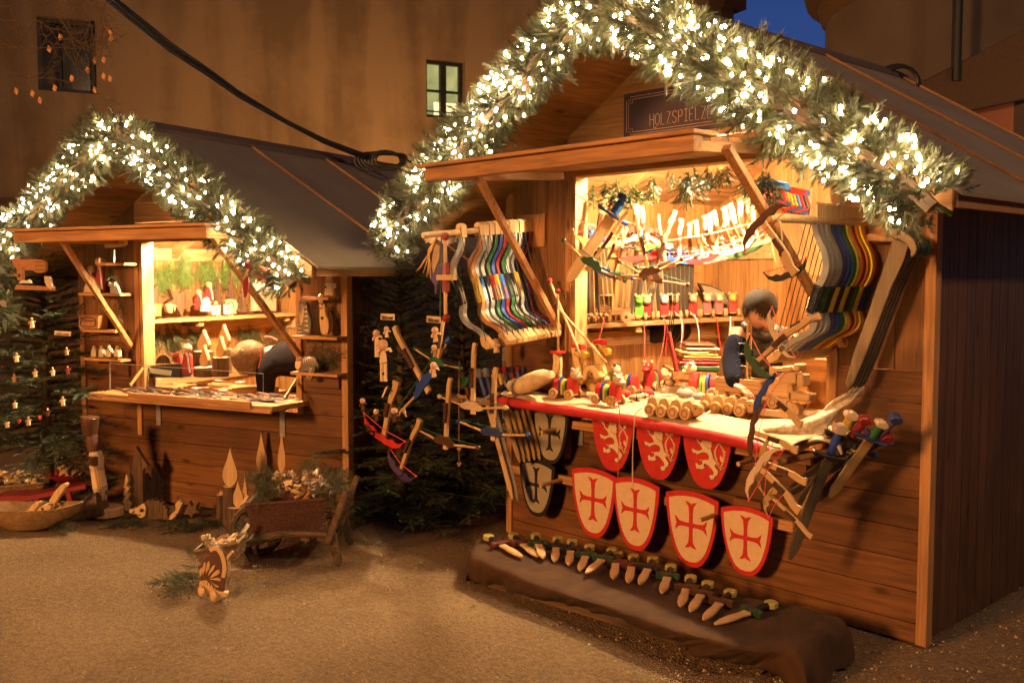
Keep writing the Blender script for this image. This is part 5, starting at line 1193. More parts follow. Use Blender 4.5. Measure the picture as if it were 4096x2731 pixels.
for i,(x,y,sc,l) in enumerate([(2740,1595,1.15,'grey toy mouse with long ears, the larger one beside the hedgehog'),(2795,1600,.85,'small grey toy mouse beside the hedgehog wheel'),(2620,1608,.8,'round grey toy mouse facing away near the counter edge')]):
    figure('toy_mouse',l,'toy figure',0,[('body','ball',((0,0,.028),.03,12,(1.5,.9,.95)),'mouse_grey'),('ear','ball',((-.008,-.012,.062),.014,8,(.5,.3,1.2)),'mouse_grey'),('ear','ball',((-.008,.012,.062),.014,8,(.5,.3,1.2)),'mouse_grey'),('nose','ball',((.047,0,.026),.006,6),'black'),('tail','tube',([(-.04,0,.02),(-.08,0,.012),(-.12,.02,.006)],.003,5),'natural')],CFm(gz(x,y,ZC))@Mx.Rotation(rad(-20),4,'Z')@S(sc),'toy mice on the counter')
for i,(x,y,l) in enumerate([(2590,1585,'red toy ladybird in front of the caterpillar face'),(2497,1590,'red toy ladybird behind the foremost cow')]):
    figure('toy_ladybird',l,'toy figure',0,[('shell','ball',((0,0,.024),.034,12,(1.1,1,.75)),'red'),('head','ball',((-.034,-.01,.02),.015,8),'black'),('spot','ball',((.004,-.030,.032),.007,6,(1,.4,1)),'black'),('spot','ball',((-.016,-.024,.036),.006,6,(1,.5,1)),'black')],CFm(gz(x,y,ZC)),'toy ladybirds')
for i,(x,y,l) in enumerate([(2540,1607,'small wooden wind-up bug with two rollers, left of the grey mouse'),(2572,1600,'small wooden bug behind the left one')]):
    figure('wooden_bug',l,'toy figure',0,[('body','ball',((0,0,.024),.022,10,(1.8,.8,.8)),'natural'),('stripe','cyl',((.004,0,.024),(.010,0,.024),.0185,12),'ring'),('wheel','ball',((-.02,-.014,.008),.009,8),'beech'),('wheel','ball',((.022,-.014,.008),.009,8),'beech')],CFm(gz(x,y,ZC))@Mx.Rotation(.3*i,4,'Z'),'small wooden bugs')
figure('toy_frog','small bright green toy frog standing behind the cows','toy figure',0,[('body','ball',((0,0,.03),.022,10,(1,1,1.3)),'green_bright'),('head','ball',((-.012,-.006,.066),.020,10,(1.2,1,.8)),'green_bright'),('eye','ball',((-.022,-.018,.080),.007,6),'green_bright')],CFm(gz(2455,1530,ZC)))
# ---- stack of games, stool, chair at the back
K=PV(2700,1100,.4146,5.9); cols=['dkgreen','red','darkred','red','tan','yellow','tan','natural','black']
for i,(a,b,y,h,c) in enumerate([(60,440,870,60,'dkgreen'),(40,430,832,36,'red'),(70,445,806,26,'darkred'),(90,450,782,22,'yellow'),(130,420,758,24,'yellow'),(60,330,735,28,'tan'),(110,440,700,30,'natural'),(100,400,660,36,'walnut')]):
    mb=MB(); P=K.ps([(a,y),(b,y+6),(b,y+h),(a,y+h-4)]); mb.ext(P,K.A*.25); solo('stacked_toy',f'flat {dict(dkgreen="dark green",red="red",darkred="dark red",yellow="yellow",tan="tan",natural="pale",walnut="brown")[c]} painted board, {ORD[i]} from the bottom of the stack left of the seller','painted board',mb,M[c],MT(P[3]),'painted boards stacked left of the seller',bev=.008)
mb=MB(); P=K.ps([(-20,920),(400,940),(400,1010),(-20,1000)]); mb.ext(P,K.A*.4); solo('back_bench','wooden bench board under the stacked painted boards','bench',mb,M['pine_x'],MT(P[3]))
r=thing('wooden_chair','wooden chair with slatted back at the right rear of the stall','chair',FR.mat(2.02,.75,.06))
Kc=PF(FR,3050,1200,.5579,.62)
for i in range(7):
    mb=MB(); mb.beam(Kc(362+17*i,410,.0),Kc(360+18*i,560,.0),.022,.014); mb.build('slat',M['pine_z'],r,bev=.003)
mb=MB(); mb.box(tuple(FR.P(1.86,.55,1.02)),tuple(FR.P(2.17,.85,1.05))); mb.build('seat',M['trim_x'],r,bev=.004)
for a,b in ((1.88,.57),(2.14,.57),(1.88,.82),(2.14,.82)):
    mb=MB(FR.M); mb.box((a-.015,b-.015,.06),(a+.015,b+.015,1.02)); mb.build('leg',M['pine_z'],r,bev=.002)
mb=MB(); P=Kc.ps(smooth2([(345,640),(385,600),(460,600),(455,700),(345,700)],1),-.1); mb.ext(P,Kc.A*.05); solo('green_bag','green bag standing below the chair seat','bag',mb,M['green'],MT(P[0]),bev=.006)
# fir sprigs under the header
its=[]
hp=[(2370,752,.5),(2420,745,.4),(2475,742,.75),(2525,738,.6),(2610,722,.6),(2675,712,.35),(2705,708,.35),(2745,705,.75),(2775,700,.6),(2830,690,.5),(2870,685,.5),(2905,682,.45),(2985,690,.6),(3045,700,.8),(3070,705,.7)]
for i,(x,y,s) in enumerate(hp):
    p=FR.at(x,y,-.03); its=[]
    for k in range(2+int(s*4)): its.append((np.array(p)+RNG.normal(0,.010,3)+[0,0,.02],(RNG.normal(0,.16),RNG.normal(0,.12),-1),s*1.05,(uni(-1,1),uni(-1,1),0.1)))
    v,f=sprays(its,SPS); o=npmesh('fir_sprig',v,f,M['needle_fresh'],None,MT(p)); tag(o,f'fresh green fir sprig, {ORD[i]} from the left under the hatch header','fir sprig','fir sprigs hanging under the right header')
# ---- sign boards
def sign(F,x0,x1,z0,z1,text,size,tx,tz,label,adv=None):
    r=thing('sign_board',label,'sign',F.mat((x0+x1)/2,-.02,z0))
    mb=MB(F.M); mb.box((x0,-.016,z0),(x1,-.003,z1)); mb.build('board',plain('aubergine_paint',(.045,.022,.035),.55,var=.06),r,bev=.002)
    mb=MB(F.M); e=.022; t=.0035
    for o_ in (0,.014):
        a,b,c,d=x0+e+o_,x1-e-o_,z0+e+o_,z1-e-o_; k=.03
        P=[(a+k,c),(b-k,c),(b-k,c+k*.6),(b,c+k*.6),(b,d-k*.6),(b-k,d-k*.6),(b-k,d),(a+k,d),(a+k,d-k*.6),(a,d-k*.6),(a,c+k*.6),(a+k,c+k*.6)]
        mb.tube([(p[0],-.0165,p[1]) for p in P],t*.5,4,loop=True)
    mb.build('border_line',plain('gilt_line',(.62,.42,.26),.5),r)
    # thin line lettering as strokes
    G={'H':[[(0,0),(0,1)],[(.5,0),(.5,1)],[(0,.52),(.5,.52)]],'O':[[(.08,.1),(0,.3),(0,.7),(.08,.92),(.25,1),(.42,.92),(.5,.7),(.5,.3),(.42,.1),(.25,0),(.08,.1)]],'L':[[(0,1),(0,0),(.42,0)]],'Z':[[(0,1),(.45,1),(0,0),(.45,0)]],'S':[[(.45,.85),(.3,1),(.12,1),(0,.85),(.02,.62),(.42,.4),(.46,.18),(.32,0),(.12,0),(0,.14)]],'P':[[(0,0),(0,1),(.3,1),(.45,.88),(.45,.6),(.3,.48),(0,.48)]],'I':[[(.2,0),(.2,1)],[(.02,0),(.38,0)],[(.02,1),(.38,1)]],'E':[[(.42,1),(0,1),(0,0),(.42,0)],[(0,.52),(.34,.52)]],'U':[[(0,1),(0,.2),(.12,0),(.36,0),(.48,.2),(.48,1)]],'G':[[(.45,.85),(.3,1),(.12,1),(0,.8),(0,.2),(.12,0),(.36,0),(.46,.18),(.46,.45),(.26,.45)]],'A':[[(0,0),(0,.75),(.22,1),(.46,.75),(.46,0)],[(0,.42),(.46,.42)]],'R':[[(0,0),(0,1),(.3,1),(.45,.86),(.45,.62),(.3,.5),(0,.5)],[(.22,.5),(.48,0)]],'N':[[(0,0),(0,1),(.46,0),(.46,1)]]}
    mb=MB(F.M); x=tx; ad=adv or size*.72; wd=ad/.72
    for ch in text:
        for st in G[ch]: mb.tube([(x+p[0]*wd,-.0175,tz+p[1]*size) for p in st],size*.026,5)
        x+=ad*(1 if ch!='I' else .85)
    if text[0]=='H': mb.tube([(tx+.5*wd,-.0175,tz),(tx+.52*wd,-.0175,tz-.18*size),(tx+.7*wd,-.0175,tz-.25*size),(tx+.85*wd,-.0175,tz-.1*size)],size*.026,5)
    mb.build('lettering',plain('gilt_letters',(.72,.50,.36),.5),r)
def uz(F,x,y): q=F.L(F.at(x,y,-.02)); return q.x,q.z
a=uz(FR,2493,378); b=uz(FR,2497,545); t1=uz(FR,2598,505); t2=uz(FR,2600,458)
sign(FR,a[0],a[0]+1.12,b[1]-.02,a[1],'HOLZSPIELZEUG',t2[1]-t1[1],t1[0],t1[1],'dark sign reading HOLZSPIELZEUG, partly hidden by the garland, on the large stall gable',(uz(FR,2796,485)[0]-t1[0])/8.5)
a=uz(FL,678,775); b=uz(FL,680,868); t1=uz(FL,736,807)
sign(FL,a[0],a[0]+.62,b[1],a[1]+.06,'GARN',.075,t1[0],t1[1],'dark sign starting GAR on the gable of the smaller stall')
# ---- people
def skin(joints,edges,name='s',sub=2):
    me=bpy.data.meshes.new('t'); me.from_pydata([j[0] for j in joints],edges,[]); o=bpy.data.objects.new('t',me); COL.objects.link(o)
    m=o.modifiers.new('s','SKIN'); 
    for i,j in enumerate(joints):
        d=me.skin_vertices[0].data[i]; d.radius=(j[1],j[1]) if not isinstance(j[1],tuple) else j[1]; d.use_root=(i==0)
    m2=o.modifiers.new('b','SUBSURF'); m2.levels=sub; m2.render_levels=sub
    dg_=bpy.context.evaluated_depsgraph_get(); ev=o.evaluated_get(dg_); em=ev.to_mesh()
    vs=[v.co.copy() for v in em.vertices]; fs=[tuple(p.vertices) for p in em.polygons]; ev.to_mesh_clear()
    bpy.data.objects.remove(o); bpy.data.meshes.remove(me); return vs,fs
def head_geo(mb,Mh,off=0.0,keep=None):
    nl,no=36,44; vs=[];g=lambda a,b:math.exp(-(a*a)/(b*b))
    for i in range(nl+1):
        ph=math.pi*i/nl
        for j in range(no):
            th=2*math.pi*j/no; d=V((math.sin(ph)*math.sin(th),math.sin(ph)*math.cos(th),math.cos(ph)))
            x,y,z=d.x*.074,d.y*.093,d.z*.112
            if z<0: x*=1-.34*(-z/.112)**1.4; y*=1-.10*(-z/.112) if y>0 else 1-.30*(-z/.112)
            if d.y>0:
                f=min(1,d.y*2)
                y+=f*(.022*g(x,.010)*g(z+.018,.016)+.012*g(x,.009)*g(z-.004,.02)+.004*g(z-.034,.008)*g(abs(x)-.026,.022)-.008*g(abs(x)-.029,.014)*g(z-.014,.012)+.006*g(x,.02)*g(z+.050,.006)+.006*g(x,.02)*g(z+.062,.007)-.003*g(x,.03)*g(z+.056,.003)+.008*g(x,.018)*g(z+.090,.014)+.004*g(abs(x)-.04,.02)*g(z+.02,.02))
            r=V((x,y,z)); vs.append(Mh@(r*(1+off)))
    fs=[]
    for i in range(nl):
        for j in range(no):
            if keep is None or keep(i/nl,j/no): fs.append((i*no+j,(i+1)*no+j,(i+1)*no+(j+1)%no,i*no+(j+1)%no))
    return mb.add(vs,fs)
def hair(Mh,n,mat,root,length,front,part=0.0,down=0.0,seed=3):
    r=np.random.default_rng(seed); T=[]
    for k in range(n):
        ph=r.uniform(0,1.9); th=r.uniform(0,6.283)
        fr=math.cos(th)
        if fr>.2 and ph>front: continue
        if ph>1.75: continue
        d=np.array([math.sin(ph)*math.sin(th),math.sin(ph)*math.cos(th),math.cos(ph)])
        base=d*np.array([.076,.095,.115])*1.03
        # comb direction: away from crown (behind top), towards the front and down
        cr=np.array([part,-.55,.9]); t=d-cr; t-=d*(t@d); t/=np.linalg.norm(t)+1e-6
        t=t+np.array([.25,0,0])*(1 if r.random()>.4 else .2)
        l=length*r.uniform(.6,1.1); s=np.cross(t,d); s/=np.linalg.norm(s)+1e-6; w_=.0016
        p1=base; p2=base+t*l*.55+d*.006; p3=base+t*l+d*(.001)+np.array([0,0,-down*l]); 
        T+=[p1-s*w_,p1+s*w_,p2+s*w_, p1-s*w_,p2+s*w_,p2-s*w_, p2-s*w_,p2+s*w_,p3]
    v=np.array(T); Mn=np.array(Mh); v=v@Mn[:3,:3].T+Mn[:3,3]
    mb=MB(); head_geo(mb,Mh,.05,lambda a,b:a<(.30 if (b<.2 or b>.8) else (.42 if (b<.27 or b>.73) else .62))); mb.build('hair_base',mat,root,80)
    return npmesh('hair',v,np.arange(len(v)).reshape(-1,3),mat,root)
def hand(mb,p,fwd,upv,s=1.0,curl=.5):
    f=V(fwd).normalized(); u=V(upv); u=(u-f*u.dot(f)).normalized(); sd=f.cross(u)
    J=[(p,.020*s),(p+f*.045*s,(.034*s,.016*s)),(p+f*.085*s,(.036*s,.013*s))]
    vs,fs=skin([(j[0],j[1]) for j in J],[(0,1),(1,2)],sub=1); mb.add(vs,fs)
    for k,(o,l) in enumerate(((-.028,.062),(-.010,.072),(.009,.068),(.026,.054))):
        b=p+f*.085*s+sd*o*s; q1=b+(f-u*curl*.5).normalized()*l*.45*s; q2=q1+(f-u*curl*1.4).normalized()*l*.32*s; q3=q2+(f*.6-u*curl*2).normalized()*l*.25*s
        mb.tube([b-f*.01,b,q1,q2,q3],[.009*s,.009*s,.0085*s,.0078*s,.006*s],8)
    b=p+f*.03*s-sd*.03*s; q1=b+(f*.7-sd*.7-u*.2).normalized()*.035*s; q2=q1+(f*.9-sd*.2-u*.4).normalized()*.03*s; mb.tube([b,q1,q2],[.011*s,.0095*s,.008*s],8)
def man():
    K=PV(2700,1100,.4146,5.35); root=thing('person','person in dark vest and blue knitted sweater bending over the counter, looking down','person',MT(K(900,1500).xy.to_3d()+V((0,0,.06))))
    hc=K(775,330,-.10); Mh=MT(hc)@Mx.Rotation(YAW+math.pi+rad(12),4,'Z')@Mx.Rotation(rad(-40),4,'X')@S(.96)
    neck=K(860,520,.0); chest=K(900,680,.03); waist=K(930,980,.06); pel=K(940,1220,.08)
    sl,el,wl=K(620,590,.0),K(520,830,-.06),K(480,1010,-.22); sr,er,wr=K(1150,600,.05),K(1230,850,-.02),K(1120,1010,-.22)
    kl=K(880,1750,.0);kr=K(1080,1750,.05);al=V(kl);al.z=.12;ar=V(kr);ar.z=.12; 
    J=[(pel,.13),(waist,.12),(chest,.14),(neck,.055),(hc+V((0,0,-.02))+HF*.03,.05),(sl,.055),(el,.045),(wl,.03),(sr,.055),(er,.045),(wr,.03),(kl,.07),(al,.045),(kr,.07),(ar,.045)]
    E=[(0,1),(1,2),(2,3),(3,4),(2,5),(5,6),(6,7),(2,8),(8,9),(9,10),(0,11),(11,12),(0,13),(13,14)]
    vs,fs=skin(J,E); mb=MB(); mb.add(vs,fs); head_geo(mb,Mh)
    for s in (-1,1): mb.ball(Mh@V((s*.077,-.005,-.005)),.02,8,(.5,.9,1.3))
    hand(mb,wl,-HF*.6+RT*.5+V((0,0,-.3)),V((0,0,1))); hand(mb,wr,-HF*.6-RT*.6+V((0,0,-.3)),V((0,0,1)))
    mb.build('body',M['skin'],root,80)
    mb=MB(Mh)
    for s in (-1,1):
        mb.tube([(s*.016,.0855,.0095),(s*.028,.0865,.0065),(s*.042,.0795,.009)],.0016,5); mb.tube([(s*.014,.096,.030),(s*.03,.095,.036),(s*.046,.084,.032)],[.002,.003,.0018],5)
    mb.tube([(-.022,.089,-.057),(0,.0955,-.058),(.022,.089,-.057)],.0013,4); mb.build('brows_and_lashes',M['black'],root)
    hm=plain('greying_hair',(.030,.022,.017),.6,var=.5,scale=60,spec=.15); hair(Mh,7000,hm,root,.05,1.02)
    # sleeves (knitted) and vest
    vs,fs=skin([(sl+V((0,0,.01)),.07),((sl+el)/2,.066),(el,.058),((el+wl)/2,.050),(wl,.042)],[(0,1),(1,2),(2,3),(3,4)])
    kn,nt,b=newmat('navy_knit'); b.inputs['Base Color'].default_value=(.010,.014,.036,1); b.inputs['Roughness'].default_value=1; b.inputs['Specular IOR Level'].default_value=.15
    tc=N(nt,'ShaderNodeTexCoord'); wv=N(nt,'ShaderNodeTexWave',Scale=45.0,Distortion=2.0); nt.links.new(tc.outputs['Object'],wv.inputs['Vector']); bp=N(nt,'ShaderNodeBump',Strength=.9,Distance=.006); nt.links.new(wv.outputs['Fac'],bp.inputs['Height']); nt.links.new(bp.outputs[0],b.inputs['Normal'])
    mb=MB(); mb.add(vs,fs); mb.build('sleeve',kn,root,80)
    vs,fs=skin([(sr,.07),((sr+er)/2,.066),(er,.058),((er+wr)/2,.050),(wr,.042)],[(0,1),(1,2),(2,3),(3,4)]); mb=MB(); mb.add(vs,fs); mb.build('sleeve',kn,root,80)
    vst=plain('dark_vest',(.022,.020,.022),.55,var=.3,scale=12,bump=.5)
    sl2,sr2=sl.lerp(chest,.15),sr.lerp(chest,.15)
    vs,fs=skin([(pel,(.21,.15)),(waist+RT*.03,(.23,.15)),(chest+RT*.05,(.25,.17)),(neck+V((0,0,-.03)),.085),(sl2,.085),(sr2,.085)],[(0,1),(1,2),(2,3),(2,4),(2,5)]); mb=MB(); mb.add(vs,fs)
    mb.build('vest',vst,root,80)
    mb=MB(); mb.tube([K(650,480,-.02),K(700,540,-.08),K(790,590,-.12),K(900,590,-.10)],[.022,.026,.026,.022],10); mb.build('collar',vst,root,60)
    mb=MB()
    for y in (640,740,850): mb.tube([K(560,y,-.13),K(700,y+12,-.17),K(850,y+8,-.17),K(1000,y,-.15)],.0025,4)
    mb.build('vest_seam',M['black'],root)
    vs,fs=skin([(pel,.15),(kl,.085),(al,.06),(kr,.085),(ar,.06)],[(0,1),(1,2),(0,3),(3,4)]); mb=MB(); mb.add(vs,fs); mb.build('trousers',M['black'],root,80)
man()
# ================================================================== left stall: goods
Q2=lambda d:PF(FL,0,1000,.4253,d); Q3=lambda d:PF(FL,900,1000,.4253,d)
def cut(name,label,cat,K,parts,group=None,th=.02,bev=.002):
    "flat wooden cut-outs: parts = [(name, pts or ('b',x,y,r), mat, front offset, thickness)]"
    allp=[p for q in parts if q[1][0]!='b' for p in q[1]]
    cx=sum(p[0] for p in allp)/len(allp); by=max(p[1] for p in allp)
    r=thing(name,label,cat,MT(K(cx,by)),group)
    for q in parts:
        nm,pts,m=q[:3]; off=q[3] if len(q)>3 else 0; t=q[4] if len(q)>4 else th
        mb=MB()
        if pts[0]=='b': mb.ball(K(pts[1],pts[2],off),pts[3],10,pts[4] if len(pts)>4 else (1,1,1)); mb.build(nm,M[m],r,80)
        elif pts[0]=='t': mb.tube([K(x,y,off) for x,y in pts[1]],pts[2],6); mb.build(nm,M[m],r,60)
        elif pts[0]=='c': mb.cyl(K(pts[1],pts[2],off),K(pts[3],pts[4],off),pts[5],18); mb.build(nm,M[m],r,40)
        else: mb.ext(K.ps(pts,off),K.A*t); mb.build(nm,M[m],r,bev=bev)
    return r
_cut=cut
def cut(name,label,cat,K,parts,group=None,th=.02,bev=.002):
    parts=[p for p in parts]
    # base point needs only polygon outlines
    polys=[p for p in parts if isinstance(p[1][0],(tuple,list))]
    if not polys:
        q=parts[0][1]; polys=[(0,[(q[1],q[2])])]
    allp=[p for q in polys for p in q[1]]
    cx=sum(p[0] for p in allp)/len(allp); by=max(p[1] for p in allp)
    r=thing(name,label,cat,MT(K(cx,by)),group)
    for q in parts:
        nm,pts,m=q[:3]; off=q[3] if len(q)>3 else 0; t=q[4] if len(q)>4 else th; mb=MB(); k=pts[0]
        if k=='b': mb.ball(K(pts[1],pts[2],off),pts[3],10,pts[4] if len(pts)>4 else (1,1,1)); mb.build(nm,M[m],r,80)
        elif k=='t': mb.tube([K(x,y,off) for x,y in pts[1]],pts[2],6); mb.build(nm,M[m],r,60)
        elif k=='c': mb.cyl(K(pts[1],pts[2],off),K(pts[3],pts[4],off),pts[5],18); mb.build(nm,M[m],r,40)
        else: mb.ext(K.ps(pts,off),K.A*t); mb.build(nm,M[m],r,bev=bev)
    return r
# wall shelves
def wshelf(K,x0,x1,y,label,dep=.13):
    a=FL.L(K(x0,y)); b=FL.L(K(x1,y)); z=a.z; mb=MB(FL.M); mb.box((a.x,-dep,z-.02),(b.x,-.018,z)); mb.beam((a.x+.05,-.02,z-.02),(a.x+.05,-.02,z-.021-.03),.03,.004); 
    solo('wall_shelf',label,'shelf',mb,M['trim_x'],FL.mat((a.x+b.x)/2,-.05,z),'small shelves on the front of the left stall',bev=.002)
Ka=Q2(-.10); Kb=Q3(-.10)
for a in [(945,1200,122,'top small shelf left of the left hatch, beside the post'),(765,1160,402,'second small shelf left of the hatch with the robed figures'),(800,1110,742,'third small shelf left of the hatch with the carved box'),(820,1165,1008,'lowest small shelf left of the hatch with four figurines')]: wshelf(Ka,*a)
for a in [(740,1000,438,'upper small shelf right of the left hatch with the sitting doll'),(650,1080,802,'middle small shelf right of the hatch with two standing cats'),(640,1085,1140,'lower small shelf right of the hatch with the curled cat')]: wshelf(Kb,*a)
C('robe',(.30,.03,.03),.6); C('scarf',(.55,.55,.60),.7); C('cat_grey',(.16,.14,.12),.6); C('face',(.60,.36,.22),.6)
def santa(K,x,y,h,w,label,group=None):
    f=lambda a,b:(x+a*w,y-b*h)
    st=[('robe',[f(-.5,0),f(-.46,.4),f(-.25,.72),f(.1,.78),f(.32,.6),f(.5,0)],'robe'),('scarf',[f(0,.76),f(.14,.74),f(.42,.08),f(.26,.06)],'scarf',-.006,.01),('beard',[f(-.2,.8),f(.14,.8),f(.02,.6)],'white_paint',-.004,.02),('head',('b',x-.02*w,y-.85*h,.012+.00008*h),'face',.01),('hat',[f(-.2,.88),f(.16,.88),f(.04,1.02),f(-.06,1.02)],'robe',-.002,.02)]
    return cut('robed_figure',label,'carved figure',K,st,group or 'carved robed figures',.024)
santa(Ka,935,385,320,80,'tall dark red robed figure with striped scarf on the second left shelf'); santa(Ka,852,385,240,70,'smaller red robed figure behind the brace on the second left shelf')
cut('carved_snowman','pale rounded snowman figure on the second left shelf','carved figure',Ka,[('body',smooth2([(808,398),(812,340),(840,290),(860,250),(885,245),(905,270),(930,320),(952,360),(950,398)],1),'natural',-.02),('face',('b',880,285,.012),'face',-.02)])
cut('carved_cat','small pale sitting cat figure at the right of the second left shelf','carved figure',Ka,[('body',smooth2([(1048,405),(1040,350),(1060,320),(1095,315),(1120,360),(1132,405)],1),'natural',-.01),('head',[(1036,335),(1038,300),(1052,312),(1080,308),(1098,300),(1098,335),(1070,350)],'natural',-.02)])
r=cut('carved_box','carved wooden box with pattern on the third left shelf','box',Ka,[('box',[(790,612),(975,612),(970,738),(796,738)],'bow_orange',-.05),('carving',('t',smooth2([(815,640),(880,625),(950,640),(955,690),(945,715),(880,720),(815,710),(812,670),(830,650),(880,665),(940,660)],1),.004),'ring',-.052)],None,.09)
for i,x in enumerate((908,978,1048,1124)):
    cut('praying_figurine',f'small pale wooden figurine, {ORD[i]} from the left on the lowest left shelf','carved figure',Ka,[('body',smooth2([(x-22,1003),(x-24,960),(x-14,925),(x,915),(x+14,925),(x+24,960),(x+22,1003)],1),'natural',-.03),('head',('b',x,912,.013),'natural',-.02)],'four pale figurines on the lowest left shelf',.03)
cut('bird_house','small tilted wooden bird house with horn hanging above the top left shelf','ornament',PF(FL,0,300,.5952,-.12),[('body',[(698,1092),(780,1096),(822,1108),(822,1140),(775,1156),(700,1160)],'beech'),('horn',('t',[(822,1110),(845,1130),(835,1150)],.008),'natural')],None,.05)
mb=MB(); mb.cyl(Ka(1074,0),Ka(1074,120),.006,8); solo('shelf_post','thin pale post rising from the top left shelf','post',mb,M['white_paint'],MT(Ka(1074,120)))
# right cats
r=cut('sitting_doll','wooden doll with striped cream dress sitting on the upper right shelf','doll',Kb,[('dress',[(945,310),(1000,305),(1012,425),(932,425)],'cream'),('head',('b',968,278,.024),'face',.01),('arm',('t',[(1000,315),(1036,325),(1034,350),(1018,352)],.009),'cream'),('leg',('t',[(922,415),(905,430),(908,495)],.007),'cream',-.02),('leg',('t',[(938,420),(926,440),(930,500)],.007),'cream',-.02),('star',[(948,335),(953,345),(962,346),(955,353),(958,362),(948,357),(940,362),(942,353),(935,346),(944,345)],'ring',-.003,.003)])
st=[('body',smooth2([(690,500),(700,480),(755,478),(770,520),(778,590),(800,640),(808,710),(795,800),(680,795),(672,740),(690,640),(686,560)],1),'cat_grey'),('chest',smooth2([(700,500),(740,500),(745,600),(725,700),(700,690),(692,600)],1),'cream',-.003,.004)]
for k in range(6): st.append(('stripe',[(770+3*k,520+45*k),(735,540+42*k),(772+3*k,545+45*k)],'cream',-.003,.004)); 
for k in range(3): st.append(('stripe',[(680+2*k,690+35*k),(730,700+35*k),(684+2*k,712+35*k)],'cream',-.003,.004))
cut('wooden_cat','tall grey wooden cat with cream stripes and chest on the middle right shelf','wooden cat',Kb,st,None,.03)
cut('wooden_cat','slim pale wooden cat standing on the middle right shelf','wooden cat',Kb,[('body',smooth2([(890,560),(885,510),(893,492),(905,520),(920,518),(930,498),(938,540),(942,600),(970,660),(976,740),(960,795),(905,795),(890,720),(888,640)],1),'beech'),('tail',smooth2([(965,570),(985,600),(998,680),(990,760),(975,780),(985,690)],1),'walnut',.02),('eye',('b',900,548,.004),'black',-.003),('eye',('b',918,545,.004),'black',-.003),('bow_tie',('b',915,640,.010),'ring',-.003)],None,.03)
st=[('body',smooth2([(668,1135),(665,1060),(700,1020),(770,1000),(840,1015),(876,1060),(878,1110),(850,1140)],2),'cat_grey'),('head',smooth2([(668,1100),(670,1040),(690,1045),(715,1040),(728,1070),(715,1110),(690,1125)],1),'cream',-.012,.02),('tail',smooth2([(850,1080),(870,1100),(850,1160),(830,1215),(800,1222),(775,1205),(772,1190),(800,1190),(815,1130)],2),'cat_grey',-.02,.02)]
for k in range(7): x=735+18*k; st.append(('stripe',[(x,1010+4*abs(k-3)),(x+14,1010+4*abs(k-3)),(x+2,1080)],'cream',-.004,.005))
for k in range(4): st.append(('stripe',[(845-12*k,1110+24*k),(810-8*k,1100+28*k),(835-12*k,1128+24*k)],'cream',-.026,.004))
cut('wooden_cat','curled grey wooden cat with cream stripes on the lower right shelf','wooden cat',Kb,st,None,.03)
mb=MB(FL.M); a=FL.L(Kb(668,1170));b=FL.L(Kb(1090,1325)); mb.box((a.x,-.022,b.z),(min(b.x,2.41),-.004,a.z)); solo('corner_panel','planed wooden panel below the curled cat shelf','panel',mb,M['out_x'],FL.mat(a.x,-.01,b.z),bev=.004)
mb=MB(FL.M); a=FL.L(Q2(-.02)(917,1060));b=FL.L(Q2(-.02)(1210,1190)); mb.box((a.x,-.022,b.z),(b.x,-.004,a.z)); solo('corner_panel','planed wooden panel under the four figurines','panel',mb,M['out_x'],FL.mat(a.x,-.01,b.z),bev=.004)
# fir twigs behind the shelves and on the inner wall
def branchset(name,label,K,pts,mat,group=None,sc=.8,n=3,protos=None,down=(0,0,-1)):
    for i,(x,y,dx,dy) in enumerate(pts):
        p=K(x,y); d=K(x+dx,y+dy)-p; l=d.length; its=[]
        for k in range(n): its.append((np.array(p)+RNG.normal(0,.015,3),np.array(d.normalized())+RNG.normal(0,.16,3),l/.5*sc*uni(.85,1.15),tuple(np.array(K.A)+RNG.normal(0,.3,3))))
        v,f=sprays(its,protos or SP); o=npmesh(name,v,f,M[mat],None,MT(p)); tag(o,label.format(ORD[i]),'fir branch',group)
branchset('fir_branch','dark fir branch tucked behind the left shelves, {} from the top',Q2(-.03),[(1050,60,60,260),(1060,460,110,200),(1000,830,40,-90),(930,540,60,60)],'needle',None,1.1,2)
branchset('fir_branch','dark fir branch behind the right shelves, {} from the top',Q3(-.03),[(880,480,150,120),(1060,640,-160,-60),(820,860,60,220),(1080,930,-240,90),(900,1120,180,-170),(1080,1080,-180,-60)],'needle',None,1.1,2)
C('needle_bright',(.16,.24,.06),.5,var=.3,scale=20)
KW=Px(0,1000,.4253,lambda x,y:FL.sx(x,y,.10),-FL.X)
branchset('fir_branch','green fir branch on the upper inner wall, {} from the left',KW,[(1360,180,60,170),(1480,150,40,190),(1600,110,-60,200),(1700,60,60,230),(1800,90,-90,180),(1880,120,120,150),(2000,100,-60,200),(2100,110,80,180),(2200,120,-70,180),(2300,150,50,160),(2420,140,-60,170),(2520,150,40,170)],'needle_bright','fir branches on the upper inner wall',1.35,9)
branchset('fir_branch','dark fir branch on the lower inner wall, {} from the left',KW,[(1400,700,40,230),(1500,720,-60,220),(1590,700,50,240),(1700,700,-40,250),(1780,720,60,230),(1900,700,-70,200),(2250,720,60,210),(2350,700,90,230),(2450,730,-60,210),(2550,720,40,220)],'needle','fir branches on the lower inner wall',1.25,4)
branchset('fir_branch','bundle of long green needles hanging from the inner rafter',PF(FL,0,1000,.4253,.15),[(1740,-10,20,170)],'needle_fresh',None,1.0,5)
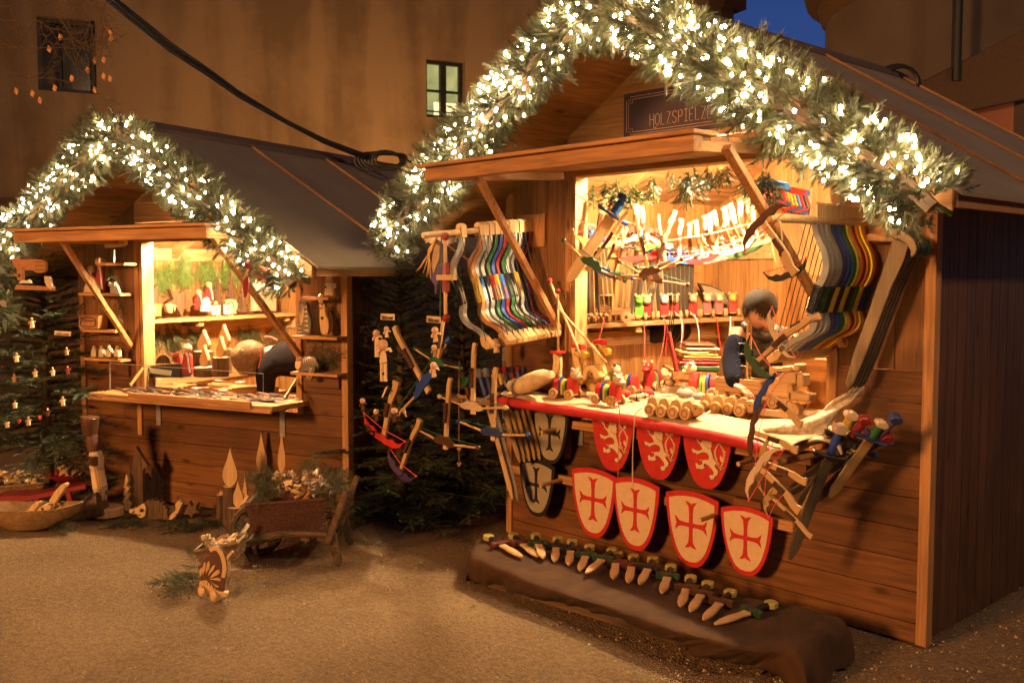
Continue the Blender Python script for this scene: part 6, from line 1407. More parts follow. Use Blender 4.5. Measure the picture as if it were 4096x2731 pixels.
# shelf carvings
KS2=Px(0,1000,.4253,lambda x,y:FL.sx(x,y,.20),-FL.X)
def jag(x0,x1,y0,y1,n=6):
    xm=(x0+x1)/2; L=[];R=[]
    for i in range(n):
        t=(i+.6)/n; w=(x1-x0)/2*(t); L.append((xm-w,y0+(y1-y0)*t)); L.append((xm-w*.72,y0+(y1-y0)*(t+.04))); R.append((xm+w,y0+(y1-y0)*t)); R.append((xm+w*.72,y0+(y1-y0)*(t+.04)))
    return [(xm,y0)]+R+[(xm+(x1-x0)*.2,y1),(xm-(x1-x0)*.2,y1)]+L[::-1]
def starp(cx,cy,r,rot=0,k=.45,n=5): return [(cx+(r if i%2==0 else r*k)*math.sin(rot+math.pi*i/n),cy-(r if i%2==0 else r*k)*math.cos(rot+math.pi*i/n)) for i in range(2*n)]
for i,(x0,x1,y0) in enumerate([(2000,2120,252),(2108,2250,200),(2226,2350,318)]): cut('bark_tree',f'flat bark-covered tree cut-out, {ORD[i]} from the left on the inner shelf','carved tree',KS2,[('tree',jag(x0,x1,y0,592),'bark',0,.03)],'bark trees on the inner shelf')
for i,(cx,cy,rr,ro) in enumerate([(1430,470,150,.3),(1690,480,150,.55)]): cut('bark_star',f'{["left","right"][i]} large bark-covered star on the inner shelf','carved star',KS2,[('star',starp(cx,cy,rr,ro),'bark',-.01,.04)],'bark stars on the inner shelf')
cut('carved_box','carved box with rosette at the left end of the inner shelf','box',KS2,[('box',[(1338,505),(1470,503),(1470,625),(1338,628)],'bow_orange',-.06),('rosette',starp(1400,565,34,0,.5,8),'natural',-.063,.004)],None,.06)
cut('carved_house','small pale wooden house with black mark on the inner shelf','carved figure',KS2,[('house',[(1520,520),(1560,500),(1620,520),(1600,590),(1545,590)],'beech',-.05),('mark',[(1585,540),(1600,530),(1598,590),(1580,590)],'black',-.053,.004)],None,.04)
santa(KS2,1975,480,180,80,'bright red robed figure with white scarf on the inner shelf'); santa(KS2,1880,560,190,80,'reddish robed figure half hidden on the inner shelf')
cut('carved_snowman','white rounded figure sitting on the inner shelf','carved figure',KS2,[('body',smooth2([(1872,578),(1880,510),(1905,455),(1930,440),(1955,470),(1960,578)],1),'white_paint',-.03)])
for i,(x,y) in enumerate([(1992,500),(2105,492)]): cut('sitting_doll',f'{["left","right"][i]} white doll with dangling legs sitting on the inner shelf edge','doll',KS2,[('dress',[(x-30,y+20),(x+42,y+18),(x+38,y+110),(x-26,y+112)],'white_paint',-.05),('head',('b',x-4,y,.020),'face',-.05),('leg',('t',[(x-10,y+110),(x+6,y+168)],.006),'white_paint',-.07),('leg',('t',[(x+22,y+110),(x+26,y+165)],.006),'white_paint',-.07),('star',starp(x,y+55,11),'robe',-.054,.004)],'white dolls sitting on the shelf edge')
cut('wooden_heart','pale rounded double-arched wooden piece on the inner shelf','carved figure',KS2,[('piece',smooth2([(2110,470),(2180,458),(2218,480),(2222,540),(2200,580),(2222,600),(2140,602),(2120,560)],1),'natural',-.02),('groove',('t',smooth2([(2120,490),(2160,480),(2180,520),(2160,570)],1),.003),'ring',-.023)])
K_=PF(FL,900,1000,.4253,.9)
for i,x in enumerate((328,436)): cut('wooden_candle',f'{["left","right"][i]} white wooden candle with flame at the right end of the inner shelf','wooden candle',Px(900,1000,.4253,lambda a,b:FL.sx(a,b,.22),-FL.X),[('candle',[(x-46,410),(x+46,410),(x+46,572),(x-46,572)],'natural'),('flame',smooth2([(x,275),(x+30,330),(x+42,370),(x+20,405),(x-20,405),(x-42,370),(x-30,330)],1),'white_paint')],'white wooden candles on the inner shelf',.05)
# lower display
KD=PF(FL,0,1000,.4253,.30)
def flame(cx,y0,y1,w): h=y1-y0; return smooth2([(cx,y0),(cx+w*.18,y0+h*.3),(cx+w*.46,y0+h*.62),(cx+w*.42,y0+h*.85),(cx+w*.12,y1),(cx-w*.12,y1),(cx-w*.42,y0+h*.85),(cx-w*.46,y0+h*.62),(cx-w*.18,y0+h*.3)],2)
for i,(cx,y0,y1,w,lx,ly0,ly1,lw,lm,dd) in enumerate([(1888,752,952,118,1885,955,1160,140,'bark',.10),(1895,892,1105,90,1896,1105,1190,150,'bark',0),(2078,700,922,112,2115,930,1160,60,'natural',.10),(2050,810,1010,84,2046,1012,1190,118,'bark',0)]):
    Kx=PF(FL,0,1000,.4253,.12+dd)
    r=cut('wooden_candle',f'pale carved flame on a log, {ORD[i]} from the left behind the knife counter','wooden candle',Kx,[('flame',flame(cx,y0,y1,w),'beech',.02)],'wooden flame candles behind the knives',.03,.006)
    a=Kx(lx,ly0,.03);b=Kx(lx,ly1,.03); rr=(Kx(lx+lw/2,ly1)-Kx(lx-lw/2,ly1)).length/2; mb=MB(); mb.cyl(b,a,rr,18); mb.build('log',M[lm],r,40); mb=MB(); mb.cyl(a,a+V((0,0,.003)),rr*.9,18); mb.build('cut_face',M['natural'],r)
santa(PF(FL,0,1000,.4253,.05),1755,1172,290,95,'red robed figure with scarf and white hem behind the knife counter')
cut('carved_reindeer','red brown reindeer figure beside the robed figure','carved figure',KD,[('body',[(1632,1065),(1640,1010),(1665,985),(1690,1000),(1700,1065)],'robe'),('antlers',('t',[(1605,970),(1640,985),(1660,975),(1685,965)],.007),'robe')])
cut('log_slice','round pale log slice leaning behind the black box','carved figure',KD,[('slice',smooth2([(1458,1068),(1475,1015),(1510,988),(1550,984),(1585,1005),(1602,1068)],2),'bark')])
mb=MB(); Kq=PF(FL,0,1000,.4253,.05); mb.ext(Kq.ps([(1405,1085),(1695,1068),(1700,1200),(1408,1195)]),Kq.A*.1); bb=thing('black_box','black box with a white paper label standing on the knife counter','box',MT(Kq(1550,1198))); mb.build('box',M['black'],bb)
mb=MB(); mb.ext(Kq.ps([(1408,1102),(1632,1132),(1624,1180),(1400,1150)],-.02),Kq.A*.003); mb.build('paper_label',plain('paper',(.62,.68,.62),.8,var=.04),bb)
mb=MB(FL.M); mb.box((.95,.05,.80),(1.60,.34,.855)); solo('display_board','pale raised board carrying the log candles','board',mb,M['trim_x'],FL.mat(1.2,.2,.8),bev=.003)
# knives
def knife():
    r=thing('folding_knife','x','knife',Mx()); mb=MB(); mb.prism(ribbon([(0,0),(0,.04),(.002,.08),(.006,.105)],[.016,.020,.018,.012]),.012); mb.build('handle',M['walnut'],r,bev=.003)
    mb=MB(); mb.prism([(-.008,-.0),(.008,0),(.008,-.06),(.002,-.085),(-.006,-.07)],.003); mb.build('blade',M['steel'],r); return r
kn=knife(); first=True; cols=['walnut','black','ring','bow_orange','black','walnut','steel']
for i in range(84):
    u=uni(.52,2.06); y=uni(-.31,.02) if u<1.5 else uni(-.32,.10); a=uni(-.5,.5)+(1.57 if i%3 else 1.2)
    Mm=FL.mat(u,y,.834+.004*random.random(),0,0,a)@S(uni(.85,1.25)); c=cols[i%7]
    lab={'walnut':'brown','black':'black','ring':'dark red brown','bow_orange':'orange brown','steel':'steel'}[c]+'-handled pocket knife lying among many on the knife counter'
    gp={'walnut':'brown pocket knives on the counter','black':'black pocket knives on the counter','ring':'red brown pocket knives on the counter','bow_orange':'orange brown pocket knives on the counter','steel':'steel pocket knives on the counter'}[c]
    if first: first=False; kn.matrix_world=Mm; W[kn]=Mm; kn['label']=lab; kn['group']=gp
    else: r=copy_thing(kn,Mm,lab,{'handle':M[c]}); r['group']=gp
for i,(x,y) in enumerate([(1290,1262),(1470,1215),(1860,1250),(1850,1298),(2060,1225),(2100,1320),(2260,1240)]):
    mb=MB(); q=FL.L(gz(x*.4253,1000+y*.4253,.85)); mb.box((q.x-.035,q.y-.02,.848),(q.x+.035,q.y+.02,.852),FL.M); solo('price_card',f'small white price card, {ORD[i]} from the left among the knives','card',mb,M['white_paint'],FL.mat(q.x,q.y,.85),'white price cards among the knives')
mb=MB(FL.M); mb.box((.88,-.385,.80),(1.98,-.362,.85)); mb.box((.46,-.375,.78),(2.14,-.361,.80)); solo('counter_trim','planed board nailed along the front of the knife counter','board',mb,M['trim_x'],FL.mat(1.2,-.37,.8),bev=.002)
gm,gn,gb=newmat('acrylic'); gb.inputs['Base Color'].default_value=(.9,.95,.95,1); gb.inputs['Roughness'].default_value=.03
ms=gn.nodes.new('ShaderNodeMixShader'); tr=gn.nodes.new('ShaderNodeBsdfTransparent'); gl=gn.nodes.new('ShaderNodeBsdfGlossy'); gl.inputs['Roughness'].default_value=.04; ms.inputs[0].default_value=.10
gn.links.new(tr.outputs[0],ms.inputs[1]); gn.links.new(gl.outputs[0],ms.inputs[2]); gn.links.new(ms.outputs[0],gn.nodes['Material Output'].inputs[0])
r=thing('acrylic_screen','clear acrylic screen standing along the front of the knife counter','screen',FL.mat(.5,-.33,.83))
mb=MB(); P=[FL.at(x,y,-.335) for x,y in [(440,1452),(1053,1494),(1053,1600),(440,1556)]]; mb.ext(P,FL.Y*.003); mb.build('pane',gm,r)
mb=MB(); mb.tube([P[3],P[0],P[1],P[2]],.0022,4); mb.build('edge',plain('acrylic_edge',(.55,.5,.42),.2),r)
for i,(a,b) in enumerate((((1225,1270),(1345,1100)),((1400,1150),(1360,1190)))):
    pass
# hanging brass stays
for i,(p,q) in enumerate((((1225,1272),(1345,1108)),)):
    mb=MB(); mb.beam(Q2(-.2)(*p),Q2(-.02)(*q),.008,.02); solo('counter_stay','brass stay holding the left end of the knife counter','stay',mb,M['tan'],MT(Q2(-.2)(*p)))
mb=MB(); mb.beam(Q3(-.25)(560,1400),Q3(-.02)(665,1225),.008,.02); solo('counter_stay','brass stay holding the right end of the knife counter','stay',mb,M['tan'],MT(Q3(-.2)(560,1400)))
# hanging cut-outs under the hatch
cut('hanging_pig','flat orange wooden animal with leaf carving hanging at the far left','ornament',PF(FL,0,1000,.4253,-.85),[('body',smooth2([(108,75),(170,70),(185,95),(330,85),(420,100),(432,150),(420,215),(330,215),(310,190),(230,190),(215,150),(205,190),(215,280),(170,295),(150,240),(160,180),(120,140)],1),'bow_orange'),('flower',starp(180,240,22,0,.6,8),'ring',-.003,.004)]+[('leaf',[(330+24*a,112+36*b),(350+24*a,104+36*b),(345+24*a,122+36*b)],'ring',-.003,.004) for a in range(4) for b in range(3)],None,.02)
cut('hanging_plaque','sign-like wooden perch below the orange animal at the far left','ornament',PF(FL,0,1000,.4253,-.85),[('board',[(150,328),(500,345),(500,382),(132,372)],'bow_orange'),('perch',smooth2([(425,245),(480,250),(490,330),(515,350),(490,372),(455,350),(430,300)],1),'natural',-.01),('bow',smooth2([(185,312),(225,275),(255,300),(280,270),(300,312)],1),'white_paint',-.01)],None,.02)
cut('hanging_plane','wooden propeller toy hanging by the right brace of the left stall','ornament',PF(FL,900,1000,.4253,-.80),[('body',[(240,165),(300,152),(395,170),(415,200),(385,315),(330,290),(245,235)],'bow_orange'),('propeller',smooth2([(200,230),(232,245),(238,330),(205,458),(190,440),(180,320)],1),'darkred',-.015,.01),('wing',[(205,270),(250,180),(232,175),(180,290)],'beech',-.02,.01),('nose',('b',225,140,.025,(1,1,1.3)),'darkred'),('wheel',('b',385,205,.016),'pink',-.01),('wheel',('b',385,250,.016),'pink',-.01),('wheel',('b',375,298,.016),'cream',-.01)],None,.03)
mb=MB(); Kx=PF(FL,300,950,.5579,.12); mb.tube([Kx(555,30),Kx(545,180),Kx(560,330)],[.012,.015,.004],6,flat=.3); solo('hanging_ribbon','long pale ribbon ornament hanging inside the left hatch','ornament',mb,M['silver'],MT(Kx(555,30)),smooth=60)
# person in the left stall
def woman():
    K=PF(FL,900,1000,.4253,.22); root=thing('person','person with blond hair and black jacket bent deeply over the knife counter','person',MT(FL.P(1.75,.45,.06)))
    hc=K(262,1010,-.02); Mh=MT(hc)@Mx.Rotation(YAW+math.pi-rad(35),4,'Z')@Mx.Rotation(rad(-75),4,'X')@S(1.10)
    nk=K(400,960,.12); ch=K(520,980,.18); wa=K(600,1080,.32); pe=K(600,1400,.42); pe.z=.92
    sl,el,wl=K(400,1100,-.02),K(430,1330,-.05),K(330,1480,-.12); sr,er,wr=K(560,1080,.30),K(560,1350,.2),K(470,1500,0)
    kl=V(pe)+FL.X*.1;kl.z=.5;kr=V(pe)-FL.X*.1;kr.z=.5;al=V(kl);al.z=.12;ar=V(kr);ar.z=.12
    J=[(pe,.12),(wa,.12),(ch,.12),(nk,.055),(hc.lerp(nk,.35),.05),(sl,.05),(el,.04),(wl,.028),(sr,.05),(er,.04),(wr,.028),(kl,.07),(al,.045),(kr,.07),(ar,.045)]
    E=[(0,1),(1,2),(2,3),(3,4),(2,5),(5,6),(6,7),(2,8),(8,9),(9,10),(0,11),(11,12),(0,13),(13,14)]
    vs,fs=skin(J,E); mb=MB(); mb.add(vs,fs); head_geo(mb,Mh)
    for s in (-1,1): mb.ball(Mh@V((s*.077,-.005,-.005)),.02,8,(.5,.9,1.3))
    hand(mb,wl,V((0,0,-.5))-FL.Y*.5-FL.X*.3,-FL.Y); hand(mb,wr,V((0,0,-.5))-FL.Y*.5-FL.X*.3,-FL.Y)
    mb.build('body',M['skin'],root,80)
    hm=plain('blond_hair',(.22,.13,.06),.4,var=.4,scale=55); hair(Mh,3600,hm,root,.075,1.2,seed=8,down=.3)
    # long hair hanging over the face
    r=np.random.default_rng(5); T=[]; Mi=np.array(Mh)[:3,:3]; o=np.array(hc)
    for k in range(2600):
        a=r.uniform(0,6.283); b=r.uniform(.2,1.5); d=np.array([math.sin(b)*math.cos(a),math.sin(b)*math.sin(a),math.cos(b)])
        q0=o+d*np.array([.080,.085,.10]); out=np.array([d[0],d[1],0]); q1=q0+out*.008+np.array([0,0,-.05]); q2=q1-out*.006+np.array([0,0,-.05])+r.normal(0,.006,3); q3=q2-out*.015+np.array([0,0,-.04])
        s=np.cross(out+1e-4,[0,0,1]); s/=np.linalg.norm(s)+1e-6; w_=.0022
        T+=[q0-s*w_,q0+s*w_,q1+s*w_,q0-s*w_,q1+s*w_,q1-s*w_,q1-s*w_,q1+s*w_,q2+s*w_,q1-s*w_,q2+s*w_,q2-s*w_,q2-s*w_,q2+s*w_,q3]
    npmesh('long_hair',np.array(T),np.arange(len(T)).reshape(-1,3),hm,root)
    jk=plain('black_jacket',(.008,.007,.009),1.0,var=.3,scale=14,bump=.4,spec=.08)
    vs,fs=skin([(pe,(.19,.16)),(wa,(.19,.17)),(ch,(.17,.16)),(nk,.10),(sl,.09),(el,.065),(wl,.05),(sr,.09),(er,.065),(wr,.05)],[(0,1),(1,2),(2,3),(2,4),(4,5),(5,6),(2,7),(7,8),(8,9)]); mb=MB(); mb.add(vs,fs); mb.build('jacket',jk,root,80)
    vs,fs=skin([(pe,.14),(kl,.085),(al,.06),(kr,.085),(ar,.06)],[(0,1),(1,2),(0,3),(3,4)]); mb=MB(); mb.add(vs,fs); mb.build('trousers',M['navy'],root,80)
    mb=MB(); mb.tube([K(400,812,-.02),K(460,815,-.03),K(520,850,-.03)],.008,6); mb.tube([K(510,890,-.16),K(488,950,-.17),K(492,1010,-.17),K(460,1090,-.16)],.004,5); mb.build('pink_piping',M['pink'],root)
woman()
# ================================================================== trees and hanging dolls
t1=thing  # keep
def gp(x,dep): p=onplane(x,1105,CAM+HF*dep,HF); p.z=0; return p
fir(gp(170,7.6),2.05,.95,'dark fir tree hung with small wooden ornaments at the far left',120,.35,'needle_dark',1)
fir(gp(1600,6.6),1.75,.62,'dark fir tree between the two stalls hung with welcome dolls',110,.12,'needle_dark',2)
fir(gp(1850,6.75),1.6,.5,'dark fir tree close to the right stall behind the toy crossbows',100,.12,'needle_dark',3)
KM=PV(1400,1150,.6135,5.45)
def welcome(K,x,y,w,h,txt,label,tilt=0,short=None):
    r=cut('welcome_sign',label,'sign',K,[('board',[(x,y),(x+w,y+tilt),(x+w-2,y+h+tilt),(x-2,y+h-2)],'cream')],None,.008)
    G={'W':[[(0,1),(.2,0),(.4,.8),(.6,0),(.8,1)]],'e':[[(0,.35),(.5,.4),(.45,.62),(.2,.68),(0,.45),(.05,.12),(.25,0),(.5,.1)]],'l':[[(.1,1),(.1,0),(.25,0)]],'c':[[(.45,.55),(.2,.65),(0,.35),(.2,0),(.45,.1)]],'o':[[(.25,.62),(0,.35),(.22,0),(.48,.3),(.25,.62)]],'m':[[(0,0),(.05,.6),(.1,.45),(.3,.62),(.35,0),(.4,.45),(.6,.62),(.65,0)]]}
    mb=MB(); cx=x+w*.07; s=h*.62; st=w*.86/4.75
    for ch in txt:
        for L in G[ch]: mb.tube([K(cx+p[0]*st*.95,y+h*.86-p[1]*s+tilt*(cx-x)/w,-.003) for p in L],.0013,4)
        cx+=st*{'W':.9,'l':.38,'m':.82}.get(ch,.62)
    mb.build('lettering',M['black'],r); return r
welcome(KM,200,170,92,42,'Welcome','cream Welcome sign hanging left of the crossbow cluster',2)
welcome(KM,500,184,92,44,'Welcome','cream Welcome sign half behind the upright toy crossbow',6)
KLt=PV(0,1150,1.0604,6.9)
welcome(KLt,206,163,62,18,'Welcome','small cream Welcome sign on the far left fir',3)
def doll(K,x,y,s,label,legs=True,mat='cream',grp='wooden dolls hanging in the middle fir'):
    ps_=[('dress',[(x-14*s,y+22*s),(x+14*s,y+20*s),(x+24*s,y+98*s),(x-18*s,y+104*s)],mat),('head',('b',x-2*s,y,.028*s),'face',.01),('arm',('t',[(x-14*s,y+28*s),(x-28*s,y+40*s),(x-26*s,y+60*s)],.009*s),mat,0),('arm',('t',[(x+14*s,y+26*s),(x+42*s,y+22*s),(x+46*s,y+38*s)],.009*s),mat,0)]
    if legs: ps_+=[('leg',('t',[(x-4*s,y+104*s),(x-4*s,y+205*s)],.009*s),mat,0),('leg',('t',[(x+14*s,y+104*s),(x+16*s,y+205*s)],.009*s),mat,0)]
    return cut('hanging_doll',label,'doll',K,ps_,grp,.02)
doll(KM,213,375,1.15,'largest wooden doll with long legs, striped arm, in the middle fir')
doll(KM,172,300,.75,'wooden doll half hidden by twigs behind the largest doll')
doll(KM,237,270,.55,'small wooden doll with brown wings under the left Welcome sign',False)
doll(KM,556,280,.75,'wooden angel with heart under the second Welcome sign',False)
doll(KM,550,392,.6,'small dark angel behind the green crossbow',False,'tan')
doll(KM,545,510,.75,'pale angel doll behind the blue crossbow block',False)
doll(KM,290,805,.7,'dark wooden doll low in the fir behind the left crossbow',False,'walnut')
doll(KM,170,812,.6,'thin dark doll low at the left of the middle fir',False,'walnut')
doll(KM,82,740,.6,'narrow dark doll hanging at the far left of the middle fir',False,'walnut')
doll(PF(FR,1400,800,.4253,-.25),1365,1340,.95,'straw-haired wooden doll beside the bow blocks',False)
cut('wooden_ornament','narrow cream ornament with heart hanging beside the large doll legs','ornament',KM,[('piece',[(208,512),(222,505),(232,595),(210,600)],'cream'),('heart',('b',216,560,.010),'ring',-.003)],None,.012)
cut('wooden_ornament','tilted cream ornament hanging below the large doll','ornament',KM,[('piece',[(232,650),(248,640),(215,718),(204,715)],'cream')],None,.012)
cut('wooden_ornament','orange cone ornament low in the middle fir','ornament',KM,[('piece',[(358,785),(372,850),(340,812)],'tan')],None,.012)
mb=MB(); mb.tube([Z1(-.35)(855,380),Z1(-.35)(853,700),Z1(-.35)(855,1200)],.0025,4)
hs_=thing('heart_garland','cord with small wooden hearts hanging between the toy crossbows','ornament',MT(Z1(-.35)(853,700))); mb.build('cord',M['tan'],hs_)
for x,y in ((852,680),(853,1070),(852,1190)):
    mb=MB(); K=Z1(-.35); mb.ext(K.ps([(x,y-14),(x+14,y-18),(x+18,y-4),(x,y+20),(x-18,y-4),(x-14,y-18)]),K.A*.01); mb.build('heart',M['tan'],hs_,bev=.002)
cut('toy_animal','green wooden animal toy hanging behind the white crossbow','ornament',Z1(-.30),[('body',smooth2([(838,535),(870,530),(868,505),(905,500),(925,520),(920,560),(890,580),(868,560),(845,560)],1),'green'),('handle',[(893,585),(915,580),(945,690),(925,700)],'walnut')],None,.02)
for i,(x,y,s,m_) in enumerate([(60,250,.5,'cream'),(118,118,.55,'cream'),(52,330,.42,'tan'),(130,310,.45,'cream'),(197,305,.45,'cream'),(250,230,.42,'tan'),(254,300,.42,'darkred'),(55,430,.4,'cream'),(235,415,.5,'cream'),(105,490,.5,'cream'),(25,500,.45,'cream'),(178,460,.4,'walnut')]):
    doll(KLt,x,y,s*.62,f'small wooden ornament doll, {ORD[i]} in the far left fir counted from the top',False,m_,'small ornament dolls in the far left fir')
for i,(x,y) in enumerate([(71,505),(150,490)]): cut('wooden_ornament',f'{["left","right"][i]} small red ornament low in the far left fir','ornament',KLt,[('piece',[(x-7,y-8),(x+7,y-8),(x+6,y+2),(x,y+10),(x-6,y+2)],'pink')],None,.01)
# ================================================================== ground display
def GZ(ox,oy,sc,by): # view facing plane through the ground point under crop row by
    base=gz(ox+700*sc,oy+by*sc); return Px(ox,oy,sc,lambda x,y:onplane(x,y,base,HF),HF)
def G4(xb,yb): base=gz(xb*.5952,1600+yb*.5952); return Px(0,1600,.5952,lambda x,y:onplane(x,y,base,HF),HF)
cut('bark_tree','tall dark bark tree cut-out leaning on the left stall wall','carved tree',G4(930,735),[('tree',[(912,312),(935,350),(965,400),(1000,445),(970,460),(960,470),(962,735),(872,735),(876,470),(868,465),(895,400)],'bark')],'bark trees on the ground',.05)
cut('bark_tree','narrow bark tree with pale stepped edge, leftmost on the ground','carved tree',G4(850,745),[('tree',[(850,492),(862,540),(850,575),(868,590),(852,625),(868,640),(850,680),(872,700),(860,745),(840,745),(835,690),(822,690),(840,640),(824,640),(840,590),(826,590),(842,540),(832,560)],'beech')],'bark trees on the ground',.06)
cut('bark_tree','bark tree with curved pale edge in the middle of three','carved tree',G4(985,690),[('tree',[(970,492),(985,500),(1005,570),(1030,640),(1010,640),(1028,662),(990,690),(945,690),(950,560)],'bark')],'bark trees on the ground',.05)
cut('bark_tree','jagged bark tree, rightmost of the group','carved tree',G4(1050,690),[('tree',[(1032,424),(1055,500),(1085,545),(1070,548),(1098,590),(1080,592),(1102,636),(1085,640),(1095,680),(1050,690),(1010,640),(1000,560)],'bark')],'bark trees on the ground',.05)
r=cut('wooden_hedgehog','wooden hedgehog with pale face and bark spines on the ground','wooden animal',G4(1000,805),[('spines',[(970,690),(990,672),(1005,684),(1025,668),(1040,684),(1060,672),(1070,690),(1090,690),(1092,706),(1112,712),(1108,728),(1128,740),(1118,756),(1130,790),(1110,805),(980,800),(960,760)],'bark',.01),('face',smooth2([(880,745),(888,728),(910,730),(940,705),(970,690),(985,720),(980,770),(960,795),(930,780),(915,762),(890,762)],1),'beech',-.01),('eye',('b',958,735,.012),'black',-.02),('nose',('b',890,742,.018),'beech',-.012),('mouth',('t',[(915,760),(935,770),(950,765)],.003),'black',-.012)],None,.06)
cut('bark_star','large bark star leaning on the left stall wall','carved star',G4(1280,700),[('star',[(1250,545),(1285,585),(1355,548),(1345,620),(1382,665),(1325,668),(1290,700),(1230,700),(1180,655),(1225,625)],'bark')],'stars on the ground',.05)
cut('bark_star','smaller five-pointed bark star in front of the large one','carved star',G4(1275,790),[('star',[(1270,680),(1288,712),(1330,690),(1318,735),(1342,755),(1300,762),(1290,790),(1262,765),(1210,772),(1228,735),(1212,712),(1250,710)],'bark')],'stars on the ground',.05)
cut('wood_offcut','pale angular piece of wood beside the small star','wooden piece',G4(1175,800),[('piece',[(1200,672),(1228,690),(1190,770),(1150,805),(1122,795),(1150,765),(1180,740),(1175,700)],'beech')],None,.06)
# flames on logs beside the barrow
for i,(cx,y0,y1,w,ly,lw,lb) in enumerate([(1545,320,582,112,584,90,840),(1598,540,718,80,720,150,860),(1645,490,690,32,692,30,800),(1755,212,492,74,494,60,720),(1892,206,488,58,490,50,700),(1485,600,640,30,640,60,830)]):
    K=G4(cx,860 if i<2 else 800); r=cut('wooden_candle',f'pale carved flame on a bark log, {ORD[i]} from the left by the barrow' if i<5 else 'short bark log post at the left of the flame candles','wooden candle',K,[('flame',flame(cx,y0,y1,w),'beech',.0)],'flame candles by the barrow',.035,.008)
    a=K(cx-10,ly,.03);b=K(cx-10,lb,.03); b.z=max(0,b.z); rr=(K(cx+lw/2,lb)-K(cx-lw/2,lb)).length/2; mb=MB(); mb.cyl(b,a,rr,16); mb.build('log',M['bark'],r,40); mb=MB(); mb.cyl(a,a+V((0,0,.004)),rr*.93,16); mb.build('cut_face',M['natural'],r)
# bark log and soldier
mb=MB(); K=G4(560,800); mb.tube([K(445,795,.05),K(560,745,.05),K(670,705,.05)],[.055,.075,.085],14)
for v in mb.v: v+=V((0,0,.008*math.sin(v.x*60+v.z*90)))
solo('bark_log','rough split bark log lying left of the trees','log',mb,M['bark'],MT(K(560,800)),smooth=30)
r=cut('carved_soldier','tall carved soldier statue with dark hat and sword by the left stall corner','statue',G4(720,780),[],None) if False else thing('carved_soldier','tall carved soldier statue with dark hat and sword by the left stall corner','statue',MT(gz(715*.5952,1600+770*.5952)))
K=Px(0,1600,.5952,lambda x,y:onplane(x,y,gz(715*.5952,1600+770*.5952),HF),HF)
def stk(nm,pts,rs,m,n=12,fl=.8):
    mb=MB(); mb.tube([K(*p) for p in pts],rs,n,flat=fl); mb.build(nm,M[m],r,40)
stk('hat',[(605,112),(604,120),(604,180),(612,232)],[.072,.076,.066,.058],'walnut'); stk('head',[(618,234),(630,280),(632,338)],[.05,.060,.052],'ring'); stk('torso',[(640,342),(648,400),(652,462)],[.048,.060,.056],'natural'); stk('coat',[(655,466),(662,520),(672,580)],[.055,.056,.060],'cream'); stk('legs',[(672,582),(678,640),(685,700)],[.062,.050,.035],'natural'); stk('foot',[(685,700),(688,770)],[.03,.035],'walnut')
mb=MB(); mb.cyl(K(655,430,-.06),K(702,665,-.06),.007,6); mb.cyl(K(668,430,-.06),K(716,660,-.06),.005,6); mb.build('sword',M['beech'],r); mb=MB(); mb.box((-.03,-.02,0),(.03,.02,.06),MT(K(655,425,-.065))); mb.build('pouch',M['walnut'],r)
mb=MB(); a=K(720,772,.0); mb.lathe([(.11,0),(.11,.05),(.10,.06),(.001,.06)],20,MT(V((a.x,a.y,0)))); mb.build('base',M['beech'],r,40)
# red bench, basket with bits, bowl, stars
wk=plain('wicker',(.20,.12,.06),.8,var=.5,scale=60,bump=.8); wkd=plain('dark_wicker',(.075,.028,.016),.75,var=.35,scale=60,bump=.5)
bn=thing('red_bench','low dark red bench under the baskets at the far left','bench',MT(gz(300,2010)))
K=G4(520,760); mb=MB(); mb.ext(K.ps([(-60,650),(200,640),(575,565),(580,595),(210,675),(-60,690)]),K.A*.22); mb.build('seat',M['darkred'],bn,bev=.004)
for p in ([(435,610),(468,606),(500,760),(470,762)],[(230,660),(262,656),(250,740),(225,740)]):
    mb=MB(); mb.ext(K.ps(p),K.A*.03); mb.build('leg',M['darkred'],bn,bev=.003)
def bits(K,x0,x1,yt,yb,n,mats,name,label,cat,group,sz=.03,parent=None):
    "heap of small carved pieces as individual things"
    for i in range(n):
        x=uni(x0,x1); y=yt+(yb-yt)*uni(.1,1); k=uni(.0,.10); p=K(x,y,k); s=sz*uni(.6,1.2); ax=Mx.Rotation(uni(0,6),4,'Z')@Mx.Rotation(uni(-.9,.9),4,'X')@Mx.Rotation(uni(-.9,.9),4,'Y')
        mb=MB(MT(p)@ax); q=i%4; m=mats[i%len(mats)]
        if q==0: mb.prism(starp(0,0,s,0,.5),s*.35)
        elif q==1: mb.cyl((0,0,-s*.25),(0,0,s*.25),s*.75,14)
        elif q==2: mb.prism([(-s,-s*.4),(-s*.3,-s*.55),(s,-s*.2),(s*1.1,.1*s),(s*.2,s*.5),(-s*.8,s*.45)],s*.5)
        else: mb.cyl((-s,0,0),(s,0,0),s*.28,8)
        kind={0:'star',1:'disc',2:'chip',3:'stick'}[q]; o=mb.build('carved_'+kind,M[m],None,None,MT(p),.002)
        tag(o,label.format(kind),cat,group.format(kind))
K=G4(150,700); mb=MB(); 
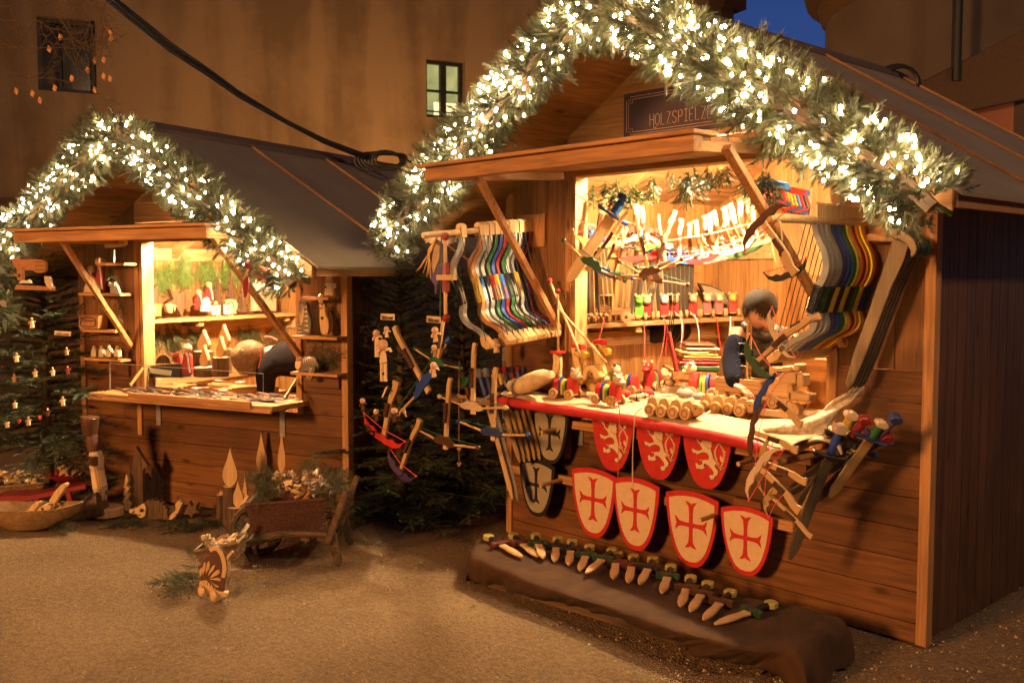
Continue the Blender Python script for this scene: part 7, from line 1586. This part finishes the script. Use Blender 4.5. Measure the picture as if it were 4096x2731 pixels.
def wicker_basket(label,K,top,bot,dep,mat,name='wicker_basket',rows=12):
    r=thing(name,label,'basket',MT(K(*bot[0]))); (a,b),(c,d)=top,bot
    P=[[K(*a),K(*b),K(*b,dep),K(*a,dep)],[K(*c,.02),K(*d,.02),K(*d,dep-.02),K(*c,dep-.02)]]
    mb=MB()
    for i in range(rows+1):
        t=i/rows; q=[P[0][k].lerp(P[1][k],t) for k in range(4)]; L=[]
        for k in range(4):
            m=14
            for j in range(m):
                w_=math.sin((j+i%2)*math.pi)*0+(.006 if (j+i)%2 else -.004); p=q[k].lerp(q[(k+1)%4],j/m); ce=(q[0]+q[2])/2; L.append(p+(p-ce).normalized()*w_)
        mb.tube(L,(P[0][0]-P[1][0]).length/rows*.62 if i not in (0,) else .012,5,loop=True)
    mb.build('weave',mat,r,60)
    mb=MB(); mb.add(P[1],[(0,1,2,3)]); mb.build('bottom',mat,r)
    return r
wicker_basket('pale wicker basket heaped with shells and stars on the red bench',K,((-60,590),(290,560)),((-40,665),(250,648)),.24,wk,rows=6)
gpb='loose carved {} pieces in the far left basket'
bits(K,-30,280,480,560,34,['natural','tan','bark','cream','shield_grey'],'b','small carved {} heaped in the pale basket on the bench','carving',gpb,.035)
K=G4(450,690); mb=MB(); mb.lathe([(.10,0),(.18,.06),(.20,.08),(.19,.085),(.16,.06),(.001,.02)],24,MT(K(455,590,.15)));solo('red_bowl','dark red bowl with stars on the bench','bowl',mb,M['darkred'],MT(K(455,590,.15)),smooth=40)
for i,(x,y,s_) in enumerate([(395,480,60),(430,500,55),(480,490,58),(510,505,50),(440,460,45)]): cut('carved_star',f'natural wooden star, {ORD[i]} in the dark red bowl','carved star',K,[('star',starp(x,y,s_,.3*i),'beech',.08+.03*i)],'stars in the dark red bowl',.03)
K=G4(200,890); r=thing('wooden_trough','shallow wooden trough of carvings on the ground at the far left','trough',MT(gz(100,2120)))
mb=MB(); nn_=18; vs=[]
ce=K(150,850,.10); ce.z=.0
for j,(k_,z_) in enumerate([(.55,.01),(.9,.08),(1.0,.15),(.93,.15),(.80,.09),(.45,.035)]):
    for i in range(nn_*2): a=math.pi*i/nn_; vs.append(ce+RT*(.36*k_*math.cos(a))+HF*(.15*k_*math.sin(a))+V((0,0,z_+.03*abs(math.cos(a))**3)))
m=nn_*2; mb.add(vs,[(j*m+i,j*m+(i+1)%m,(j+1)*m+(i+1)%m,(j+1)*m+i) for j in range(5) for i in range(m)]+[tuple(range(5*m,6*m))]); mb.build('hull',wood('trough_wood',(.30,.18,.08),'x',knots=False),r,50)
K=G4(250,850)
cut('wooden_candle','long pale carved flame leaning out of the trough','wooden candle',K,[('flame',smooth2([(345,690),(320,690),(360,620),(400,575),(430,556),(446,562),(440,590),(400,650),(360,706)],1),'beech')],None,.05,.008)
cut('wooden_duck_carving','carved duck-like piece with beak in the trough','wooden animal',K,[('body',smooth2([(205,800),(240,745),(290,700),(330,700),(350,715),(320,760),(270,825),(230,835)],1),'beech'),('eye',('b',285,728,.008),'black',-.006)],None,.06,.006)
cut('wooden_candle','short leaf-shaped flame at the left of the trough','wooden candle',K,[('flame',smooth2([(170,780),(185,740),(225,690),(265,678),(272,690),(240,730),(205,780)],1),'beech')],None,.04,.008)
bits(K,-20,180,770,830,12,['natural','bark','cream'],'b','small carved {} lying in the long wooden trough','carving','loose carved {} pieces in the trough',.04)
# ---- wheelbarrow
Kb_=lambda k=0: G4(1950,1000)
K=G4(1950,1108); wb=thing('wooden_wheelbarrow','old wooden barrow carrying a dark wicker basket','wheelbarrow',MT(gz(1950*.5952,1600+1100*.5952)))
for dk,nm in ((0,'side_rail'),(.42,'side_rail')):
    mb=MB(); mb.tube([K(1560,975,dk),K(1640,962,dk),K(1760,935,dk),K(1860,905,dk),K(2000,893,dk),K(2200,900,dk)],[.028,.032,.034,.030,.028,.028],8,flat=.75); mb.build(nm,M['grey_old'],wb,40)
for dk in (.0,.42):
    mb=MB(); mb.beam(K(2200,960,dk),K(2325,610,dk),.05,.035); mb.build('handle',M['grey_old'],wb,bev=.004)
    mb=MB(); mb.ext(K.ps([(2195,880),(2250,880),(2275,1000),(2300,1095),(2270,1112),(2240,1080),(2220,1000)],dk),K.A*.04); mb.build('leg',M['grey_old'],wb,bev=.004)
mb=MB(); mb.ext(K.ps([(1575,910),(1615,905),(1640,960),(1650,1060),(1700,1130),(1690,1160),(1640,1120),(1600,1040)],.1),K.A*.05); mb.build('front_strut',M['grey_old'],wb,bev=.004)
wc=K(1660,1060,.22); wc.z=.15; mb=MB(); pts=[wc+RT*(.14*math.cos(a))+V((0,0,.14*math.sin(a))) for a in [2*math.pi*i/20 for i in range(20)]]; mb.tube(pts,.020,6,loop=True); w__=mb.build('wheel',M['grey_old'],wb,60)
mb=MB()
for i in range(4): a=math.pi*i/4; mb.beam(wc-RT*(.13*math.cos(a))-V((0,0,.13*math.sin(a))),wc+RT*(.13*math.cos(a))+V((0,0,.13*math.sin(a))),.02,.02)
mb.build('spoke',M['grey_old'],w__)
mb=MB()
for x in (1700,1850,2050,2160): mb.beam(K(x,935,.0),K(x,935,.42),.05,.02)
mb.build('cross_slat',M['grey_old'],wb)
K2=Px(0,1600,.5952,lambda x,y:onplane(x,y,gz(1950*.5952,1600+1108*.5952)+HF*.04,HF),HF)
wicker_basket('dark wicker basket of carved pieces on the wooden barrow',K2,((1648,705),(2195,665)),((1720,935),(2130,880)),.40,wkd,rows=26)
gb_='loose carved {} pieces in the barrow basket'
bits(K2,1860,2180,575,650,60,['natural','bark','tan','bow_orange','bark','ring','grey_old','beech'],'b','small carved {} heaped in the dark basket on the barrow','carving',gb_,.034)
bits(Px(0,1600,.5952,lambda x,y:onplane(x,y,gz(1950*.5952,1600+1108*.5952)+HF*.22,HF),HF),1830,2150,480,580,34,['natural','tan','bark','bow_orange'],'b','small carved {} at the back of the barrow basket','carving','loose carved {} pieces at the back of the barrow basket',.032)
branchset('fir_branch','fir branch spilling over the barrow basket, {} counted from the left',K2,[(1760,660,-50,-130),(1740,560,-70,-60),(1720,640,20,-60),(1800,540,80,-20),(2150,560,130,-70),(2190,620,120,-60),(2050,500,30,-80),(2220,560,90,30),(1830,570,-60,60),(1780,620,-40,70),(1850,520,-30,-60),(1900,600,-80,-10),(2120,620,60,60),(2000,500,60,-70)],'needle',None,1.5,4)
K3=G4(1450,1300)
mb=MB(); mb.ext(K2.ps([(1608,912),(1678,808),(1697,822),(1630,932)],-.06),K2.A*.006); solo('price_card','white card leaning on the left end of the barrow basket','card',mb,M['white_paint'],MT(K2(1640,920)))
mb=MB(); mb.ext(K2.ps([(1912,540),(1950,525),(1965,555),(1925,572)],-.03),K2.A*.004); solo('price_card','small pink price tag tucked in the barrow basket','card',mb,M['cream'],MT(K2(1940,550)))
mb=MB(); mb.ext(K2.ps([(1632,680),(1672,628),(1680,640),(1640,692)],-.03),K2.A*.004); solo('price_card','cream tag clipped on the corner of the barrow basket','card',mb,M['cream'],MT(K2(1650,660)))
KC=G4(1430,1200)
wicker_basket('pale low tub of small carvings in front of the barrow',KC,((1310,1020),(1590,965)),((1345,1100),(1570,1075)),.22,wood('tub_wood',(.24,.15,.08),'x',knots=False),'wooden_tub',7)
bits(KC,1350,1590,930,990,26,['natural','beech','cream','tan'],'b','small carved {} in the low tub before the barrow','carving','loose carved {} pieces in the low tub',.03)
branchset('fir_branch','green fir branch lying on the ground by the cat plaque, {} counted from the front',PF(WD,0,0,1,0) if False else Px(0,1600,.5952,lambda x,y:gz(x,y,.03),V((0,0,1))),[(1340,1200,-260,0),(1330,1170,-200,70),(1340,1230,-200,60),(1350,1130,-120,-10)],'needle',None,1.15,3)
branchset('fir_branch','fir branch standing in the low tub, {} from the left',KC,[(1330,1080,-20,-90),(1380,1000,10,-90),(1500,930,-20,-60),(1560,900,60,-60),(1600,870,50,-40)],'needle',None,1.3,3)
branchset('fir_branch','dark fir branch on the ground under the bark trees and stars, {} from the left',Px(0,1600,.5952,lambda x,y:gz(x,y,.02),V((0,0,1))),[(900,780,-110,50),(920,800,20,60),(1240,800,-60,60),(1320,800,150,10),(1420,820,-160,30),(330,850,120,20)],'needle_dark',None,1.3,3)
# cat plaque and mouse-like carving
KP=G4(1430,1325)
cat=[(1405,1000),(1420,985),(1455,980),(1490,1000),(1510,1050),(1518,1110),(1515,1190),(1500,1270),(1505,1310),(1440,1325),(1345,1270),(1345,1215),(1350,1160),(1335,1140),(1328,1100),(1345,1112),(1360,1085),(1385,1055),(1405,1040)]
st=[('plaque',smooth2(cat,1),'ring',0,.03),('base',[(1345,1212),(1390,1205),(1470,1280),(1530,1290),(1530,1312),(1465,1330),(1340,1270)],'beech',-.012,.04)]
for (a,b,c_) in [((1350,1185),(1345,1130),(1362,1120)),((1365,1180),(1372,1085),(1386,1085)),((1385,1170),(1400,1075),(1415,1090)),((1400,1180),(1430,1110),(1452,1105)),((1410,1195),(1470,1130),(1485,1160)),((1405,1200),(1480,1190),(1488,1215)),((1400,1205),(1480,1250),(1455,1262))]:
    st.append(('petal',smooth2([a,((a[0]+b[0])/2-8,(a[1]+b[1])/2),b,c_,((a[0]+c_[0])/2+8,(a[1]+c_[1])/2)],1),'beech',-.006,.008))
st.append(('arch',ribbon(smooth2([(1412,1010),(1440,992),(1475,1005),(1500,1060),(1512,1130),(1500,1190)],2),26),'beech',-.006,.008))
for k in range(5): st.append(('notch',[(1395+20*k,1215+10*k),(1400+20*k,1218+10*k),(1402+20*k,1240+10*k),(1396+20*k,1238+10*k)],'ring',-.014,.004))
for x,y in ((1360,1275),(1440,1310)): st.append(('wheel',('b',x,y,.028,(1,.5,1)),'beech',-.02))
cut('carved_plaque','pale carved cat and flower plaque standing on small wheels in front of the tub','carving',KP,st)
cut('striped_carving','round carved piece with dark stripes behind the tub','carving',G4(1580,830),[('disc',smooth2([(1545,760),(1575,745),(1605,765),(1615,800),(1600,830),(1570,820),(1548,790)],1),'beech'),('stripe',('t',[(1560,755),(1575,790),(1595,825)],.005),'ring',-.003),('stripe',('t',[(1578,752),(1592,785),(1608,815)],.005),'ring',-.003)],None,.03)
cut('carved_antler','pale curved carving beside the barrow strut','carving',KC,[('piece',ribbon(smooth2([(1518,1100),(1530,1060),(1560,1020),(1580,1000)],1),18),'natural',-.05)],None,.02)
# wooden feet visible under the middle fir
mb=MB(); K=PF(FR,1650,1500,.78125,-.05); P=K.ps([(212,780),(295,740),(300,805),(215,808)]); mb.ext(P,K.A*.25); solo('tree_foot','heavy squared wooden foot under the middle fir','block',mb,M['trim_x'],MT(P[3]),bev=.004)
# ================================================================== cable, twigs, far roof
def dp(x,y,d): return vp(x,y,d)
CP=[(400,-40,6.6),(520,60,6.8),(680,190,7.0),(830,290,7.2),(950,375,7.4),(1150,490,7.7),(1300,565,7.9),(1420,612,8.1),(1490,635,8.25)]
for i in range(3):
    mb=MB(); mb.tube([dp(x+6*math.sin(i*2+k),y+9*(i-1)*(1.2 if k<5 else .5),d) for k,(x,y,d) in enumerate(CP)],.014,7)
    solo('overhead_cable',['upper','middle','lower'][i]+' strand of the black cable bundle running down to the left roof ridge','cable',mb,M['black'],MT(dp(*CP[-1])),None,60)
mb=MB(); c=dp(1565,640,8.2)
for k in range(7): mb.tube([c+RT*((.13+.01*k)*math.cos(a)-.02*k)+V((0,0,(.055+.004*k)*math.sin(a)+.01*math.sin(3*a+k)))+HF*(.012*k) for a in [2*math.pi*i/18 for i in range(18)]],.011,5,loop=True)
mb.tube([c+RT*.12,c+RT*.2-V((0,0,.03)),dp(1660,655,8.2),dp(1720,668,8.0)],.010,5)
solo('cable_coil','dark coiled cable tied at the end of the left roof ridge','cable coil',mb,M['black'],MT(c),smooth=60)
mb=MB(); c=FR.P(1.335,1.95,3.05)
c=dp(3610,330,5.6); c=onplane(3605,330,FR.P(1.335,2.2,3.05),FR.Y)
for k in range(8): mb.tube([c+RT*((.11+.006*k)*math.cos(a))+V((0,0,(.10+.004*k)*math.sin(a)))+HF*.01*k for a in [2*math.pi*i/20 for i in range(20)]],.011,5,loop=True)
solo('cable_coil','dark round coil of cable behind the large stall ridge','cable coil',mb,M['black'],MT(c),smooth=60)
lf=plain('dry_leaf',(.42,.20,.07),.7,var=.3,scale=40)
tw=thing('bare_twigs','bare hanging tree twigs with a few dry leaves at the top left corner','tree branch',MT(dp(20,40,4.6)))
mb=MB(); r_=np.random.default_rng(11); ends=[]
def twig(x,y,a,l,dep,w_):
    pts=[(x,y)]; n=7
    for i in range(n):
        a+=r_.normal(0,.28)+(.05 if math.cos(a)>0 else -.02); x+=math.cos(a)*l/n; y+=math.sin(a)*l/n; pts.append((x,y))
        if l>60 and r_.random()<.75: twig(x,y,a+r_.choice([-1,1])*r_.uniform(.5,1.0),l*r_.uniform(.35,.55),dep,w_*.6)
    mb.tube([dp(px,py,dep) for px,py in pts],[w_*(1-.7*i/n) for i in range(n+1)],4)
    ends.append((x,y))
for (x,y,a,l) in [(-20,60,.5,330),(-20,20,.2,420),(60,-20,.9,380),(180,-20,.8,330),(-20,260,.4,260),(330,-20,.6,240),(-20,160,.55,330),(420,-20,1.3,200)]: twig(x,y,a,l,4.6,.0035)
mb.build('branch',M['twig'],tw)
for i,(x,y) in enumerate([(435,118),(440,140),(418,105),(192,182),(282,300),(214,338),(345,265),(60,350),(125,360),(155,387),(436,300),(410,290),(375,345),(236,135),(375,228),(410,225)]):
    mb=MB(); c=dp(x,y,4.6); mb.ext([c,c+RT*.012-V((0,0,.012)),c+RT*.006-V((0,0,.034)),c-RT*.006-V((0,0,.022))],HF*.002+RT*.004); mb.build('leaf',lf,tw)
# third stall roof far left
ro=thing('distant_stall','dark roofed stall behind the far left fir','market stall',MT(gp(-100,10.2)))
K=PV(0,0,1,10.0); mb=MB(); mb.ext(K.ps([(-500,800),(60,790),(190,812),(200,850),(150,862),(330,1100),(-500,1100)]),K.A*2.2); mb.build('roof',M['ridge_sheet'] if 'ridge_sheet' in M else M['twig'],ro)
mb=MB(); mb.ext([q+HF*.3 for q in K.ps([(-500,1100),(260,1100),(260,1500),(-500,1500)])],K.A*1.5); mb.build('wall',M['side_z'],ro)
# dusk sky backdrop
sm,sn,sb_=newmat('dusk_sky'); em=sn.nodes.new('ShaderNodeEmission'); tc=sn.nodes.new('ShaderNodeTexCoord'); sp_=sn.nodes.new('ShaderNodeSeparateXYZ'); cr=sn.nodes.new('ShaderNodeValToRGB'); mr=sn.nodes.new('ShaderNodeMapRange')
sn.links.new(tc.outputs['Object'],sp_.inputs[0]); sn.links.new(sp_.outputs[2],mr.inputs[0]); mr.inputs[2].default_value=70
cr.color_ramp.elements[0].color=(.045,.095,.30,1); cr.color_ramp.elements[1].color=(.006,.022,.11,1); cr.color_ramp.elements[1].position=.8
sn.links.new(mr.outputs[0],cr.inputs[0]); sn.links.new(cr.outputs[0],em.inputs[0]); em.inputs[1].default_value=.62; sn.links.new(em.outputs[0],sn.nodes['Material Output'].inputs[0])
mb=MB(); vs=[];nu,nv=36,10
for i in range(nu+1):
    a=rad(137-75+150*i/nu)
    for j in range(nv+1): e=rad(-2+62*j/nv); vs.append((110*math.cos(a)*math.cos(e),110*math.sin(a)*math.cos(e),110*math.sin(e)))
k=nv+1; mb.add(vs,[(i*k+j,i*k+j+1,(i+1)*k+j+1,(i+1)*k+j) for i in range(nu) for j in range(nv)]); o=mb.build('sky',sm,None,80); o['kind']='structure'
